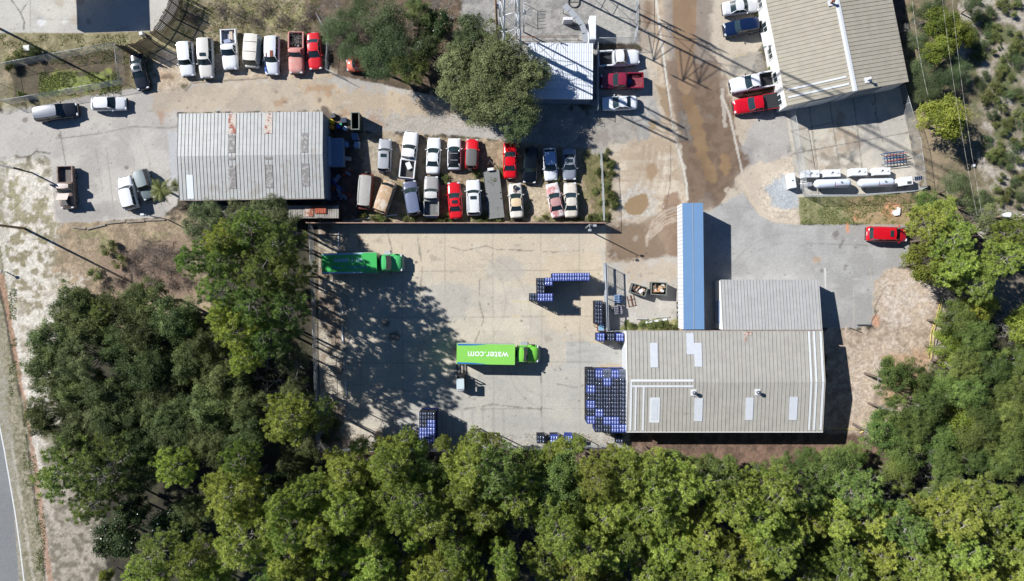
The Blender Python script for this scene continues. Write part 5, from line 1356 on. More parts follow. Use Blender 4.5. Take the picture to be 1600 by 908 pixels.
# ------------------------------------------------------------------ beverage trucks
def text_mesh(txt, size, z=0.0, ext=.006, bold=.012):
    cu = bpy.data.curves.new('t', 'FONT'); cu.body = txt; cu.size = size; cu.align_x = 'CENTER'; cu.align_y = 'CENTER'; cu.extrude = ext; cu.offset = bold; cu.resolution_u = 4
    tmp = bpy.data.objects.new('t', cu); COL.objects.link(tmp)
    bpy.context.view_layer.update()
    dg = bpy.context.evaluated_depsgraph_get()
    me = bpy.data.meshes.new_from_object(tmp.evaluated_get(dg))
    bpy.data.objects.remove(tmp, do_unlink=True)
    return me
def bev_truck(label, rear, front, green, lgreen, second=False):
    a = P3(*rear, 2.6); b = P3(*front, 2.0); d = b - a; L = d.xy.length
    t = thing('delivery_truck', label, 'truck', ((a.x + b.x) / 2, (a.y + b.y) / 2, 0), math.atan2(d.y, d.x), 'green water delivery trucks in the yard')
    W = 2.62; h = L / 2
    gp = paint('truck%s' % (green,), green, rough=.35, var=.04); gp2 = paint('truckcab%s' % (lgreen,), lgreen, rough=.28, var=.04)
    bx0, bx1 = -h, -h + L * (.70 if not second else .695)
    bl = bx1 - bx0; bc = (bx0 + bx1) / 2
    mb = MB(); mb.box((bc, 0, 1.9), (bl, W, 2.06)); body = mb.build('box_body', gp, t)
    mb = MB(); mb.box((bc, 0, 2.955), (bl + .02, W + .02, .05)); roof = mb.build('box_roof', gp, body)
    for s in (-1, 1):
        for i in range(5):
            mb = MB(); w_ = (bl - .3) / 5
            mb.box((bx0 + .15 + w_ * (i + .5), s * (W / 2 + .015), 1.85), (w_ - .1, .03, 1.8)); dd = mb.build('bay_door', mat('roller_silver', base(190, 200, 196), rough=.4, metal=.3), body)
        mb = MB(); mb.box((bc, s * (W / 2 + .03), 2.86), (bl, .05, .06)); mb.build('drip_rail', M['galv'], body)
    mb = MB(); mb.box((bc + .3, 0, .72), (L - 1.2, .9, .26)); mb.build('chassis', M['black'], t)
    # coloured tapering flashes near the rear roof edges
    blue = mat('truck_blue', base(28, 100, 190), rough=.4)
    if not second:
        for s in (-1, 1):
            mb = MB(); y = s * (W / 2 - .02)
            mb.prism([(bx0 + .1, y), (bx0 + .1, y - s * .2), (bx0 + 2.2, y - s * .16), (bx0 + 3.6, y - s * .05), (bx0 + 3.9, y)], 2.985, 2.995); mb.build('flash', blue, roof)
        me = text_mesh('water.com', 1.28); me.materials.append(mat('truck_white', base(250, 250, 250), rough=.4)); o = bpy.data.objects.new('lettering', me); COL.objects.link(o); o.parent = roof
        o.location = (bc + .03 + .25, -.05, 2.99); o.rotation_euler = (0, 0, math.pi)
        o.scale = (5.3 / max(.1, o.dimensions.x), 1.0, 1)
    else:
        for s in (-1, 1):
            mb = MB(); mb.prism([(bx0 + .1, s * (W / 2 - .02)), (bx0 + .1, s * (W / 2 - .22)), (bx0 + 5.0, s * (W / 2 - .16)), (bx0 + 5.6, s * (W / 2 - .02))], 2.985, 2.995); mb.build('flash', mat('truck_paleblue', base(170, 200, 240), rough=.4), roof)
        r_ = random.Random(4)
        for (xa, xb, yy, hh, cc_) in ((1.6, 5.2, .38, .5, base(170, 200, 235)), (1.3, 5.6, -.55, .24, base(90, 150, 215))):
            mb = MB(); x = bx0 + xa
            while x < bx0 + xb:
                w_ = r_.uniform(.12, .3)
                if r_.random() < .82: mb.box((x + w_ / 2, yy + r_.uniform(-.03, .03), 2.99), (w_ * .8, hh * r_.uniform(.6, 1), .008))
                x += w_ + .04
            mb.build('worn_lettering', mat('worn_%s' % xa, cc_, rough=.5), roof)
    # cab: lofted hood, cabin with domed roof
    cx0 = bx1 + .28; cl = h - cx0
    Lc = 2 * cl
    T = thing('cab', None, None, (0, 0, 0)); bpy.data.objects.remove(T)
    prof = [(-1, 1.55), (.15, 1.55), (.35, 1.5), (.8, 1.32), (.95, 1.12), (1, .95)]
    mbc = MB(); src = shell(2.25, Lc * 1.0, [(-1, 1.6), (.1, 1.6), (.25, 1.52), (.8, 1.34), (.94, 1.15), (1, .95)], x0=0.0 - .0, x1=1.0, nose=5, tail=20, n=14, zb=.55, crown=.12)
    # shell spans x 0..Lc/2, so move it to start at cx0
    mbc.add([(x + cx0, y, z) for x, y, z in src.v], src.f, 0, True)
    cab = mbc.build('cab', gp2, t)
    for s in (-1, 1):
        mb = MB(); mb.rbox((h - .95, s * 1.02, .98), (1.15, .34, .5), .14); mb.build('fender', gp2, cab)
        mb = MB(); mb.rbox((h - .22, s * .95, 1.02), (.2, .34, .26), .06); mb.build('headlight', M['lamp_white'], t)
    x_wb = cx0 + cl * .50; 
    rf = greenhouse(t, cab, 2.2, x_wb, cx0 + cl * .30, cx0 + .12, cx0 + .04, 1.6, 2.5, M['glass_blue'], gp2, inset=.82, base_in=.90, roof_m=gp2)
    mb = MB(); mb.box((cx0 + .06, 0, 1.9), (.08, 1.9, 1.1)); mb.build('cab_rear_panel', gp, cab)
    for s in (-1, 1):
        mb = MB(); mb.tube((x_wb - .1, s * 1.0, 1.7), (x_wb - .05, s * 1.45, 1.8), .02, .02, 5); arm_ = mb.build('mirror_arm', M['black'], t)
        mb = MB(); mb.rbox((x_wb - .05, s * 1.48, 1.8), (.12, .22, .45), .04); mb.build('mirror', M['black'], arm_)
    mb = MB(); mb.box((x_wb - .55, 1.35, 1.0), (.9, .42, .5)); mb.build('fuel_tank', M['galv'], t)
    mb = MB(); mb.rbox((h - .02, 0, .72), (.22, 2.2, .3), .08); mb.build('bumper', M['galv'], t)
    mb = MB(); mb.box((h - .08, 0, 1.05), (.05, 1.1, .35)); mb.build('grille', M['black'], t)
    for x_ in (h - .95, -h + 2.0):
        for s in (-1, 1):
            mb = MB(); mb.tube((x_, s * .85, .48), (x_, s * 1.2, .48), .48, .48, 18); w_ = mb.build('wheel', M['tyre'], t)
            mb = MB(); mb.tube((x_, s * 1.18, .48), (x_, s * 1.22, .48), .26, .24, 12); mb.build('rim', M['rim'], w_)
    mb = MB(); mb.box((-h - .06, 0, .7), (.14, 2.3, .16)); mb.build('rear_bumper', M['black'], t)
    for s in (-1, 1):
        mb = MB(); mb.box((-h - .03, s * 1.1, 1.0), (.06, .2, .14)); mb.build('tail_light', M['lamp_red'], t)
    return t
bev_truck('bright green water delivery truck with white roof lettering in the middle of the yard', (714, 552.5), (843, 554), (146, 218, 96), (140, 224, 84))
bev_truck('darker green delivery truck parked in tree shade at the top left of the yard', (504, 412.5), (628, 410), (70, 190, 96), (90, 206, 120), second=True)

# forklift
t = thing('forklift', 'small forklift with a white overhead guard behind the bright green truck', 'forklift', (*P(720.5, 596, .8), 0), math.radians(91))
mb = MB(); mb.rbox((-.2, 0, .75), (1.9, 1.1, .8), .15); mb.build('chassis', M['junk_dark'], t)
mb = MB(); mb.rbox((-1.0, 0, .95), (.55, 1.1, .9), .15); mb.build('counterweight', M['galv'], t)
mb = MB(); mb.rbox((-.15, 0, 2.15), (1.35, 1.0, .06), .08); g_ = mb.build('overhead_guard', mat('guard_pale', base(206, 222, 226), rough=.4, var=.05, scale=3, var2=base(90, 140, 130), mix=.62), t)
for sx_ in (-.75, .45):
    for s in (-1, 1):
        mb = MB(); mb.tube((sx_, s * .45, 1.1), (sx_, s * .43, 2.13), .035, .035, 6); mb.build('guard_post', M['black'], t)
mb = MB()
for s in (-1, 1): mb.box((.95, s * .32, 1.3), (.12, .1, 2.3))
for z_ in (.3, 1.3, 2.4): mb.box((.95, 0, z_), (.1, .7, .1))
mb.build('mast', M['black'], t)
for s in (-.75, -.3, .3, .75):
    mb = MB(); mb.box((1.65, s * .8, .12), (1.3, .11, .05)); mb.build('fork', M['junk_dark'], t)
mb = MB(); mb.rbox((-.25, 0, 1.25), (.5, .5, .14), .06); mb.build('seat', M['black'], t)
mb = MB(); mb.tube((.2, 0, 1.3), (.24, 0, 1.36), .18, .18, 12); mb.build('steering_wheel', M['black'], t)
for x_ in (.5, -.85):
    for s in (-1, 1):
        mb = MB(); mb.tube((x_, s * .4, .3), (x_, s * .6, .3), .3, .3, 14); mb.build('wheel', M['tyre'], t)
# ------------------------------------------------------------------ bottle racks
def rack_mesh(frame_m, bottle_m, seed):
    mb = MB(); w = 1.03; h = 1.1; g = w / 2 - .03
    for sx_ in (-g, g):
        for sy_ in (-g, g): mb.box((sx_, sy_, h / 2), (.06, .06, h))
    for z in (.04, .39, .74, h - .03):
        for s in (-g, g):
            mb.box((s, 0, z), (.05, w - .06, .05)); mb.box((0, s, z), (w - .06, .05, .05))
        for q in (-.17, .17): mb.box((q, 0, z), (.05, w - .08, .04))
        for q in (-.26, 0, .26): mb.box((0, q, z - .004), (w - .08, .04, .035))
    r_ = random.Random(seed)
    for z in (.22, .57, .965):
        for x in (-.335, 0, .335):
            for y0 in (-.24, .25):
                n = 8
                if r_.random() < .12: continue
                mb.tube((x, y0 - .21, z), (x, y0 + .17, z), .13, .13, n, 1); mb.tube((x, y0 + .17, z), (x, y0 + .21, z), .13, .04, n, 1)
    return mb
RM = {}
fr = mat('rack_black', (0.012, 0.014, 0.02), rough=.5); frb = mat('rack_blue', base(46, 66, 140, 1.1), rough=.45, var=.25, scale=2)
frg = mat('rack_grey', base(120, 126, 138), rough=.6, var=.2)
bb = mat('bottle_blue', base(160, 172, 228, 1.1), rough=.12, var=.35, scale=4); bd_ = mat('bottle_dark', base(104, 114, 140), rough=.12, var=.8, scale=4)  # pale, blotchy bottle colours paint in the glints on the plastic
for nm_, a_, b_ in (('blue', frb, bb), ('black', fr, bd_), ('grey', frg, bd_)):
    o = rack_mesh(a_, b_, 3).build('tmp', [a_, b_]); RM[nm_] = o.data; bpy.data.objects.remove(o, do_unlink=True)
def rack_stack(px, py, colr, where, group, levels=3, rz=0.0, pick=None):
    z = 1.1 * levels
    x, y = P(px, py, z)
    for k in range(levels):
        c_ = colr if k == levels - 1 else (pick or ['black', 'blue', 'black'])[(int(px) + k) % 3]
        o = bpy.data.objects.new('bottle_rack', RM[c_]); COL.objects.link(o)
        o.location = (x, y, 1.1 * k + (0.002 * k)); o.rotation_euler = (0, 0, rz + R.uniform(-.015, .015))
        lv = 'topmost' if k == levels - 1 else ('bottom' if k == 0 else 'middle')
        lb = f'{c_} bottle rack, {lv} of its stack, {where}' if levels > 1 else f'single {c_} bottle rack, {where}'
        tag(o, lb, 'bottle rack', group)
    return x, y
gb = 'racks in the big block against the warehouse'
blue_at = {(0, 2), (0, 4), (0, 6), (1, 0), (1, 5), (2, 1), (2, 6), (3, 0), (3, 6), (3, 7), (4, 7)}
for c_ in range(5):
    for r_ in range(8 if c_ else 7):
        px = 923.6 if c_ == 0 else 936.3 + 12.55 * (c_ - 1)
        py = 584.5 + 12.15 * r_ + (-1.0 if c_ == 0 else 0)
        k_ = 'blue' if (c_, r_) in blue_at else ('grey' if (c_, r_) in ((2, 0), (4, 0)) else 'black')
        rack_stack(px, py, k_, f'column {["one","two","three","four","five"][c_]} row {["one","two","three","four","five","six","seven","eight"][r_]} of the big block', gb)
ga = 'racks standing free in the yard near the gate'
for i in range(5): rack_stack(869 + 11.6 * i, 433 - i * .15, 'blue', f'{ordn(i)} of the long row near the gate', ga)
for (px, py, k_, w_) in ((845, 440.5, 'black', 'at the corner left of the long row'), (857.3, 440, 'blue', 'touching the left end of the long row'), (845.3, 452.5, 'black', 'between the long row and the short row'),
                         (833.6, 464.5, 'black', 'at the left end of the short row'), (845.6, 464.5, 'blue', 'in the middle of the short row'), (857.6, 464.5, 'blue', 'at the right end of the short row')):
    rack_stack(px, py, k_, w_, ga)
for i, py in enumerate((476, 488, 500)): rack_stack(935.5, py, 'black', f'{ordn(i)} down beside the sliding gate', 'racks along the gate', levels=2)
for px, k_, w_ in ((939, 'blue', 'left of the trio by the roll door'), (954.5, 'black', 'middle of the trio by the roll door'), (968.5, 'blue', 'right of the trio by the roll door')):
    rack_stack(px, 527, k_, w_, 'racks by the warehouse corner', levels=2)
for c_ in range(2):
    for r_ in range(4):
        rack_stack(661 + c_ * 12.6, 650 + r_ * 12, 'black' if r_ + c_ < 2 else 'blue', f'{ordn(r_)} down the {["left","right"][c_]} line by the bottom fence', 'double line of racks by the bottom fence')
for px, k_ , w_ in ((845, 'black', 'left of three on the bottom fence'), (866, 'blue', 'middle of three on the bottom fence'), (889, 'blue', 'right of three on the bottom fence')):
    rack_stack(px, 687, k_, w_, 'low racks on the bottom fence', levels=2)
rack_stack(968, 687, 'black', 'alone below the big block', 'low racks on the bottom fence', levels=1)

# ------------------------------------------------------------------ dumpsters, pallets, scrap
def dumpster(name, label, px, py, rz, sx, sy, h, m_, zc=None):
    x, y = P(px, py, zc or h)
    t = thing(name, label, 'dumpster', (x, y, 0), rz)
    th = .06; mb = MB()
    mb.box((0, 0, .12), (sx - .1, sy - .1, .06))
    for s in (-1, 1):
        mb.box((s * (sx / 2 - th / 2), 0, h / 2 + .05), (th, sy, h - .1)); mb.box((0, s * (sy / 2 - th / 2), h / 2 + .052), (sx - 2 * th, th, h - .104))
        for q in range(4): mb.box((-sx / 2 + sx * (q + .5) / 4, s * (sy / 2 + .03), h / 2), (.08, .06, h * .8))
    mb.build('container', m_, t)
    mb = MB()
    for s in (-1, 1):
        mb.box((s * (sx / 2 - .02), 0, h + .03), (.12, sy + .04, .08)); mb.box((0, s * (sy / 2 - .02), h + .032), (sx - .16, .12, .08))
    mb.build('rim', mat('worn_steel_rim', base(120, 128, 120), rough=.6, var=.3), t)
    return t
dumpster('dumpster', 'tall empty dark green dumpster beside the workshop scrap', 555, 189, math.radians(90.5), 2.25, 1.05, 2.1, mat('dumpster_green', (0.02, 0.045, 0.035), rough=.6, var=.3))
d1 = dumpster('dumpster', 'dark dumpster full of boards and white boxes, left of the pair', 998, 453, math.radians(-17), 2.1, 1.25, 1.2, M['junk_dark'])
d2 = dumpster('dumpster', 'larger dark dumpster full of timber offcuts, right of the pair', 1029.5, 451, math.radians(-3), 2.05, 1.65, 1.25, M['junk_dark'])
r_ = random.Random(12)
def rubbish(name, label, t, sx, sy, h, n, mats_, cat='rubbish'):
    mb = MB()
    for k in range(n):
        mb.box((r_.uniform(-sx, sx), r_.uniform(-sy, sy), h * r_.uniform(.55, 1)), (r_.uniform(.15, .7), r_.uniform(.1, .5), r_.uniform(.05, .3)), rz=r_.uniform(0, 3), mi=k % len(mats_), rx=r_.uniform(-.25, .25))
    mb.box((0, 0, h * .45), (sx * 2.2, sy * 2.3, h * .3), mi=0)
    o = mb.build(name, mats_, None, (t.location.x, t.location.y, .15), t.rotation_euler.z)
    o['kind'] = 'stuff'; tag(o, label, cat)
rubbish('rubbish', 'heap of boards and white boxes filling the left dumpster of the pair', d1, .75, .4, .95, 20, [mat('junk_brown', base(120, 100, 84), rough=.9, var=.4, scale=4), mat('junk_white', base(220, 216, 214), rough=.8, var=.1), M['newwood'], mat('junk_pink', base(190, 160, 150), rough=.9, var=.2)])
rubbish('rubbish', 'heap of timber offcuts filling the right dumpster of the pair', d2, .75, .55, 1.0, 24, [mat('junk_brown', (0, 0, 0)), M['newwood'], mat('junk_orange', base(206, 160, 120), rough=.9, var=.25), mat('junk_white', (0, 0, 0)), M['wood']])
def pallet(px, py, z, rz, label, m_, s=1.05):
    t = thing('pallet', label, 'pallet', (*P(px, py, z), z - .14), rz)
    for q in range(5):
        mb = MB(); mb.box((0, -s / 2 + .06 + q * (s - .12) / 4, .125), (s, .11, .025)); mb.build('deck_board', m_, t)
    for q in (-.45, 0, .45):
        mb = MB(); mb.box((q * s, 0, .055), (.09, s, .1)); mb.build('bearer', m_, t)
    return t
wp = mat('pallet_grey', base(150, 150, 160), rough=.9, var=.2); bp_ = mat('pallet_blue', base(150, 180, 220), rough=.7, var=.15)
for k in range(6): pallet(966, 483 + .3 * k, .14 * (k + 1), math.radians(2 + k), f'grey wooden pallet, {ordn(k)} from the ground in the pile right of the gate', wp)
for k in range(4): pallet(966, 467, .14 * (k + 1), math.radians(1 - k), f'pale blue pallet, {ordn(k)} from the ground in the pile above the grey pallets', bp_)
t = thing('steel_ladder', 'rusty angle-iron ladder frame lying on the concrete near the dumpsters', 'frame', (*P(986, 470), .03), math.radians(12))
mb = MB()
for q in (-.45, 0, .1, .45): mb.box((q, .0, .05), (.05, 1.5, .05))
for q in (-.7, .2): mb.box((0, q, .09), (1.1, .05, .04))
mb.build('frame', M['rust'], t)
def log_rail(px0, py0, px1, py1, label, m_, r=.09, name='parking_bumper', cat='parking bumper'):
    a = P3(px0, py0, .1); b = P3(px1, py1, .1); L = (b - a).xy.length
    mb = MB(); mb.rbox((0, 0, .08), (L, r * 2, .16), .03); 
    c = (a + b) / 2
    o = mb.build(name, m_, None, (c.x, c.y, 0), math.atan2(b.y - a.y, b.x - a.x)); return tag(o, label, cat)
log_rail(994, 498, 1012, 498, 'grey concrete bumper on the left above the warehouse grass', M['conc'])
log_rail(1024, 496, 1046, 495, 'grey concrete bumper on the right above the warehouse grass', M['conc'])
log_rail(1009, 504, 1042, 499, 'long white plank lying above the warehouse grass', M['white_metal'], .12, 'plank', 'plank')
log_rail(1340, 508, 1361, 508, 'dark steel bumper at the end of the asphalt right of the annex', M['junk_dark'])
log_rail(1327, 512, 1347, 520, 'dark fallen pipe just below the asphalt end', M['junk_dark'], .05, 'pipe', 'pipe')
for i, (a_, b_) in enumerate((((530, 455), (536, 490)), ((534, 510), (536, 536)), ((537, 556), (538, 578)), ((539, 596), (541, 618)), ((541, 630), (542, 655)), ((529, 362), (529, 385)))):
    log_rail(*a_, *b_, ('white-marked' if i % 2 else 'weathered grey') + f' wheel stop, {ordn(i)} along the left side of the yard', M['white_metal'] if i % 2 else M['conc'], .08, 'wheel_stop', 'wheel stop')
for i, (a_, b_) in enumerate((((113, 355), (134, 357)), ((136, 358), (165, 351)), ((166, 349), (196, 346)), ((197, 347), (226, 345)), ((227, 344), (258, 343)))):
    log_rail(*a_, *b_, f'weathered timber log, {ordn(i)} from the left along the lot edge', mat('old_log', base(150, 140, 128), rough=.95, var=.3), .12, 'timber_log', 'log')
t = thing('tarp_box', 'rust-edged bin covered with a light blue sheet beside the gate', 'bin', (*P(939.5, 511, .9), 0), 0)
mb = MB(); mb.box((0, 0, .42), (.95, 1.15, .84)); mb.build('box', M['rust'], t)
mb = MB(); mb.rbox((0, 0, .87), (.75, 1.0, .05), .08); mb.build('cover', mat('light_blue_cover', base(140, 186, 214), rough=.5), t)
mb = MB()
for k in range(24):
    a0, a1 = 2 * math.pi * k / 12, 2 * math.pi * (k + 1) / 12; rr1, rr2 = .5 - k * .006, .5 - (k + 1) * .006
    mb.tube((rr1 * math.cos(a0), rr1 * .8 * math.sin(a0), .03 + .01 * k), (rr2 * math.cos(a1), rr2 * .8 * math.sin(a1), .03 + .01 * (k + 1)), .025, .025, 5)
small('hose', 'pale hose coiled on the concrete beside the light blue bin', 'hose', mb, mat('hose_tan', base(200, 184, 160), rough=.7), (*P(931, 507), 0))

# scrap beside the workshop (in its shadow)
def barrel(px, py, c, label, h=.9, r=.3):
    t = thing('barrel', label, 'barrel', (*P(px, py, h), 0))
    mb = MB(); mb.tube((0, 0, 0), (0, 0, h), r, r, 14)
    for z in (.3, .6): mb.tube((0, 0, z * h - .02), (0, 0, z * h + .02), r + .015, r + .015, 14)
    mb.build('drum', mat('barrel_%s' % (c,), base(*c), rough=.5, var=.15), t)
    mb = MB(); mb.tube((0, 0, h), (0, 0, h + .03), r * .9, r * .86, 14); mb.build('lid', mat('barrel_lid_%s' % (c,), base(*[min(255, int(v * 1.08)) for v in c]), rough=.5), t)
barrel(517.5, 189.5, (244, 200, 30), 'bright yellow barrel beside the workshop corner'); barrel(517.5, 198, (240, 150, 40), 'orange barrel below the yellow one')
barrel(529, 197.5, (40, 70, 160), 'blue barrel right of the orange one', .7); barrel(539, 200.5, (190, 200, 220), 'pale grey barrel near the dumpster', .7); barrel(540, 225, (120, 150, 190), 'grey-blue barrel in the workshop shadow', .9, .36)
barrel(532.5, 194, (40, 150, 110), 'small green drum between the blue barrel and the dumpster', .5, .18)
def crate(px, py, rz, d, c, label, name='crate', cat='crate'):
    t = thing(name, label, cat, (*P(px, py, d[2]), 0), rz)
    m_ = mat('crate_%s' % (c,), base(*c), rough=.7, var=.2)
    mb = MB(); mb.rbox((0, 0, d[2] / 2), d, .04); mb.build('body', m_, t)
    mb = MB(); mb.rbox((0, 0, d[2] + .02), (d[0] * .9, d[1] * .9, .04), .03); mb.build('lid', m_, t)
crate(554, 213, .2, (.8, .9, .9), (120, 140, 170), 'grey-blue washer-sized crate in the workshop shadow', 'appliance_crate'); crate(557, 226, -.1, (.7, .8, .9), (150, 170, 196), 'paler crate below the grey-blue one', 'appliance_crate')
crate(541.5, 247.5, -.05, (1.0, .5, .6), (190, 188, 184), 'low white chest lying below the crates')
crate(517, 216, .05, (.45, 1.0, .7), (120, 90, 40), 'narrow ochre locker against the workshop wall', 'locker', 'locker')
crate(520, 181, .3, (.7, .6, .5), (80, 80, 84), 'dark crate above the yellow barrel'); crate(537, 188, .1, (.8, .7, .5), (50, 66, 90), 'dark blue crate left of the dumpster')
t = thing('covered_trailer', 'long blue-grey covered trailer beside the workshop wall', 'trailer', (*P(525, 238, 1.6), 0), math.radians(-89))
mb = MB(); mb.box((0, 0, 1.0), (3.7, 1.9, 1.1)); mb.build('body', M['wall_blue'], t)
mb = MB(); mb.box((0, 0, 1.58), (3.75, 1.95, .05)); 
for q in range(9): mb.box((-1.7 + q * .42, 0, 1.62), (.05, 1.9, .04))
mb.build('top', mat('trailer_top_bluegrey', base(130, 150, 180), rough=.5), t)
mb = MB(); mb.box((-.1, -.85, 1.7), (3.9, .4, .16)); mb.build('gutter_panel', mat('pale_panel', base(180, 196, 216), rough=.5), t)
for s in (-1, 1):
    mb = MB(); mb.tube((0, s * .97, .3), (0, s * .8, .3), .3, .3, 12); mb.build('wheel', M['tyre'], t)
r2 = random.Random(31)
for k in range(16):
    px, py = r2.uniform(518, 545), r2.uniform(262, 312)
    mb = MB()
    for q in range(3):
        mb.box((r2.uniform(-.4, .4), r2.uniform(-.3, .3), r2.uniform(.1, .4)), (r2.uniform(.2, 1.1), r2.uniform(.1, .5), r2.uniform(.1, .5)), rz=r2.uniform(0, 3))
    o = mb.build('scrap_pile', [M['junk_dark'], M['rust'], M['wall_blue']][k % 3], None, (*P(px, py), 0)); tag(o, f'{["dark", "rusty", "blue-grey"][k % 3]} scrap metal pile, {ordn(k)} in the workshop shadow', 'scrap', 'scrap piles in the workshop shadow')
mb = MB(); mb.tube((-1.2, .7, .4), (.6, -.9, .5), .07, .07, 8); small('blue_pipe', 'bright blue pipe leaning on scrap beside the workshop', 'pipe', mb, mat('pipe_blue', base(50, 90, 210), rough=.5), (*P(530, 288), 0))
t = thing('fallen_pole', 'pale board and pipe lying on weeds along the board wall', 'pole', (*P(575, 341, .1), .1), math.radians(7))
mb = MB(); mb.box((1.2, 0, 0.03), (5.6, .16, .06)); mb.build('board', M['white_metal'], t)
mb = MB(); mb.tube((-3.4, -.1, .02), (-.6, -.05, .02), .07, .07, 6); mb.build('pipe', M['galv'], t)

# ------------------------------------------------------------------ gas yard
for i, (px, py) in enumerate(((1268, 271.5), (1301, 270.5), (1343, 268.5), (1379, 267.5))):
    t = thing('generator_cabinet', f'white generator cabinet, {ordn(i)} from the left in the row above the gas tanks', 'generator', (*P(px, py, 1.15), 0), math.radians(1.5), 'white generator cabinets')
    mb = MB(); mb.rbox((0, 0, .58), (2.15, .98, 1.12), .06); b = mb.build('cabinet', M['white_metal'], t)
    mb = MB(); mb.box((0, 0, .04), (2.4, 1.15, .08)); mb.build('plinth', M['conc'], t)
    mb = MB(); mb.tube((.0, .1, 1.14), (0, .1, 1.22), .09, .09, 10); mb.build('exhaust', M['black'], b)
    for s in (-.32, .55):
        mb = MB(); mb.add([(s, -.12, 1.145), (s + .3, -.12, 1.145), (s + .3, .1, 1.145), (s, -.12, 1.17), (s + .3, -.12, 1.17), (s + .3, .1, 1.17)], [(3, 4, 5), (0, 1, 4, 3), (1, 2, 5, 4), (2, 0, 3, 5)]); mb.build('lifting_bracket', M['galv'], b)
    for q in range(4):
        mb = MB(); mb.box((-.8 + q * .52, -.5, .6), (.4, .03, .7)); mb.build('louvre', M['galv'], b)
t = thing('generator_cabinet', 'white generator cabinet turned upright outside the fence corner', 'generator', (*P(1238.5, 282, 1.15), 0), math.radians(98), 'white generator cabinets')
mb = MB(); mb.rbox((0, 0, .58), (2.0, .85, 1.12), .06); b = mb.build('cabinet', M['white_metal'], t)
mb = MB(); mb.tube((0, 0, 1.14), (0, 0, 1.22), .08, .08, 10); mb.build('exhaust', M['black'], b)
mb = MB(); mb.box((0, 0, .04), (2.2, 1.0, .08)); mb.build('plinth', M['conc'], t)
for i, px in enumerate((1301.5, 1370)):
    t = thing('gas_tank', ['white gas tank on cradles, left of the two by the bottom fence', 'white gas tank on cradles, right of the two by the bottom fence'][i], 'tank', (*P(px, 286.5 - i * 1.2, 1.3), 0), math.radians(1.5), 'white gas tanks')
    mb = MB(); n = 22; Lc, rr = 1.95, .58; prof = [(-Lc - .5, .02), (-Lc - .47, .2), (-Lc - .36, .38), (-Lc - .18, .52), (-Lc, rr), (Lc, rr), (Lc + .18, .52), (Lc + .36, .38), (Lc + .47, .2), (Lc + .5, .02)]
    vs = [(x, q * math.cos(2 * math.pi * k / n), 1.1 + q * math.sin(2 * math.pi * k / n)) for x, q in prof for k in range(n)]
    fs = [(a * n + k, a * n + (k + 1) % n, (a + 1) * n + (k + 1) % n, (a + 1) * n + k) for a in range(len(prof) - 1) for k in range(n)]
    mb.add(vs, [tuple(reversed(f)) for f in fs], 0, True); tk = mb.build('shell', mat('tank_white', base(228, 236, 250), rough=.4, var=.03), t)
    for s in (-1.3, 1.3):
        mb = MB(); mb.box((s, 0, .3), (.2, .9, .6)); mb.build('cradle', M['conc'], t)
    mb = MB(); mb.tube((.1, -.36, 1.62), (1.9, -.4, 1.6), .03, .03, 6); mb.tube((.1, -.36, 1.62), (.15, .1, 1.7), .03, .03, 6); mb.build('pipe', mat('maroon_pipe', base(120, 50, 70), rough=.5), tk)
    mb = MB(); mb.tube((.9, .1, 1.65), (.9, .1, 1.85), .12, .12, 10); mb.build('valve_dome', M['galv'], tk)
t = thing('control_trailer', 'white control unit with a small solar panel right of the gas tanks', 'equipment', (*P(1416, 283, 1.3), 0), math.radians(8))
mb = MB(); mb.rbox((0, 0, .75), (1.7, 1.1, 1.2), .06); b = mb.build('cabinet', M['white_metal'], t)
mb = MB(); mb.box((.35, -.25, 1.37), (.55, .35, .04)); mb.build('hatch', M['junk_dark'], b)
mb = MB(); mb.box((1.4, .1, 1.75), (1.1, .6, .04)); pnl = mb.build('solar_panel', M['galv'], t)
mb = MB()
for q in range(4): mb.box((1.0 + q * .26, .1, 1.775), (.22, .5, .01))
mb.build('cell', mat('solar_cell', (.02, .03, .06), rough=.2), pnl)
mb = MB(); mb.tube((1.3, .1, 0), (1.3, .1, 1.73), .05, .05, 6); mb.build('post', M['galv'], t)
for s in (-.5, .5):
    mb = MB(); mb.tube((s, -.5, .25), (s, -.62, .25), .25, .25, 12); mb.build('wheel', M['tyre'], t)
t = thing('pipe_manifold', 'small grey pipe manifold at the left end of the gas tanks', 'equipment', (*P(1263, 288, .8), 0), 0)
mb = MB(); mb.rbox((.15, 0, .45), (.6, .55, .9), .05); mb.build('regulator_box', M['galv'], t)
mb = MB(); mb.tube((-1.0, .1, .5), (1.2, .1, .6), .05, .05, 6); mb.tube((-.8, -.6, .4), (-.8, .6, .4), .05, .05, 6); mb.tube((-.3, .4, .1), (-.3, .4, 1.0), .05, .05, 6); mb.build('pipe', M['white_metal'], t)
t = thing('steel_carts', 'blue steel rack cart with red beams standing on the pad near the fence', 'cart', (*P(1399, 246, .9), 0), math.radians(6))
mb = MB()
for sx_ in (-1.4, 1.3):
    for sy_ in (-.7, .7): mb.tube((sx_, sy_, 0), (sx_, sy_, .95), .04, .04, 6)
for sy_ in (-.7, 0, .7): mb.box((0, sy_, .5), (2.9, .08, .08)); mb.box((0, sy_, .93), (2.9, .06, .06))
for q in range(7): mb.box((-1.3 + q * .43, 0, .6), (.06, 1.5, .05))
mb.build('frame', mat('cart_blue', base(60, 96, 140), rough=.5, var=.3), t)
for sy_ in (-.35, .4):
    mb = MB(); mb.box((.2, sy_, 1.0), (2.9, .07, .07), rz=.06); mb.build('beam', mat('red_beam', base(196, 70, 60), rough=.5), t)
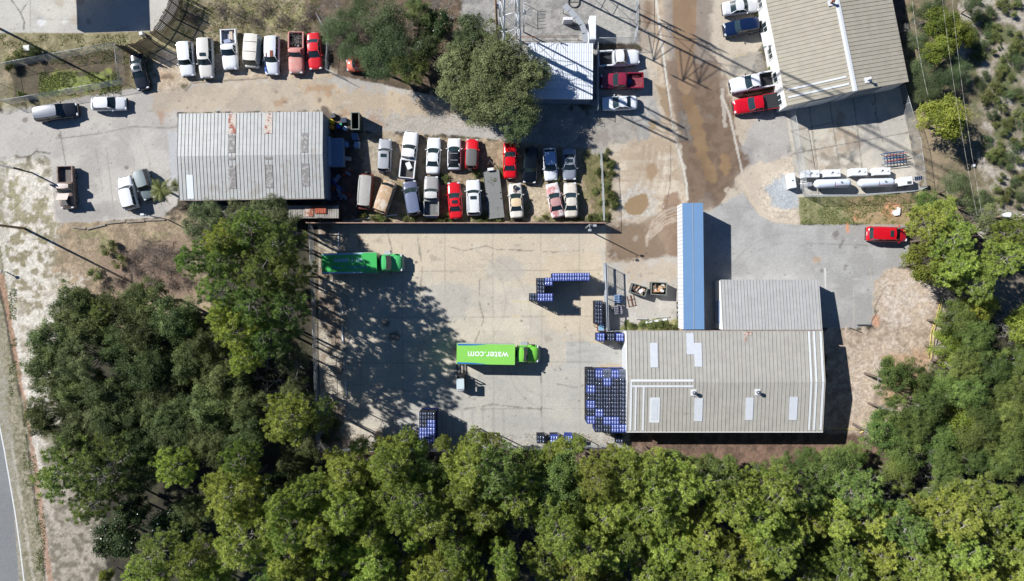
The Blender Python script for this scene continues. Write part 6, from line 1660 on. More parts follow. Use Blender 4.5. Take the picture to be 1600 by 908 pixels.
# small plants in front of the office wall
def leafball(seed, n, r, leaf, flat=.8, hh=.8):
    rr_ = random.Random(seed); mb = MB()
    for k in range(n):
        d = Vector((rr_.gauss(0, 1), rr_.gauss(0, 1), rr_.gauss(0, 1))).normalized() * r * (rr_.uniform(.5, 1))
        d.z = abs(d.z) * flat; p = d + Vector((0, 0, .1))
        nrm = (d.normalized() + Vector((rr_.uniform(-.7, .7), rr_.uniform(-.7, .7), rr_.uniform(0, .9)))).normalized()
        u_ = nrm.orthogonal().normalized(); v_ = nrm.cross(u_); a = rr_.uniform(0, 6.3); u2 = u_ * math.cos(a) + v_ * math.sin(a); v2 = nrm.cross(u2)
        s_ = leaf * rr_.uniform(.6, 1.3)
        mb.add([p - u2 * s_ * .5, p + v2 * s_ * .3, p + u2 * s_ * .5, p - v2 * s_ * .3], [(0, 3, 2, 1)])
    return mb

# ------------------------------------------------------------------ poles, sign, wires
def pole(name, label, px, py, h, r0, r1, m_, cat='pole'):
    t = thing(name, label, cat, (*P(px, py), 0))
    mb = MB(); mb.tube((0, 0, 0), (0, 0, h), r0, r1, 10); mb.build('shaft', m_, t)
    return t
tp_ = pole('utility_pole', 'tall brown wooden pole leaning out of frame at the left edge, with a long shadow', 38, 357, 12.6, .17, .11, M['wood'])
mb = MB(); mb.box((0, 0, 12.0), (.12, 2.2, .12)); mb.build('crossarm', M['wood'], tp_)
tp2 = pole('utility_pole', 'wooden pole whose shadow crosses the fenced grass plot', 2, 46, 12.5, .17, .11, M['wood'])
mb = MB(); mb.box((0, 0, 12.0), (.12, 2.2, .12)); mb.build('crossarm', M['wood'], tp2)
tp3 = pole('utility_pole', 'brown wooden pole standing behind the big oak beside the lattice mast', 778, 66, 14.5, .19, .13, mat('brown_pole', base(176, 146, 118), rough=.85, var=.15))
mb = MB(); mb.tube((.35, 0, 11.3), (.35, 0, 12.2), .24, .24, 10); mb.build('transformer', M['galv'], tp3)
tp4 = pole('utility_pole', 'white transformer pole rising from the trees on the right', 1505, 347, 9.0, .16, .12, M['wood'])
mb = MB(); mb.tube((-.35, .0, 8.0), (-.35, 0, 9.0), .3, .3, 12); mb.build('transformer', M['white_metal'], tp4)
mb = MB(); mb.box((.6, 0, 8.9), (2.0, .12, .12)); arm_ = mb.build('crossarm', M['galv'], tp4)
for q in (-.2, .5, 1.4):
    mb = MB(); mb.tube((q, 0, 8.95), (q, 0, 9.15), .06, .05, 8); mb.build('insulator', M['white_metal'], arm_)
# yard lamp on the muddy lane corner
t = pole('lamp_post', 'twin-headed lamp post at the end of the board wall', 914, 357.5, 5.9, .09, .06, M['galv'], 'lamp post')
for q, (dx, dy) in enumerate(((.5, -.1), (.0, -.55))):
    mb = MB(); mb.tube((0, 0, 5.75), (dx, dy, 5.85), .03, .03, 6); mb.build('arm', M['galv'], t)
    mb = MB(); mb.rbox((dx * 1.3, dy * 1.3, 5.85), (.42, .3, .12), .06); mb.build('lamp_head', M['galv'], t)
t = pole('lamp_post', 'low lamp post at the corner of the left lot', 262, 343, 4.8, .08, .05, M['galv'], 'lamp post')
mb = MB(); mb.tube((0, 0, 4.75), (-.6, .1, 4.85), .03, .03, 6); mb.build('arm', M['galv'], t)
mb = MB(); mb.rbox((-.8, .12, 4.86), (.5, .26, .12), .06); mb.build('lamp_head', M['white_metal'], t)
t = pole('lamp_post', 'white lamp post on the sandy road verge', 10, 425, 1.2, .08, .07, M['white_metal'], 'lamp post')
mb = MB(); mb.rbox((0, 0, 1.25), (.45, .35, .16), .08); mb.build('lamp_head', M['white_metal'], t)
# roadside sign
sg = P3(50, 270, 0)
t = thing('roadside_sign', 'yellow and white roadside sign board on a dark pole beside the sandy verge', 'sign', (sg.x, sg.y, 0), math.radians(-13))
mb = MB(); mb.tube((.0, 0, 0), (0, 0, 4.4), .11, .1, 8); mb.build('pole', M['black'], t)
mb = MB(); mb.box((-.2, .02, 4.1), (2.7, .22, 1.7)); sb = mb.build('board', mat('sign_frame', base(70, 66, 60), rough=.5), t)
for y_, nm_ in ((-.1, 'sign_face'), (.14, 'sign_face')):
    mb = MB(); mb.box((-.2, y_, 3.62), (2.55, .02, .55)); mb.build(nm_, mat('sign_yellow', base(236, 186, 60), rough=.5, var=.1), sb)
    mb = MB(); mb.box((-.2, y_, 4.4), (2.55, .02, .95)); mb.build(nm_, mat('sign_white', base(214, 214, 214), rough=.5, var=.1), sb)
# white cabinet and small boxes near the plot, transformer on the pad
crate(41, 75, .1, (.9, .8, .9), (226, 224, 216), 'small white cabinet in the grass above the fenced plot', 'utility_cabinet', 'cabinet'); crate(220, 52, .3, (.5, .5, .7), (230, 232, 236), 'little white box beside the picket screen', 'utility_cabinet', 'cabinet')
mb = MB(); rr_ = random.Random(4)
for k in range(7): mb.box((rr_.uniform(-.4, .4), rr_.uniform(-.3, .3), .08 + .03 * k), (rr_.uniform(.3, .8), rr_.uniform(.2, .5), .03), rz=rr_.uniform(0, 3), rx=rr_.uniform(-.3, .3))
small('crumpled_sheet', 'crumpled white sheet on the orange soil above the red minivan', 'litter', mb, M['white_metal'], (*P(1398.5, 330), 0))
for i, (px, py, dz) in enumerate(((1511, 262, 0), (1521, 254, 0))):
    tyre('dumped_tyre', ['black dumped tyre with a white rag beside it in the scrub, the lower one', 'black dumped tyre in the scrub, the upper one'][i], (*P(px, py), 0), .36, .22)
mb = MB(); mb.rbox((0, 0, .15), (.4, .4, .3), .1); small('white_rag', 'white bag lying between the two dumped tyres', 'bag', mb, M['white_metal'], (*P(1520, 259), 0))
# yellow hose / tape line at the edge of the dirt field
def ribbon(name, label, pts, z, r, m_, cat):
    o0 = P3(*pts[0]); mb = MB(); W = [P3(*q, 0) - o0 + Vector((0, 0, z)) for q in pts]
    mb.path(W, r, 5); o = mb.build(name, m_, None, o0); return tag(o, label, cat)
yl = mat('yellow_tape', base(236, 214, 110), rough=.6)
ribbon('barrier_tape', 'yellow barrier line down the edge of the dirt field at the right trees', [(1473, 456), (1466, 485), (1457, 512), (1455, 540), (1452, 562)], .35, .045, yl, 'barrier tape')
ribbon('barrier_tape', 'second yellow line running beside the first at the dirt field edge', [(1471, 462), (1461, 500), (1454, 520), (1450, 560)], .12, .04, yl, 'barrier tape')
ribbon('barrier_tape', 'yellow line across the dirt below the warehouse corner', [(1287, 669), (1322, 670), (1345, 672), (1366, 668)], .1, .035, yl, 'barrier tape')
for i, (a_, b_) in enumerate((((1362, 668), (1343, 676)), ((1434, 300), (1435, 316)))):
    ribbon('barrier_tape', ['short loose yellow tape end lying on the dirt', 'short yellow tape hanging at the tank fence corner'][i], [a_, b_], .15, .05, yl, 'barrier tape')

# power lines along the scrub
wm = mat('bare_wire', base(206, 200, 190), rough=.5)
def wire(label, pts, r=.011, sag=.5):
    a, b = [P3(px, py, z) for px, py, z in pts]
    mb = MB(); n = 14; W = []
    for i in range(n + 1):
        k = i / n; p = a.lerp(b, k); p.z -= sag * 4 * k * (1 - k); W.append(p)
    o0 = W[0].copy(); mb.path([w_ - o0 for w_ in W], r, 5)
    o = mb.build('power_line', wm, None, o0); tag(o, label, 'wire', 'power lines over the scrub')
wire('power line ending at the white transformer, the right-hand of the pair', [(1484, -40, 9.5), (1535, 338, 9.1)]); wire('power line ending at the white transformer, the left-hand of the pair', [(1468, -40, 9.5), (1527, 338, 9.1)])
wire('power line running over the bushes beside the khaki roof', [(1422, -40, 8), (1450, 150, 7.0)], .014); 

# ------------------------------------------------------------------ lattice tower compound
def lattice(name, label, cx, cy, w0, w1, h, seg, m_, r=.05, rot=0.3, cat='tower'):
    t = thing(name, label, cat, (*P(cx, cy), 0), rot)
    legs = [[], [], [], []]
    for k in range(seg + 1):
        z = h * k / seg; w = (w0 + (w1 - w0) * k / seg) / 2
        for i, (sx_, sy_) in enumerate(((-1, -1), (1, -1), (1, 1), (-1, 1))): legs[i].append(Vector((sx_ * w, sy_ * w, z)))
    for l_ in legs:
        mb = MB(); mb.path(l_, r * 1.8, 6); mb.build('leg', m_, t)
    for i in range(4):
        mb = MB(); a, b = legs[i], legs[(i + 1) % 4]
        for k in range(seg):
            (mb.tube(a[k], b[k + 1], r * .5, None, 5) if k % 2 else mb.tube(b[k], a[k + 1], r * .5, None, 5)); mb.tube(a[k + 1], b[k + 1], r * .5, None, 5)
        mb.build('lattice_brace', m_, t)
    return t, legs
tw1, lg = lattice('lattice_tower', 'tall steel lattice tower whose long shadow crosses the muddy lane', 884, -24, 1.9, 1.4, 44, 9, M['galv'], .07, rot=math.radians(-26.5))
# antenna arms that throw the spoked shadows
for z_, l_, n_ in ((11.0, 3.0, 2), (14.5, 3.6, 2), (16.0, 3.0, 2), (33, 3.0, 2)):
    for sgn in (-1, 1):
        mb = MB(); e = Vector((sgn * 1.0, sgn * -(l_ + 1.0), z_)) if False else Vector((0.3, -(l_ + .9) if sgn < 0 else l_ * .2 + .9, z_))
        base_p = [Vector((-.8, -.8 if sgn < 0 else .8, z_ + .9)), Vector((.8, -.8 if sgn < 0 else .8, z_ + .9)), Vector((-.8, -.8 if sgn < 0 else .8, z_ - .9)), Vector((.8, -.8 if sgn < 0 else .8, z_ - .9))]
        for b_ in base_p: mb.tube(b_, e, .05, None, 5)
        mb.tube(e + Vector((0, 0, -1.1)), e + Vector((0, 0, 1.1)), .09, .09, 8)
        for q in (-.8, 0, .8): mb.tube(e + Vector((-.9, 0, q)), e + Vector((.9, 0, q)), .04, None, 5)
        mb.build('antenna_arm', M['galv'], tw1)
# dipole mast whose star-shaped shadow falls on the white roof
t = pole('whip_mast', 'thin radio mast with ground-plane rods, its star shadow on the white roof', 818, 50, 7.6, .1, .08, M['galv'], 'mast')
for k in range(8):
    a = k * math.pi / 4; mb = MB(); mb.tube((0, 0, 6.6), (2.6 * math.cos(a), 2.6 * math.sin(a), 6.1), .03, .02, 5); mb.build('rod', M['galv'], t)
mb = MB(); mb.tube((0, 0, 6.2), (0, 0, 7.0), .2, .2, 8); mb.build('hub', M['galv'], t)
# white lattice mast beside the wooden pole
t, lg2 = lattice('lattice_mast', 'white lattice mast beside the brown pole behind the big oak', 797, 78, 2.4, 1.6, 19, 4, M['white_metal'], .07, rot=.25, cat='mast')
# compound fittings
crate(926.5, 43, 0, (.85, 3.1, 2.5), (240, 243, 248), 'tall white equipment cabinet beside the lattice compound gate', 'equipment_cabinet', 'cabinet')
crate(888, 29, 0, (1.3, .45, 1.4), (228, 226, 228), 'white panel box on a frame near the curved cable tray', 'equipment_cabinet', 'cabinet')
t = thing('cable_tray', 'curved galvanised cable tray bending down to the white roof', 'cable tray', (*P(882, 10, 2.6), 0))
o0 = P3(882, 10, 2.6); o0.z = 0
cv = [P3(*q, 2.6) - o0 for q in ((882, 8), (890, 16), (900, 27), (909, 38), (914, 52), (915, 66))]
mb = MB()
for a, b in zip(cv[:-1], cv[1:]):
    d = (b - a); an = math.atan2(d.y, d.x); mb.box((a + b) / 2, (d.length + .05, .7, .06), rz=an)
mb.build('tray', M['galv'], t)
for q in (cv[0], cv[2], cv[5]):
    mb = MB(); mb.tube((q.x, q.y, 0), (q.x, q.y, 2.55), .06, .06, 6); mb.build('post', M['galv'], t)
mb = MB(); n = 22
for k in range(n):
    a0, a1 = 2 * math.pi * k / n, 2 * math.pi * (k + 1) / n; mb.tube((.75 * math.cos(a0), .75 * math.sin(a0), 0), (.75 * math.cos(a1), .75 * math.sin(a1), 0), .06, .06, 6)
mb.tube((-.75, 0, 0), (.75, 0, 0), .03, .03, 5)
small('cable_ring', 'black cable coil at the top of the tower compound', 'coil', mb, M['black'], (*P(897, 3, .1), .1))
mb = MB()
for k in range(6): mb.tube((-.5, -1.0 + k * .45, 1.6), (.5, -.9 + k * .45, 1.65), .03, .03, 5)
mb.tube((-.5, -1.1, 1.6), (-.5, 1.4, 1.6), .03, .03, 5)
for yy in (-1.1, 1.4): mb.tube((-.5, yy, 0), (-.5, yy, 1.6), .04, .04, 5)
small('ice_bridge', 'small pale ladder-like frame in the gravel compound', 'frame', mb, M['galv'], (*P(824, 14, 1.6), 0))
mb = MB(); rr_ = random.Random(9)
for k in range(10):
    a = Vector((rr_.uniform(-.9, .9), rr_.uniform(-.5, .5), .3)); mb.tube(a, a + Vector((rr_.uniform(.4, 1.2), rr_.uniform(-.5, .5), rr_.uniform(0, .3))), .03, None, 5)
small('pipe_heap', 'tangle of black pipes in the compound beside the white panel box', 'pipes', mb, M['black'], (*P(900, 40), 0))
t = thing('guard_rail', 'rusty guard rail between the oak and the white roof', 'rail', (*P(850, 57, 1.0), 0))
mb = MB(); mb.tube((-4.4, 0, 1.0), (4.6, .1, 1.0), .035, .035, 5); mb.tube((-4.4, 0, .5), (4.6, .1, .5), .03, .03, 5); mb.build('rail', M['rust'], t)
for q in (-4.4, -1.5, 1.5, 4.6):
    mb = MB(); mb.tube((q, 0, 0), (q, 0, 1.0), .04, .04, 5); mb.build('post', M['rust'], t)
# ------------------------------------------------------------------ trees
def leaf_mat(name, c1, c2, tr=0.36, rough=.6):
    m = bpy.data.materials.new(name); m.use_nodes = True; nt = m.node_tree; bs = nt.nodes['Principled BSDF']; bs.inputs['Roughness'].default_value = rough; bs.inputs['Specular IOR Level'].default_value = .35
    at = nt.nodes.new('ShaderNodeAttribute'); at.attribute_name = 'tint'
    oi = nt.nodes.new('ShaderNodeObjectInfo')
    mx = nt.nodes.new('ShaderNodeMixRGB'); mx.inputs['Color1'].default_value = (*c1, 1); mx.inputs['Color2'].default_value = (*c2, 1)
    nt.links.new(at.outputs['Fac'], mx.inputs['Fac'])
    hs = nt.nodes.new('ShaderNodeHueSaturation')
    mr = nt.nodes.new('ShaderNodeMapRange'); mr.inputs['To Min'].default_value = .484; mr.inputs['To Max'].default_value = .522
    nt.links.new(oi.outputs['Random'], mr.inputs['Value']); nt.links.new(mr.outputs['Result'], hs.inputs['Hue'])
    mv = nt.nodes.new('ShaderNodeMapRange'); mv.inputs['To Min'].default_value = .72; mv.inputs['To Max'].default_value = 1.22
    ml = nt.nodes.new('ShaderNodeMath'); ml.operation = 'FRACT'; m7 = nt.nodes.new('ShaderNodeMath'); m7.operation = 'MULTIPLY'; m7.inputs[1].default_value = 7.31
    nt.links.new(oi.outputs['Random'], m7.inputs[0]); nt.links.new(m7.outputs[0], ml.inputs[0]); nt.links.new(ml.outputs[0], mv.inputs['Value']); nt.links.new(mv.outputs['Result'], hs.inputs['Value'])
    nt.links.new(mx.outputs['Color'], hs.inputs['Color']); nt.links.new(hs.outputs['Color'], bs.inputs['Base Color'])
    tb = nt.nodes.new('ShaderNodeBsdfTranslucent'); nt.links.new(hs.outputs['Color'], tb.inputs['Color'])
    ms = nt.nodes.new('ShaderNodeMixShader'); ms.inputs['Fac'].default_value = tr
    out = nt.nodes['Material Output']
    nt.links.new(bs.outputs[0], ms.inputs[1]); nt.links.new(tb.outputs[0], ms.inputs[2]); nt.links.new(ms.outputs[0], out.inputs['Surface'])
    return m
LM = {
    'pine': leaf_mat('pine_needles', (.20, .265, .045), (.48, .54, .12)),
    'pine_dark': leaf_mat('dark_pine_needles', (.12, .18, .045), (.31, .39, .10)),
    'oak': leaf_mat('oak_leaves', (.075, .105, .035), (.23, .275, .095)),
    'oak_grey': leaf_mat('live_oak_leaves', (.10, .13, .05), (.26, .30, .13)),
    'holly': leaf_mat('yellow_green_leaves', (.15, .19, .025), (.32, .36, .06)),
    'feather': leaf_mat('feathery_leaves', (.085, .125, .045), (.18, .23, .10)),
    'glossy': leaf_mat('glossy_leaves', (.03, .055, .02), (.10, .14, .06), rough=.25),
    'scrub': leaf_mat('scrub_leaves', (.12, .15, .045), (.25, .27, .09)),
    'palm': leaf_mat('palm_fronds', (.12, .15, .03), (.22, .22, .06)),
}
class Soup:
    """fast polygon soup with a tint per face"""
    def __init__(s): s.v = []; s.t = []
    def tri(s, a, b, c, t): s.v.append((a, b, c)); s.t.append(t)
    def mesh(s, name, m_):
        me = bpy.data.meshes.new(name)
        v = np.array(s.v, dtype=np.float32).reshape(-1, 3); n = len(s.v)
        me.vertices.add(n * 3); me.vertices.foreach_set('co', v.ravel())
        me.loops.add(n * 3); me.loops.foreach_set('vertex_index', np.arange(n * 3, dtype=np.int32))
        me.polygons.add(n); me.polygons.foreach_set('loop_start', np.arange(0, n * 3, 3, dtype=np.int32))
        me.update(calc_edges=True)
        a = me.attributes.new('tint', 'FLOAT', 'POINT'); a.data.foreach_set('value', np.repeat(np.array(s.t, dtype=np.float32), 3))
        me.materials.append(m_); return me

def np_soup(name, m_, P0, P1, P2, tint):
    n = len(P0); v = np.stack([P0, P1, P2], 1).astype(np.float32)
    me = bpy.data.meshes.new(name)
    me.vertices.add(n * 3); me.vertices.foreach_set('co', v.ravel())
    me.loops.add(n * 3); me.loops.foreach_set('vertex_index', np.arange(n * 3, dtype=np.int32))
    me.polygons.add(n); me.polygons.foreach_set('loop_start', np.arange(0, n * 3, 3, dtype=np.int32))
    me.update(calc_edges=True)
    a = me.attributes.new('tint', 'FLOAT', 'POINT'); a.data.foreach_set('value', np.repeat(tint.astype(np.float32), 3))
    me.materials.append(m_); return me

def unit(v): return v / (np.linalg.norm(v, axis=-1, keepdims=True) + 1e-9)

def tufts(rs, centers, ups, tint, n_needle, length, width):
    """needle sprays: hemisphere of thin triangles round each centre"""
    n = len(centers)
    d = rs.normal(size=(n, n_needle, 3)); d = unit(d); d = unit(d + ups[:, None, :] * 0.5)
    L = length * rs.uniform(.7, 1.15, size=(n, n_needle, 1))
    c = centers[:, None, :] + d * 0.05
    tip = c + d * L
    side = unit(np.cross(d, rs.normal(size=d.shape))) * width
    mid = c + d * L * .45
    P0 = np.concatenate([(mid - side).reshape(-1, 3), (mid + side).reshape(-1, 3)])
    P1 = np.concatenate([(mid + side).reshape(-1, 3), (mid - side).reshape(-1, 3)])
    P2 = np.concatenate([tip.reshape(-1, 3), c.reshape(-1, 3)])
    t = np.repeat(tint[:, None], n_needle, 1).reshape(-1); t = np.clip(t + rs.uniform(-.15, .15, t.shape), 0, 1)
    return P0, P1, P2, np.concatenate([t, t])

def branch_mesh(name, segs, m_, sides=5):
    mb = MB()
    for a, b, r0, r1 in segs: mb.tube(a, b, r0, r1, sides, 0, False)
    me = bpy.data.meshes.new(name); me.from_pydata(mb.v, [], mb.f); me.materials.append(m_); me.polygons.foreach_set('use_smooth', [True] * len(mb.f)); me.update(); return me

def make_pine(seed, lm, Rr=3.6, H=15, nl=34, dens=1.0):
    rs = np.random.RandomState(seed); rd = random.Random(seed)
    segs = [((0, 0, 0), (rd.uniform(-.2, .2), rd.uniform(-.2, .2), H * .5), .2, .15)]
    top = (rd.uniform(-.4, .4), rd.uniform(-.4, .4), H - .5); segs.append((segs[0][1], top, .15, .04))
    cent = []; ups = []; tint = []
    lob = [rd.uniform(.62, 1.12) for _ in range(9)]
    for i in range(nl):
        f = (i + .5) / nl                       # 0 bottom, 1 top
        z0 = H * (.50 + .46 * f)
        a = i * 2.39996 + rd.uniform(-.4, .4)
        prof = math.sqrt(max(0.02, 1 - (max(0, f - .2) / .82) ** 1.7)) * (0.72 + .28 * min(1, f / .2))
        l = Rr * prof * lob[int((a % 6.283) / 6.283 * 9) % 9] * rd.uniform(.82, 1.08)
        k = (z0 / H); o = Vector(segs[0][1]).lerp(Vector(top), max(0, (k - .5) * 2))
        d = Vector((math.cos(a), math.sin(a), 0)); e = o + d * l + Vector((0, 0, l * rd.uniform(.12, .42)))
        m = o.lerp(e, .5) + Vector((0, 0, -.1 * l))
        segs.append((tuple(o), tuple(m), .06, .04)); segs.append((tuple(m), tuple(e), .04, .015))
        ns = max(3, int(l * 2.1 * dens))
        for j in range(ns):
            q = .30 + .70 * (j + 1) / ns; pbase = (m.lerp(e, (q - .5) * 2) if q > .5 else o.lerp(m, q * 2))
            for w_ in range(3):
                sp = l * .30 * (1.15 - .55 * q) + .22
                off = Vector((-d.y, d.x, 0)) * rd.uniform(-1, 1) * sp + d * rd.uniform(-.1, .3) + Vector((0, 0, rd.uniform(.0, .35)))
                c_ = pbase + off; segs.append((tuple(pbase), tuple(c_), .018, .01))
                cent.append(tuple(c_)); u = (off.normalized() * .5 + Vector((0, 0, 1)) + d * .3).normalized(); ups.append(tuple(u)); tint.append(rd.uniform(.1, .9))
    for j in range(14):
        c_ = Vector(top) + Vector((rd.uniform(-.7, .7), rd.uniform(-.7, .7), rd.uniform(-.4, .6))); cent.append(tuple(c_)); ups.append((0, 0, 1)); tint.append(rd.uniform(.4, 1))
    keep = []; grid = {}
    md = .52
    for i_ in sorted(range(len(cent)), key=lambda q: -cent[q][2]):
        c_ = cent[i_]; g_ = (int(c_[0] // md), int(c_[1] // md), int(c_[2] // md)); ok = True
        for dx in (-1, 0, 1):
            for dy in (-1, 0, 1):
                for dz in (-1, 0, 1):
                    for o_ in grid.get((g_[0] + dx, g_[1] + dy, g_[2] + dz), ()):
                        if (o_[0] - c_[0]) ** 2 + (o_[1] - c_[1]) ** 2 + (o_[2] - c_[2]) ** 2 < md * md: ok = False
        if ok: grid.setdefault(g_, []).append(c_); keep.append(i_)
    P0, P1, P2, t = tufts(rs, np.array(cent)[keep], np.array(ups)[keep], np.array(tint)[keep], 72, .42, .034)
    return {'crown': np_soup('crown', lm, P0, P1, P2, t), 'trunk': branch_mesh('trunk', segs[:2], M['bark'], 8), 'limbs': branch_mesh('branches', segs[2:], M['greybark'], 3), 'R': Rr, 'H': H, 'zc': .8}

def make_broad(seed, lm, Rr=3.8, H=10, ncl=260, leaf=.17, per=42, loose=1.0, flat=.55, zc=.62, twig=True):
    rs = np.random.RandomState(seed); rd = random.Random(seed)
    segs = []; fork = Vector((rd.uniform(-.3, .3), rd.uniform(-.3, .3), H * .32)); segs.append(((0, 0, 0), tuple(fork), Rr * .07, Rr * .055))
    # lobes
    lobes = []
    for i in range(int(9 + Rr * 3.2)):
        a = rd.uniform(0, 6.28); q = math.sqrt(rd.random()) * .82
        lobes.append((Vector((math.cos(a) * q * Rr, math.sin(a) * q * Rr, H * zc + (1 - q * q) * Rr * flat * rd.uniform(.5, 1.0))), Rr * rd.uniform(.17, .29) * (.8 if Rr > 5 else 1)))
    cl = []; ups = []; tint = []; rad = []
    for c_, lr in lobes:
        segs.append((tuple(fork), tuple(fork.lerp(c_, .55) + Vector((0, 0, -.2))), Rr * .03, Rr * .018)); segs.append((tuple(fork.lerp(c_, .55) + Vector((0, 0, -.2))), tuple(c_), Rr * .018, .03))
        lt = rd.uniform(0, 1)
        for k in range(int(ncl / len(lobes))):
            d = Vector((rd.gauss(0, 1), rd.gauss(0, 1), rd.gauss(0, 1) * .8 + .25)).normalized()
            p = c_ + Vector((d.x * lr, d.y * lr, d.z * lr * .8)) * rd.uniform(.5, 1.38)
            cl.append(tuple(p)); ups.append(tuple((d + Vector((0, 0, .8))).normalized())); tint.append(min(1, max(0, lt + rd.uniform(-.25, .25)))); rad.append(rd.uniform(.13, .34) * loose)
            if twig and k % 3 == 0: segs.append((tuple(c_), tuple(p), .022, .008))
    cl = np.array(cl); ups = np.array(ups); tint = np.array(tint); rad = np.array(rad); n = len(cl)
    off = rs.normal(size=(n, per, 3)) * rad[:, None, None] * np.array([1, 1, .55])
    c = cl[:, None, :] + off
    nr = unit(rs.normal(size=c.shape) * .5 + ups[:, None, :])
    u_ = unit(np.cross(nr, rs.normal(size=c.shape))); v_ = np.cross(nr, u_)
    s_ = leaf * rs.uniform(.6, 1.25, size=(n, per, 1))
    A = (c - u_ * s_ * .6).reshape(-1, 3); B_ = (c + u_ * s_ * .6).reshape(-1, 3); D1 = (c + v_ * s_ * .38).reshape(-1, 3); D2 = (c - v_ * s_ * .38).reshape(-1, 3)
    t = np.clip(np.repeat(tint[:, None], per, 1) + rs.uniform(-.1, .1, (n, per)), 0, 1).reshape(-1)
    return {'crown': np_soup('crown', lm, np.concatenate([A, A]), np.concatenate([D2, B_]), np.concatenate([B_, D1]), np.concatenate([t, t])),
            'trunk': branch_mesh('trunk', segs[:1], M['bark'], 8), 'limbs': branch_mesh('branches', segs[1:], M['greybark'], 4), 'R': Rr, 'H': H, 'zc': zc + .1}

def make_bare(seed, Rr=3.0, H=7, depth=5, m_=None):
    rd = random.Random(seed); segs = []
    def grow(p, d, l, r, k):
        q = p + d * l; segs.append((tuple(p), tuple(q), r, r * .7))
        if k == 0: return
        for _ in range(3 if k > 1 else 3):
            nd = (d + Vector((rd.gauss(0, 1), rd.gauss(0, 1), rd.gauss(0, .6) + .1)) * .62).normalized()
            grow(q, nd, l * rd.uniform(.6, .85), r * .62, k - 1)
    for i in range(4):
        a = i * 1.57 + rd.uniform(-.5, .5); grow(Vector((0, 0, H * .25)), Vector((math.cos(a) * .7, math.sin(a) * .7, .8)).normalized(), H * .2, .09, depth - 1)
    tr = [((0, 0, 0), (0, 0, H * .25), .16, .13)]
    return {'crown': branch_mesh('branches', segs, m_ or M['greybark'], 3), 'trunk': branch_mesh('trunk', tr, M['greybark'], 6), 'R': Rr, 'H': H, 'zc': .7, 'bare': True}

VAR = {}
VAR['pine'] = [make_pine(100 + i, LM['pine'], nl=32 + 3 * (i % 3)) for i in range(6)]
VAR['pine_dark'] = [make_pine(200 + i, LM['pine_dark'], nl=27, dens=.85) for i in range(4)]
VAR['oak'] = [make_broad(300 + i, LM['oak'], ncl=360, per=60, leaf=.145) for i in range(5)]
VAR['oak_grey'] = [make_broad(400 + i, LM['oak_grey'], ncl=360, per=60, leaf=.145) for i in range(3)]
VAR['oak_green'] = [make_broad(450 + i, leaf_mat('green_oak_leaves_%d' % i, (.09, .14, .032), (.25, .31, .08)), ncl=360, per=60, leaf=.145) for i in range(4)]
VAR['holly'] = [make_broad(500 + i, LM['holly'], Rr=3.4, H=6, ncl=380, per=30, leaf=.17, flat=.7, zc=.45) for i in range(3)]
VAR['feather'] = [make_broad(550 + i, LM['feather'], Rr=3.6, H=8, ncl=380, per=34, leaf=.12, loose=1.5, zc=.55) for i in range(3)]
VAR['glossy'] = [make_broad(600 + i, LM['glossy'], Rr=3.0, H=6, ncl=240, per=34, leaf=.24, loose=1.3, zc=.5) for i in range(2)]
VAR['big_oak'] = [make_broad(640, LM['oak_grey'], Rr=7.4, H=12, ncl=1700, per=60, leaf=.145, flat=.5, zc=.5)]
VAR['bare'] = [make_bare(700 + i) for i in range(4)]
def make_brush(seed):
    rd = random.Random(seed); segs = []
    for k in range(64):
        a = rd.uniform(0, 6.28); q = rd.random() * 1.5; p = Vector((math.cos(a) * q, math.sin(a) * q, rd.uniform(0, .3)))
        for j in range(3):
            an = rd.uniform(0, 6.28); d = Vector((math.cos(an), math.sin(an), rd.uniform(.1, 1.0))).normalized() * rd.uniform(.3, .8); e = p + d
            segs.append((tuple(p), tuple(e), .02, .012)); f = e + (d + Vector((rd.gauss(0, .25), rd.gauss(0, .25), rd.gauss(0, .1)))) * .6; segs.append((tuple(e), tuple(f), .012, .005))
    return {'crown': branch_mesh('branches', segs, mat('dry_twig', (.26, .215, .18), rough=.9, var=.35, scale=3), 3), 'trunk': branch_mesh('trunk', [((0, 0, 0), (0, 0, .4), .06, .04)], M['greybark'], 6), 'R': 2.0, 'H': 1.4, 'zc': .3, 'bare': True}
VAR['brush'] = [make_brush(760 + i) for i in range(3)]
VAR['scrub_grey'] = [make_broad(830 + i, LM['feather'], Rr=1.3, H=1.2, ncl=90, per=26, leaf=.10, loose=.9, flat=.6, zc=.2, twig=False) for i in range(2)]
VAR['scrub'] = [make_broad(800 + i, LM['scrub'], Rr=1.3, H=1.3, ncl=90, per=26, leaf=.12, loose=.7, flat=.6, zc=.25, twig=False) for i in range(4)]
VAR['weed'] = [make_broad(850 + i, LM['scrub'], Rr=.6, H=.5, ncl=30, per=20, leaf=.10, loose=.5, flat=.6, zc=.1, twig=False) for i in range(3)]
NAMES = {'brush': 'brush_clump', 'scrub_grey': 'scrub_bush', 'pine': 'pine_tree', 'pine_dark': 'pine_tree', 'oak': 'oak_tree', 'oak_grey': 'oak_tree', 'oak_green': 'oak_tree', 'holly': 'holly_tree', 'feather': 'feathery_tree', 'glossy': 'magnolia_tree', 'big_oak': 'oak_tree', 'bare': 'bare_tree', 'scrub': 'scrub_bush', 'weed': 'weed_clump'}
CATS = {'brush': 'brush', 'scrub_grey': 'bush', 'pine': 'pine tree', 'pine_dark': 'pine tree', 'oak': 'oak tree', 'oak_grey': 'oak tree', 'oak_green': 'oak tree', 'holly': 'tree', 'feather': 'tree', 'glossy': 'tree', 'big_oak': 'oak tree', 'bare': 'bare tree', 'scrub': 'bush', 'weed': 'weed'}
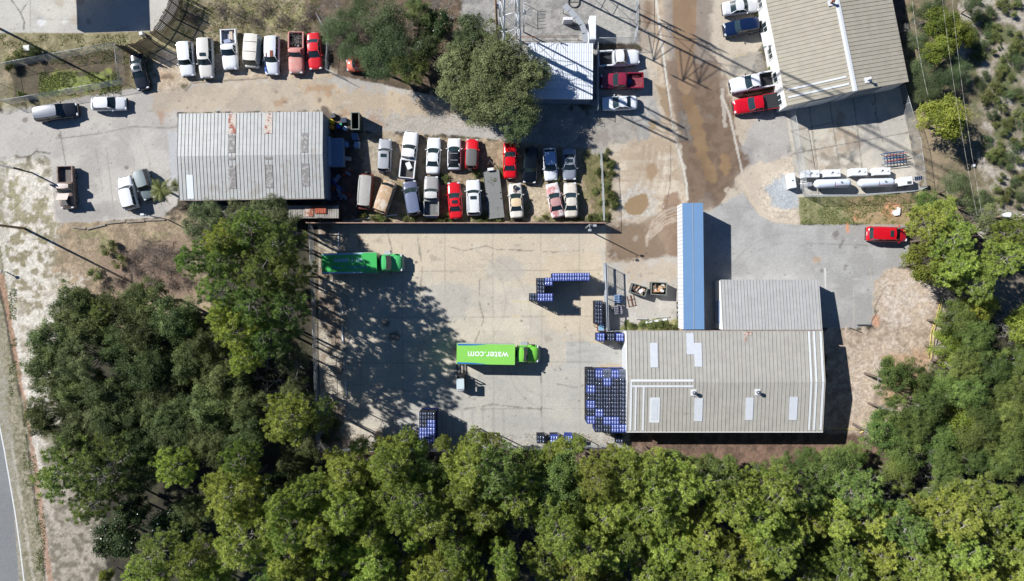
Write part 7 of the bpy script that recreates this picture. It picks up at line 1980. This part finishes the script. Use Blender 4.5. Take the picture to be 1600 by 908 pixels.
DESC = {'brush': 'dry twiggy brush', 'pine': 'bright green pine', 'pine_dark': 'deep green pine', 'oak': 'dark olive oak', 'oak_grey': 'grey-green oak', 'oak_green': 'leafy green oak', 'holly': 'yellow-green leafy tree', 'feather': 'feathery grey-green tree', 'glossy': 'glossy broad-leaved tree', 'big_oak': 'huge spreading oak', 'bare': 'leafless grey tree', 'scrub': 'low scrub bush', 'weed': 'weed clump'}
TR = random.Random(77)
def tree(kind, px, py, rpx, H, label, group=None, idx=None):
    v = VAR[kind][TR.randrange(len(VAR[kind])) if idx is None else idx]
    zc = H * v['zc']
    x, y = P(px, py, zc)
    t = thing(NAMES[kind], label, CATS[kind], (x, y, 0), TR.uniform(0, 6.28), group)
    rm = rpx / S * (1 - zc / CAM_H)
    s_ = rm / v['R']; t.scale = (s_, s_, H / v['H'])
    nm_ = 'branches' if v.get('bare') else 'crown'
    c = bpy.data.objects.new(nm_, v['crown']); COL.objects.link(c); c.parent = t
    k = bpy.data.objects.new('trunk', v['trunk']); COL.objects.link(k); k.parent = t
    if 'limbs' in v and kind not in ('scrub', 'weed', 'scrub_grey'):
        l = bpy.data.objects.new('branches', v['limbs']); COL.objects.link(l); l.parent = k
    return t

def inpoly(x, y, poly):
    c = False; n = len(poly)
    for i in range(n):
        x1, y1 = poly[i]; x2, y2 = poly[i - 1]
        if (y1 > y) != (y2 > y) and x < (x2 - x1) * (y - y1) / (y2 - y1) + x1: c = not c
    return c
def forest(poly, spacing, kinds, rr, HH, where, group, seed, avoid=()):
    rd = random.Random(seed); xs = [p[0] for p in poly]; ys = [p[1] for p in poly]; pts = []
    for _ in range(6000):
        x, y = rd.uniform(min(xs), max(xs)), rd.uniform(min(ys), max(ys))
        if not inpoly(x, y, poly): continue
        if any((x - a) ** 2 + (y - b) ** 2 < spacing ** 2 for a, b in pts): continue
        if any((x - a) ** 2 + (y - b) ** 2 < c * c for a, b, c in avoid): continue
        pts.append((x, y))
    band = spacing * 1.25; rows = {}
    for p in pts: rows.setdefault(int((p[1] - min(ys)) / band), []).append(p)
    for ri, rk in enumerate(sorted(rows)):
        for ci, (x, y) in enumerate(sorted(rows[rk])):
            k = rd.choices([q[0] for q in kinds], [q[1] for q in kinds])[0]
            H = rd.uniform(*HH) * (.62 if k in ('bare', 'glossy', 'holly') else (.8 if k.startswith('oak') else 1))
            tree(k, x, y, rd.uniform(*rr) * (.8 if k == 'bare' else 1), H, f'{DESC[k]}, {ordn(ci)} from the left in the {ordn(ri)} row of {where}', group)
    return pts

# named trees ---------------------------------------------------------------
gL = 'trees between the road and the yard'
tree('oak_grey', 320, 348, 36, 7, 'round grey-green oak at the workshop corner', gL)
tree('oak_grey', 370, 338, 26, 6, 'small grey-green oak against the storage shed', gL); tree('oak_grey', 420, 336, 31, 9.5, 'grey-green oak brushing the shed roof', gL); tree('oak_grey', 446, 358, 34, 10.5, 'grey-green oak between the shed and the yard fence', gL)
for px, py, r_, h_, k_, lb in ((385, 352, 34, 15, 'pine_dark', 'pine crown below the shed roof'), (345, 372, 34, 15, 'pine', 'pine just below the workshop corner oak'), (302, 404, 34, 15, 'pine_dark', 'leftmost deep green pine over the dry brush'),
                               (352, 402, 36, 16, 'pine_dark', 'pine above the large pine group by the yard'), (432, 382, 38, 15, 'pine_dark', 'pine nearest the darker delivery truck'), (405, 425, 42, 17, 'pine_dark', 'broad pine in the middle of the yard-side group'),
                               (450, 430, 36, 16, 'pine_dark', 'pine leaning towards the yard fence, beside the truck'), (345, 455, 40, 17, 'pine_dark', 'pine on the left flank of the yard-side group'), (398, 478, 42, 18, 'pine_dark', 'tall pine in the lower middle of the yard-side group'),
                               (446, 482, 38, 17, 'pine_dark', 'tall pine over the long yard fence'), (368, 520, 42, 17, 'pine', 'bright-edged pine at the lower left of the yard-side group'), (418, 530, 36, 17, 'pine_dark', 'pine at the lower right of the yard-side group'), (345, 495, 28, 16, 'pine', 'slim pine left of the bright-edged pine'),
                               (380, 560, 28, 15, 'pine', 'low pine closing the yard-side group'), (444, 655, 46, 15, 'pine', 'round bright pine alone in the dark gap by the fence'), (500, 640, 20, 11, 'pine_dark', 'thin pine leaning over the fence into the yard'), (502, 665, 18, 10, 'pine_dark', 'thin dark pine below the one leaning over the fence')):
    tree(k_, px, py, r_, h_, lb, gL)
for i, (px, py, r_) in enumerate(((420, 600, 34), (455, 575, 26), (405, 565, 22), (400, 630, 22))): tree('bare', px, py, r_, 6, f'leafless grey tree, {ordn(i)} in the shaded gap by the yard fence', gL)
tree('oak_grey', 455, 560, 26, 8, 'small grey oak in shade beside the long fence', gL); tree('oak', 465, 610, 26, 7, 'dark low oak under the round bright pine', gL)
for i, (px, py, r_) in enumerate(((225, 388, 24), (252, 392, 26), (275, 402, 22), (205, 402, 20), (240, 412, 24), (262, 422, 20), (212, 425, 20), (185, 440, 16), (235, 440, 18), (160, 448, 14), (265, 445, 16), (290, 440, 16))): tree('brush', px, py, r_, 1.5, f'dry grey brush clump, {ordn(i)} on the dry ground left of the pines', 'dry brush')
LP = [(95, 480), (150, 462), (240, 470), (300, 480), (330, 540), (380, 600), (400, 660), (330, 720), (230, 720), (110, 700), (70, 650), (62, 540)]
forest(LP, 44, [('oak', 8), ('oak_grey', 1.5)], (33, 42), (12, 15), 'the roadside wood', 'oaks beside the road', 5)
forest([(110, 500), (300, 500), (370, 600), (380, 680), (120, 680), (85, 560)], 44, [('oak', 6), ('oak_grey', 3)], (24, 32), (6, 8), 'the roadside undergrowth', 'undergrowth beside the road', 6)
tree('pine_dark', 165, 485, 34, 9, 'soft green pine at the top of the dark oak wood', gL); tree('pine_dark', 285, 510, 22, 9, 'small vivid pine in the dark oak wood', gL)
tree('pine_dark', 95, 745, 50, 13, 'large soft pine overhanging the road verge', gL); tree('pine_dark', 155, 740, 52, 14, 'large soft pine right of the verge pine', gL); tree('pine_dark', 140, 790, 36, 12, 'lower soft pine at the verge', gL)
tree('oak', 215, 745, 40, 11, 'dark oak between the verge pines and the bottom pines', gL)
tree('pine', 268, 732, 36, 13, 'yellow-green pine right of the verge pines', gL); tree('pine', 355, 772, 55, 16, 'big round pine in the lower left wood', gL); tree('pine', 375, 720, 30, 16, 'pine tuft above the big round pine', gL); tree('pine', 385, 850, 58, 17, 'big yellow-green pine at the bottom edge', gL)
tree('glossy', 182, 840, 34, 7, 'glossy magnolia beside the road verge', gL); tree('glossy', 275, 825, 38, 8, 'glossy magnolia inside the lower left wood', gL); tree('glossy', 210, 800, 26, 6, 'glossy magnolia above the others', gL)
tree('pine_dark', 240, 868, 40, 13, 'deep green pine right of the magnolias', gL); tree('pine', 300, 880, 40, 14, 'pine at the bottom edge right of the deep green one', gL); tree('pine', 230, 915, 40, 13, 'pine cut by the bottom edge', gL); tree('pine', 325, 925, 40, 14, 'second pine cut by the bottom edge', gL)
tree('holly', 168, 897, 12, 4, 'small yellow holly at the bottom edge', gL)
tree('oak', 320, 680, 40, 10, 'dark oak in deep shade above the big round pine', gL); tree('oak', 300, 800, 30, 8, 'dark oak in shade left of the big round pine', gL); tree('glossy', 440, 770, 34, 8, 'glossy tree between the two pine groups', gL); tree('oak', 465, 720, 34, 8, 'dark shrubby oak at the yard corner', gL)
tree('bare', 485, 705, 26, 5, 'leafless tree at the lower left yard corner', gL)
for i, (px, py, r_) in enumerate(((520, 680, 16), (538, 692, 16), (560, 688, 14), (512, 695, 14), (590, 676, 10))): tree('brush', px, py, r_, 1.4, f'dry brush, {ordn(i)} inside the lower left yard corner', 'dry brush in the yard corner')
for i, (px, py, r_) in enumerate(((594, 662, 9), (612, 672, 10))): tree('bare', px, py, r_, 3.2, f'small leafless sapling, {ordn(i)} at the bottom of the yard', 'saplings at the bottom of the yard')
# bottom forest
BP = [(420, 790), (470, 765), (500, 740), (560, 732), (700, 730), (800, 736), (900, 734), (1000, 742), (1090, 745), (1180, 750), (1260, 742), (1350, 738), (1400, 770), (1440, 800), (1520, 790), (1640, 800), (1640, 950), (420, 950)]
forest(BP, 38, [('pine', 10), ('pine_dark', 1.3), ('oak_green', 1.4), ('bare', .9)], (27, 48), (12, 18), 'the pine forest', 'forest below the yard', 11)
gB = 'front pines along the bottom fence'
for i, (px, py, r_) in enumerate(((600, 698, 20), (632, 690, 20), (655, 700, 16), (690, 695, 14), (745, 688, 22), (770, 695, 20), (722, 705, 16), (880, 700, 18), (905, 695, 16), (860, 708, 16), (520, 715, 18), (838, 722, 18), (960, 712, 20), (1025, 718, 20), (560, 700, 16))):
    tree('pine', px, py, r_, 9, f'slender young pine, {ordn(i)} along the bottom yard fence', gB)
for i, (px, py, r_) in enumerate(((1055, 708, 22), (1085, 715, 22), (1110, 712, 20), (1140, 715, 20), (1035, 700, 16), (1190, 722, 20), (1225, 715, 26), (1262, 708, 26), (1300, 702, 26), (1335, 698, 26))):
    tree('oak_green', px, py + 12, r_ * .85, 4.5, f'low leafy oak, {ordn(i)} along the mulch strip below the warehouse', 'low oaks below the warehouse')
tree('bare', 648, 885, 34, 10, 'pale leafless tree among the bottom pines', None)
# right forest
RP = [(1365, 655), (1385, 600), (1400, 570), (1440, 565), (1462, 545), (1490, 500), (1540, 500), (1640, 520), (1640, 790), (1520, 800), (1430, 790), (1375, 700)]
forest(RP, 38, [('oak_green', 10), ('holly', .7), ('oak_grey', .8)], (28, 38), (9, 12), 'the right-hand wood', 'oaks right of the dirt field', 21, avoid=((1450, 715, 20),))
gR = 'trees around the red minivan'
for px, py, r_, h_, k_, lb in ((1450, 350, 32, 10, 'pine', 'pine just right of the lawn strip'), (1490, 370, 38, 11, 'pine', 'pine left of the transformer pole'), (1452, 412, 36, 9, 'holly', 'round yellow-green tree nearest the red minivan'), (1500, 410, 36, 11, 'pine', 'pine right of the yellow-green tree'),
                               (1530, 440, 34, 11, 'pine', 'pine below the transformer pole'), (1490, 435, 28, 8, 'oak_green', 'oak above the dirt field corner'), (1575, 400, 34, 13, 'pine', 'tall pine at the right edge'), (1590, 360, 26, 12, 'pine', 'pine at the right edge above the tall one'), (1550, 355, 34, 8, 'oak_grey', 'grey-green oak round the transformer pole'),
                               (1495, 295, 28, 6, 'feather', 'soft dark shrub tree below the dumped tyres'), (1530, 320, 26, 6, 'oak_grey', 'grey-green shrub tree above the transformer'), (1450, 320, 22, 6, 'oak_green', 'green shrub tree at the tank fence corner'), (1478, 330, 24, 8, 'pine', 'small pine beside the tank fence corner'),
                               (1500, 492, 24, 6, 'oak_green', 'leafy oak at the top of the barrier line'), (1530, 480, 26, 6, 'holly', 'yellowing tree right of the barrier line'), (1485, 520, 22, 6, 'holly', 'yellow-green shrub beside the barrier line'),
                               (1472, 187, 40, 6.5, 'holly', 'large yellow-green tree in the scrub near the tank yard'), (1470, 40, 28, 5, 'holly', 'yellow-green tree upper in the scrub'), (1490, 50, 24, 5, 'holly', 'yellow-green tree touching the power lines'), (1465, 80, 24, 5, 'holly', 'yellow-green tree in the middle of the scrub row'), (1500, 60, 20, 4.5, 'holly', 'yellow-green shrub tree right of the power lines')):
    tree(k_, px, py, r_, h_, lb, gR)
for i, (px, py, r_) in enumerate(((1440, 20, 22), (1436, 60, 20), (1440, 100, 22), (1450, 130, 26), (1475, 125, 26), (1445, 150, 18), (1500, 110, 22), (1520, 10, 18), (1460, 5, 22))): tree('feather', px, py, r_, 3.6, f'grey feathery shrub, {ordn(i)} in the hedge beside the khaki-roofed building', 'grey shrubs beside the khaki-roofed building')
for i, (px, py, r_) in enumerate(((1515, 425, 26), (1480, 455, 26), (1590, 510, 28), (1450, 712, 34), (1480, 735, 26), (1435, 40, 20), (1545, 340, 18), (1505, 460, 26), (1560, 700, 20))): tree('bare', px, py, r_, [6, 5, 6, 8, 7, 4, 9, 6, 8][i], f'leafless pale tree, {ordn(i)} among the right-hand trees', 'leafless trees on the right')
# top middle
tree('big_oak', 768, 118, 94, 9.5, 'huge spreading oak covering the end of the white roof', None)
tree('oak_grey', 735, 55, 34, 8, 'oak joining the huge oak on its upper left', None); tree('oak_grey', 715, 90, 30, 7, 'smaller oak left of the huge oak', None); tree('oak_grey', 800, 185, 36, 8, 'oak closing the lower right of the huge oak', None); tree('oak_grey', 730, 160, 34, 8, 'oak closing the lower left of the huge oak', None)
gT = 'thicket above the used car lot'
for px, py, r_, h_, k_, lb in ((600, 30, 44, 9, 'feather', 'feathery tree at the top edge of the thicket'), (620, 75, 44, 9, 'feather', 'feathery tree in the middle of the thicket'), (590, 95, 34, 8, 'feather', 'feathery tree over the orange-red car'), (640, 105, 32, 8, 'oak_green', 'green tree at the lower end of the thicket'), (530, 45, 32, 5, 'feather', 'grey feathery shrub right of the red sedan'),
                               (555, 20, 30, 5, 'feather', 'grey feathery shrub at the top edge'), (665, 65, 28, 6, 'oak', 'dark oak in the thicket shade'), (685, 40, 24, 6, 'glossy', 'glossy shrub in the thicket shade'), (655, 15, 26, 6, 'oak', 'dark oak at the top edge of the thicket'), (545, 75, 24, 4, 'feather', 'low grey shrub above the orange-red car')):
    tree(k_, px, py, r_, h_, lb, gT)
for i, (px, py, r_) in enumerate(((500, 70, 20), (515, 20, 26), (575, 60, 24), (655, 45, 26), (690, 15, 26), (480, 20, 22), (345, 14, 20), (370, 22, 20), (398, 30, 20), (415, 14, 18), (440, 30, 20), (470, 40, 18), (505, 95, 14), (520, 70, 20), (530, 55, 20), (545, 50, 18), (300, 28, 14), (560, 45, 20), (585, 25, 18))): tree('bare' if i in (1, 3, 4) else 'brush', px, py, r_, 3.6 if i in (1, 3, 4) else 1.6, f'leafless brush, {ordn(i)} in the scrub above the parked cars', 'leafless brush above the parked cars')
# scattered scrub
sc_rd = random.Random(41); pts = []
SP = [(1500, 0), (1600, 0), (1600, 330), (1560, 320), (1545, 250), (1535, 150), (1510, 40)]
while len(pts) < 70:
    x, y = sc_rd.uniform(1500, 1605), sc_rd.uniform(-5, 335)
    if inpoly(x, y, SP) and all((x - a) ** 2 + (y - b) ** 2 > 10 ** 2 for a, b in pts): pts.append((x, y))
for i, (x, y) in enumerate(sorted(pts, key=lambda q: q[1])): tree('scrub_grey' if i % 3 == 0 else 'scrub', x, y, sc_rd.uniform(4, 12), sc_rd.uniform(.5, 1.3), f'low scrub bush, {ordn(i)} from the top on the sandy ground', 'scrub bushes on the sandy ground')
for i, (x, y, r_) in enumerate(((24, 92, 14), (38, 86, 12), (54, 84, 10), (18, 104, 10), (1290, 0, 1), (36, 150, 8), (150, 478, 12), (138, 470, 10), (170, 388, 14), (186, 410, 12), (150, 430, 12), (128, 462, 12))):
    if r_ > 1: tree('scrub', x, y, r_, 1.4, f'low bush, {ordn(i)} scattered on the left side grass', 'low bushes on the left')
wr = random.Random(8); k_ = 0
for (x0, x1, y0, y1, n, w_) in ((560, 940, 334, 346, 26, 'along the board wall'), (925, 962, 235, 345, 22, 'beside the car lot fence'), (500, 530, 640, 700, 8, 'in the lower left yard corner'), (975, 1058, 505, 515, 10, 'on the grass above the warehouse'), (600, 900, 262, 285, 12, 'between the car rows')):
    for j in range(n):
        tree('weed', wr.uniform(x0, x1), wr.uniform(y0, y1), wr.uniform(4, 9), wr.uniform(.3, .9), f'green weed clump, {ordn(j)} {w_}', 'weeds ' + w_)
# planted shrubs at the office wall
for i, (px, py) in enumerate(((1186, 21), (1190, 36.5), (1204, 106), (1207.5, 137))):
    t = thing('potted_shrub', ['tiny shrub beside the silver sedan', 'round shrub behind the dark blue SUV', 'round clipped shrub by the office door', 'small shrub between the two pickups at the office'][i], 'shrub', (*P(px, py, .7), 0), 0, 'clipped shrubs at the office wall')
    rr = [.25, .35, .45, .22][i]
    sp = make_broad(900 + i, LM['scrub'], Rr=rr, H=rr * 2, ncl=40, per=24, leaf=.07, loose=.35, flat=.9, zc=.4, twig=False)
    o = bpy.data.objects.new('foliage', sp['crown']); COL.objects.link(o); o.parent = t
    mb = MB(); mb.tube((0, 0, 0), (0, 0, rr), .04, .03, 6); mb.build('stem', M['bark'], t)
# palm
def palm(px, py, h, label, n=16, L=1.9, seed=1):
    rd = random.Random(seed); t = thing('palm_tree', label, 'palm tree', (*P(px, py, h), 0))
    mb = MB(); mb.tube((0, 0, 0), (.1, .05, h), .16, .12, 10); mb.build('trunk', M['bark'], t)
    for k in range(n):
        a = k * 2.4; s = Soup(); el = rd.uniform(.1, .9); d = Vector((math.cos(a), math.sin(a), 0)); l_ = L * rd.uniform(.75, 1.1)
        prev = Vector((0, 0, h)); side = Vector((-d.y, d.x, 0))
        for q in range(1, 13):
            f = q / 12; p = Vector((0, 0, h)) + d * l_ * f + Vector((0, 0, math.sin(f * 2.2) * .5 * el + -.9 * f * f * (1 - el) * l_ * .5))
            w_ = .38 * math.sin(min(1, f * 1.15) * math.pi) + .05
            for sg in (-1, 1):
                tip = p + side * sg * w_ + d * w_ * .7 + Vector((0, 0, -.08))
                s.tri(tuple(prev), tuple(p), tuple(tip), rd.random())
            prev = p
        me = s.mesh('frond', LM['palm']); o = bpy.data.objects.new('frond', me); COL.objects.link(o); o.parent = t
palm(251, 297, 2.6, 'small fan of palm fronds beside the parked pair of SUVs'); palm(276, 290, 1.6, 'tiny palm against the workshop wall', 10, 1.0, 2)

# ground cover: leaf litter and grass blades as one scattered mass
rs = np.random.RandomState(3)
def cover(name, label, cat, boxes, n, col, size, up):
    pts = []
    for (x0, x1, y0, y1, w_) in boxes:
        k = int(n * w_); pts.append(np.stack([rs.uniform(x0, x1, k), rs.uniform(y0, y1, k)], 1))
    p = np.concatenate(pts); nn = fbm(p[:, 0] / 14, p[:, 1] / 14, 9, 3); p = p[nn > .48]
    c = np.stack([(p[:, 0] - 800) / S, (454 - p[:, 1]) / S, np.full(len(p), .015)], 1)
    a = rs.uniform(0, 6.28, len(p)); d = np.stack([np.cos(a), np.sin(a), np.zeros_like(a)], 1) * size * rs.uniform(.5, 1.2, (len(p), 1))
    s_ = np.stack([-np.sin(a), np.cos(a), np.zeros_like(a)], 1) * size * .35
    tip = c + d * .7 + np.array([0, 0, 1.0]) * rs.uniform(.3, 1, (len(p), 1)) * up
    me = np_soup(name, col, c - s_, c + s_, tip, rs.uniform(0, 1, len(p))); o = bpy.data.objects.new(name, me); COL.objects.link(o); tag(o, label, cat, kind='stuff')
cover('grass', 'short grass tufts on the plot, verge and lawn strip', 'grass', [(60, 190, 112, 150, .2), (1252, 1424, 306, 350, .2), (0, 200, 54, 100, .15), (975, 1060, 500, 516, .08), (280, 500, 0, 60, .2), (14, 26, 450, 620, .05), (36, 56, 640, 760, .04), (56, 70, 780, 900, .04)], 26000, LM['scrub'], .16, .14)
lit = leaf_mat('dead_leaves', (.14, .10, .07), (.26, .19, .13), tr=0)
cover('leaf_litter', 'dead leaves scattered along the fences and forest edge', 'leaf litter', [(500, 545, 352, 700, .3), (500, 1330, 678, 712, .35), (120, 300, 350, 470, .3), (560, 940, 215, 345, .1), (1290, 1470, 520, 690, .1)], 24000, lit, .13, .03)
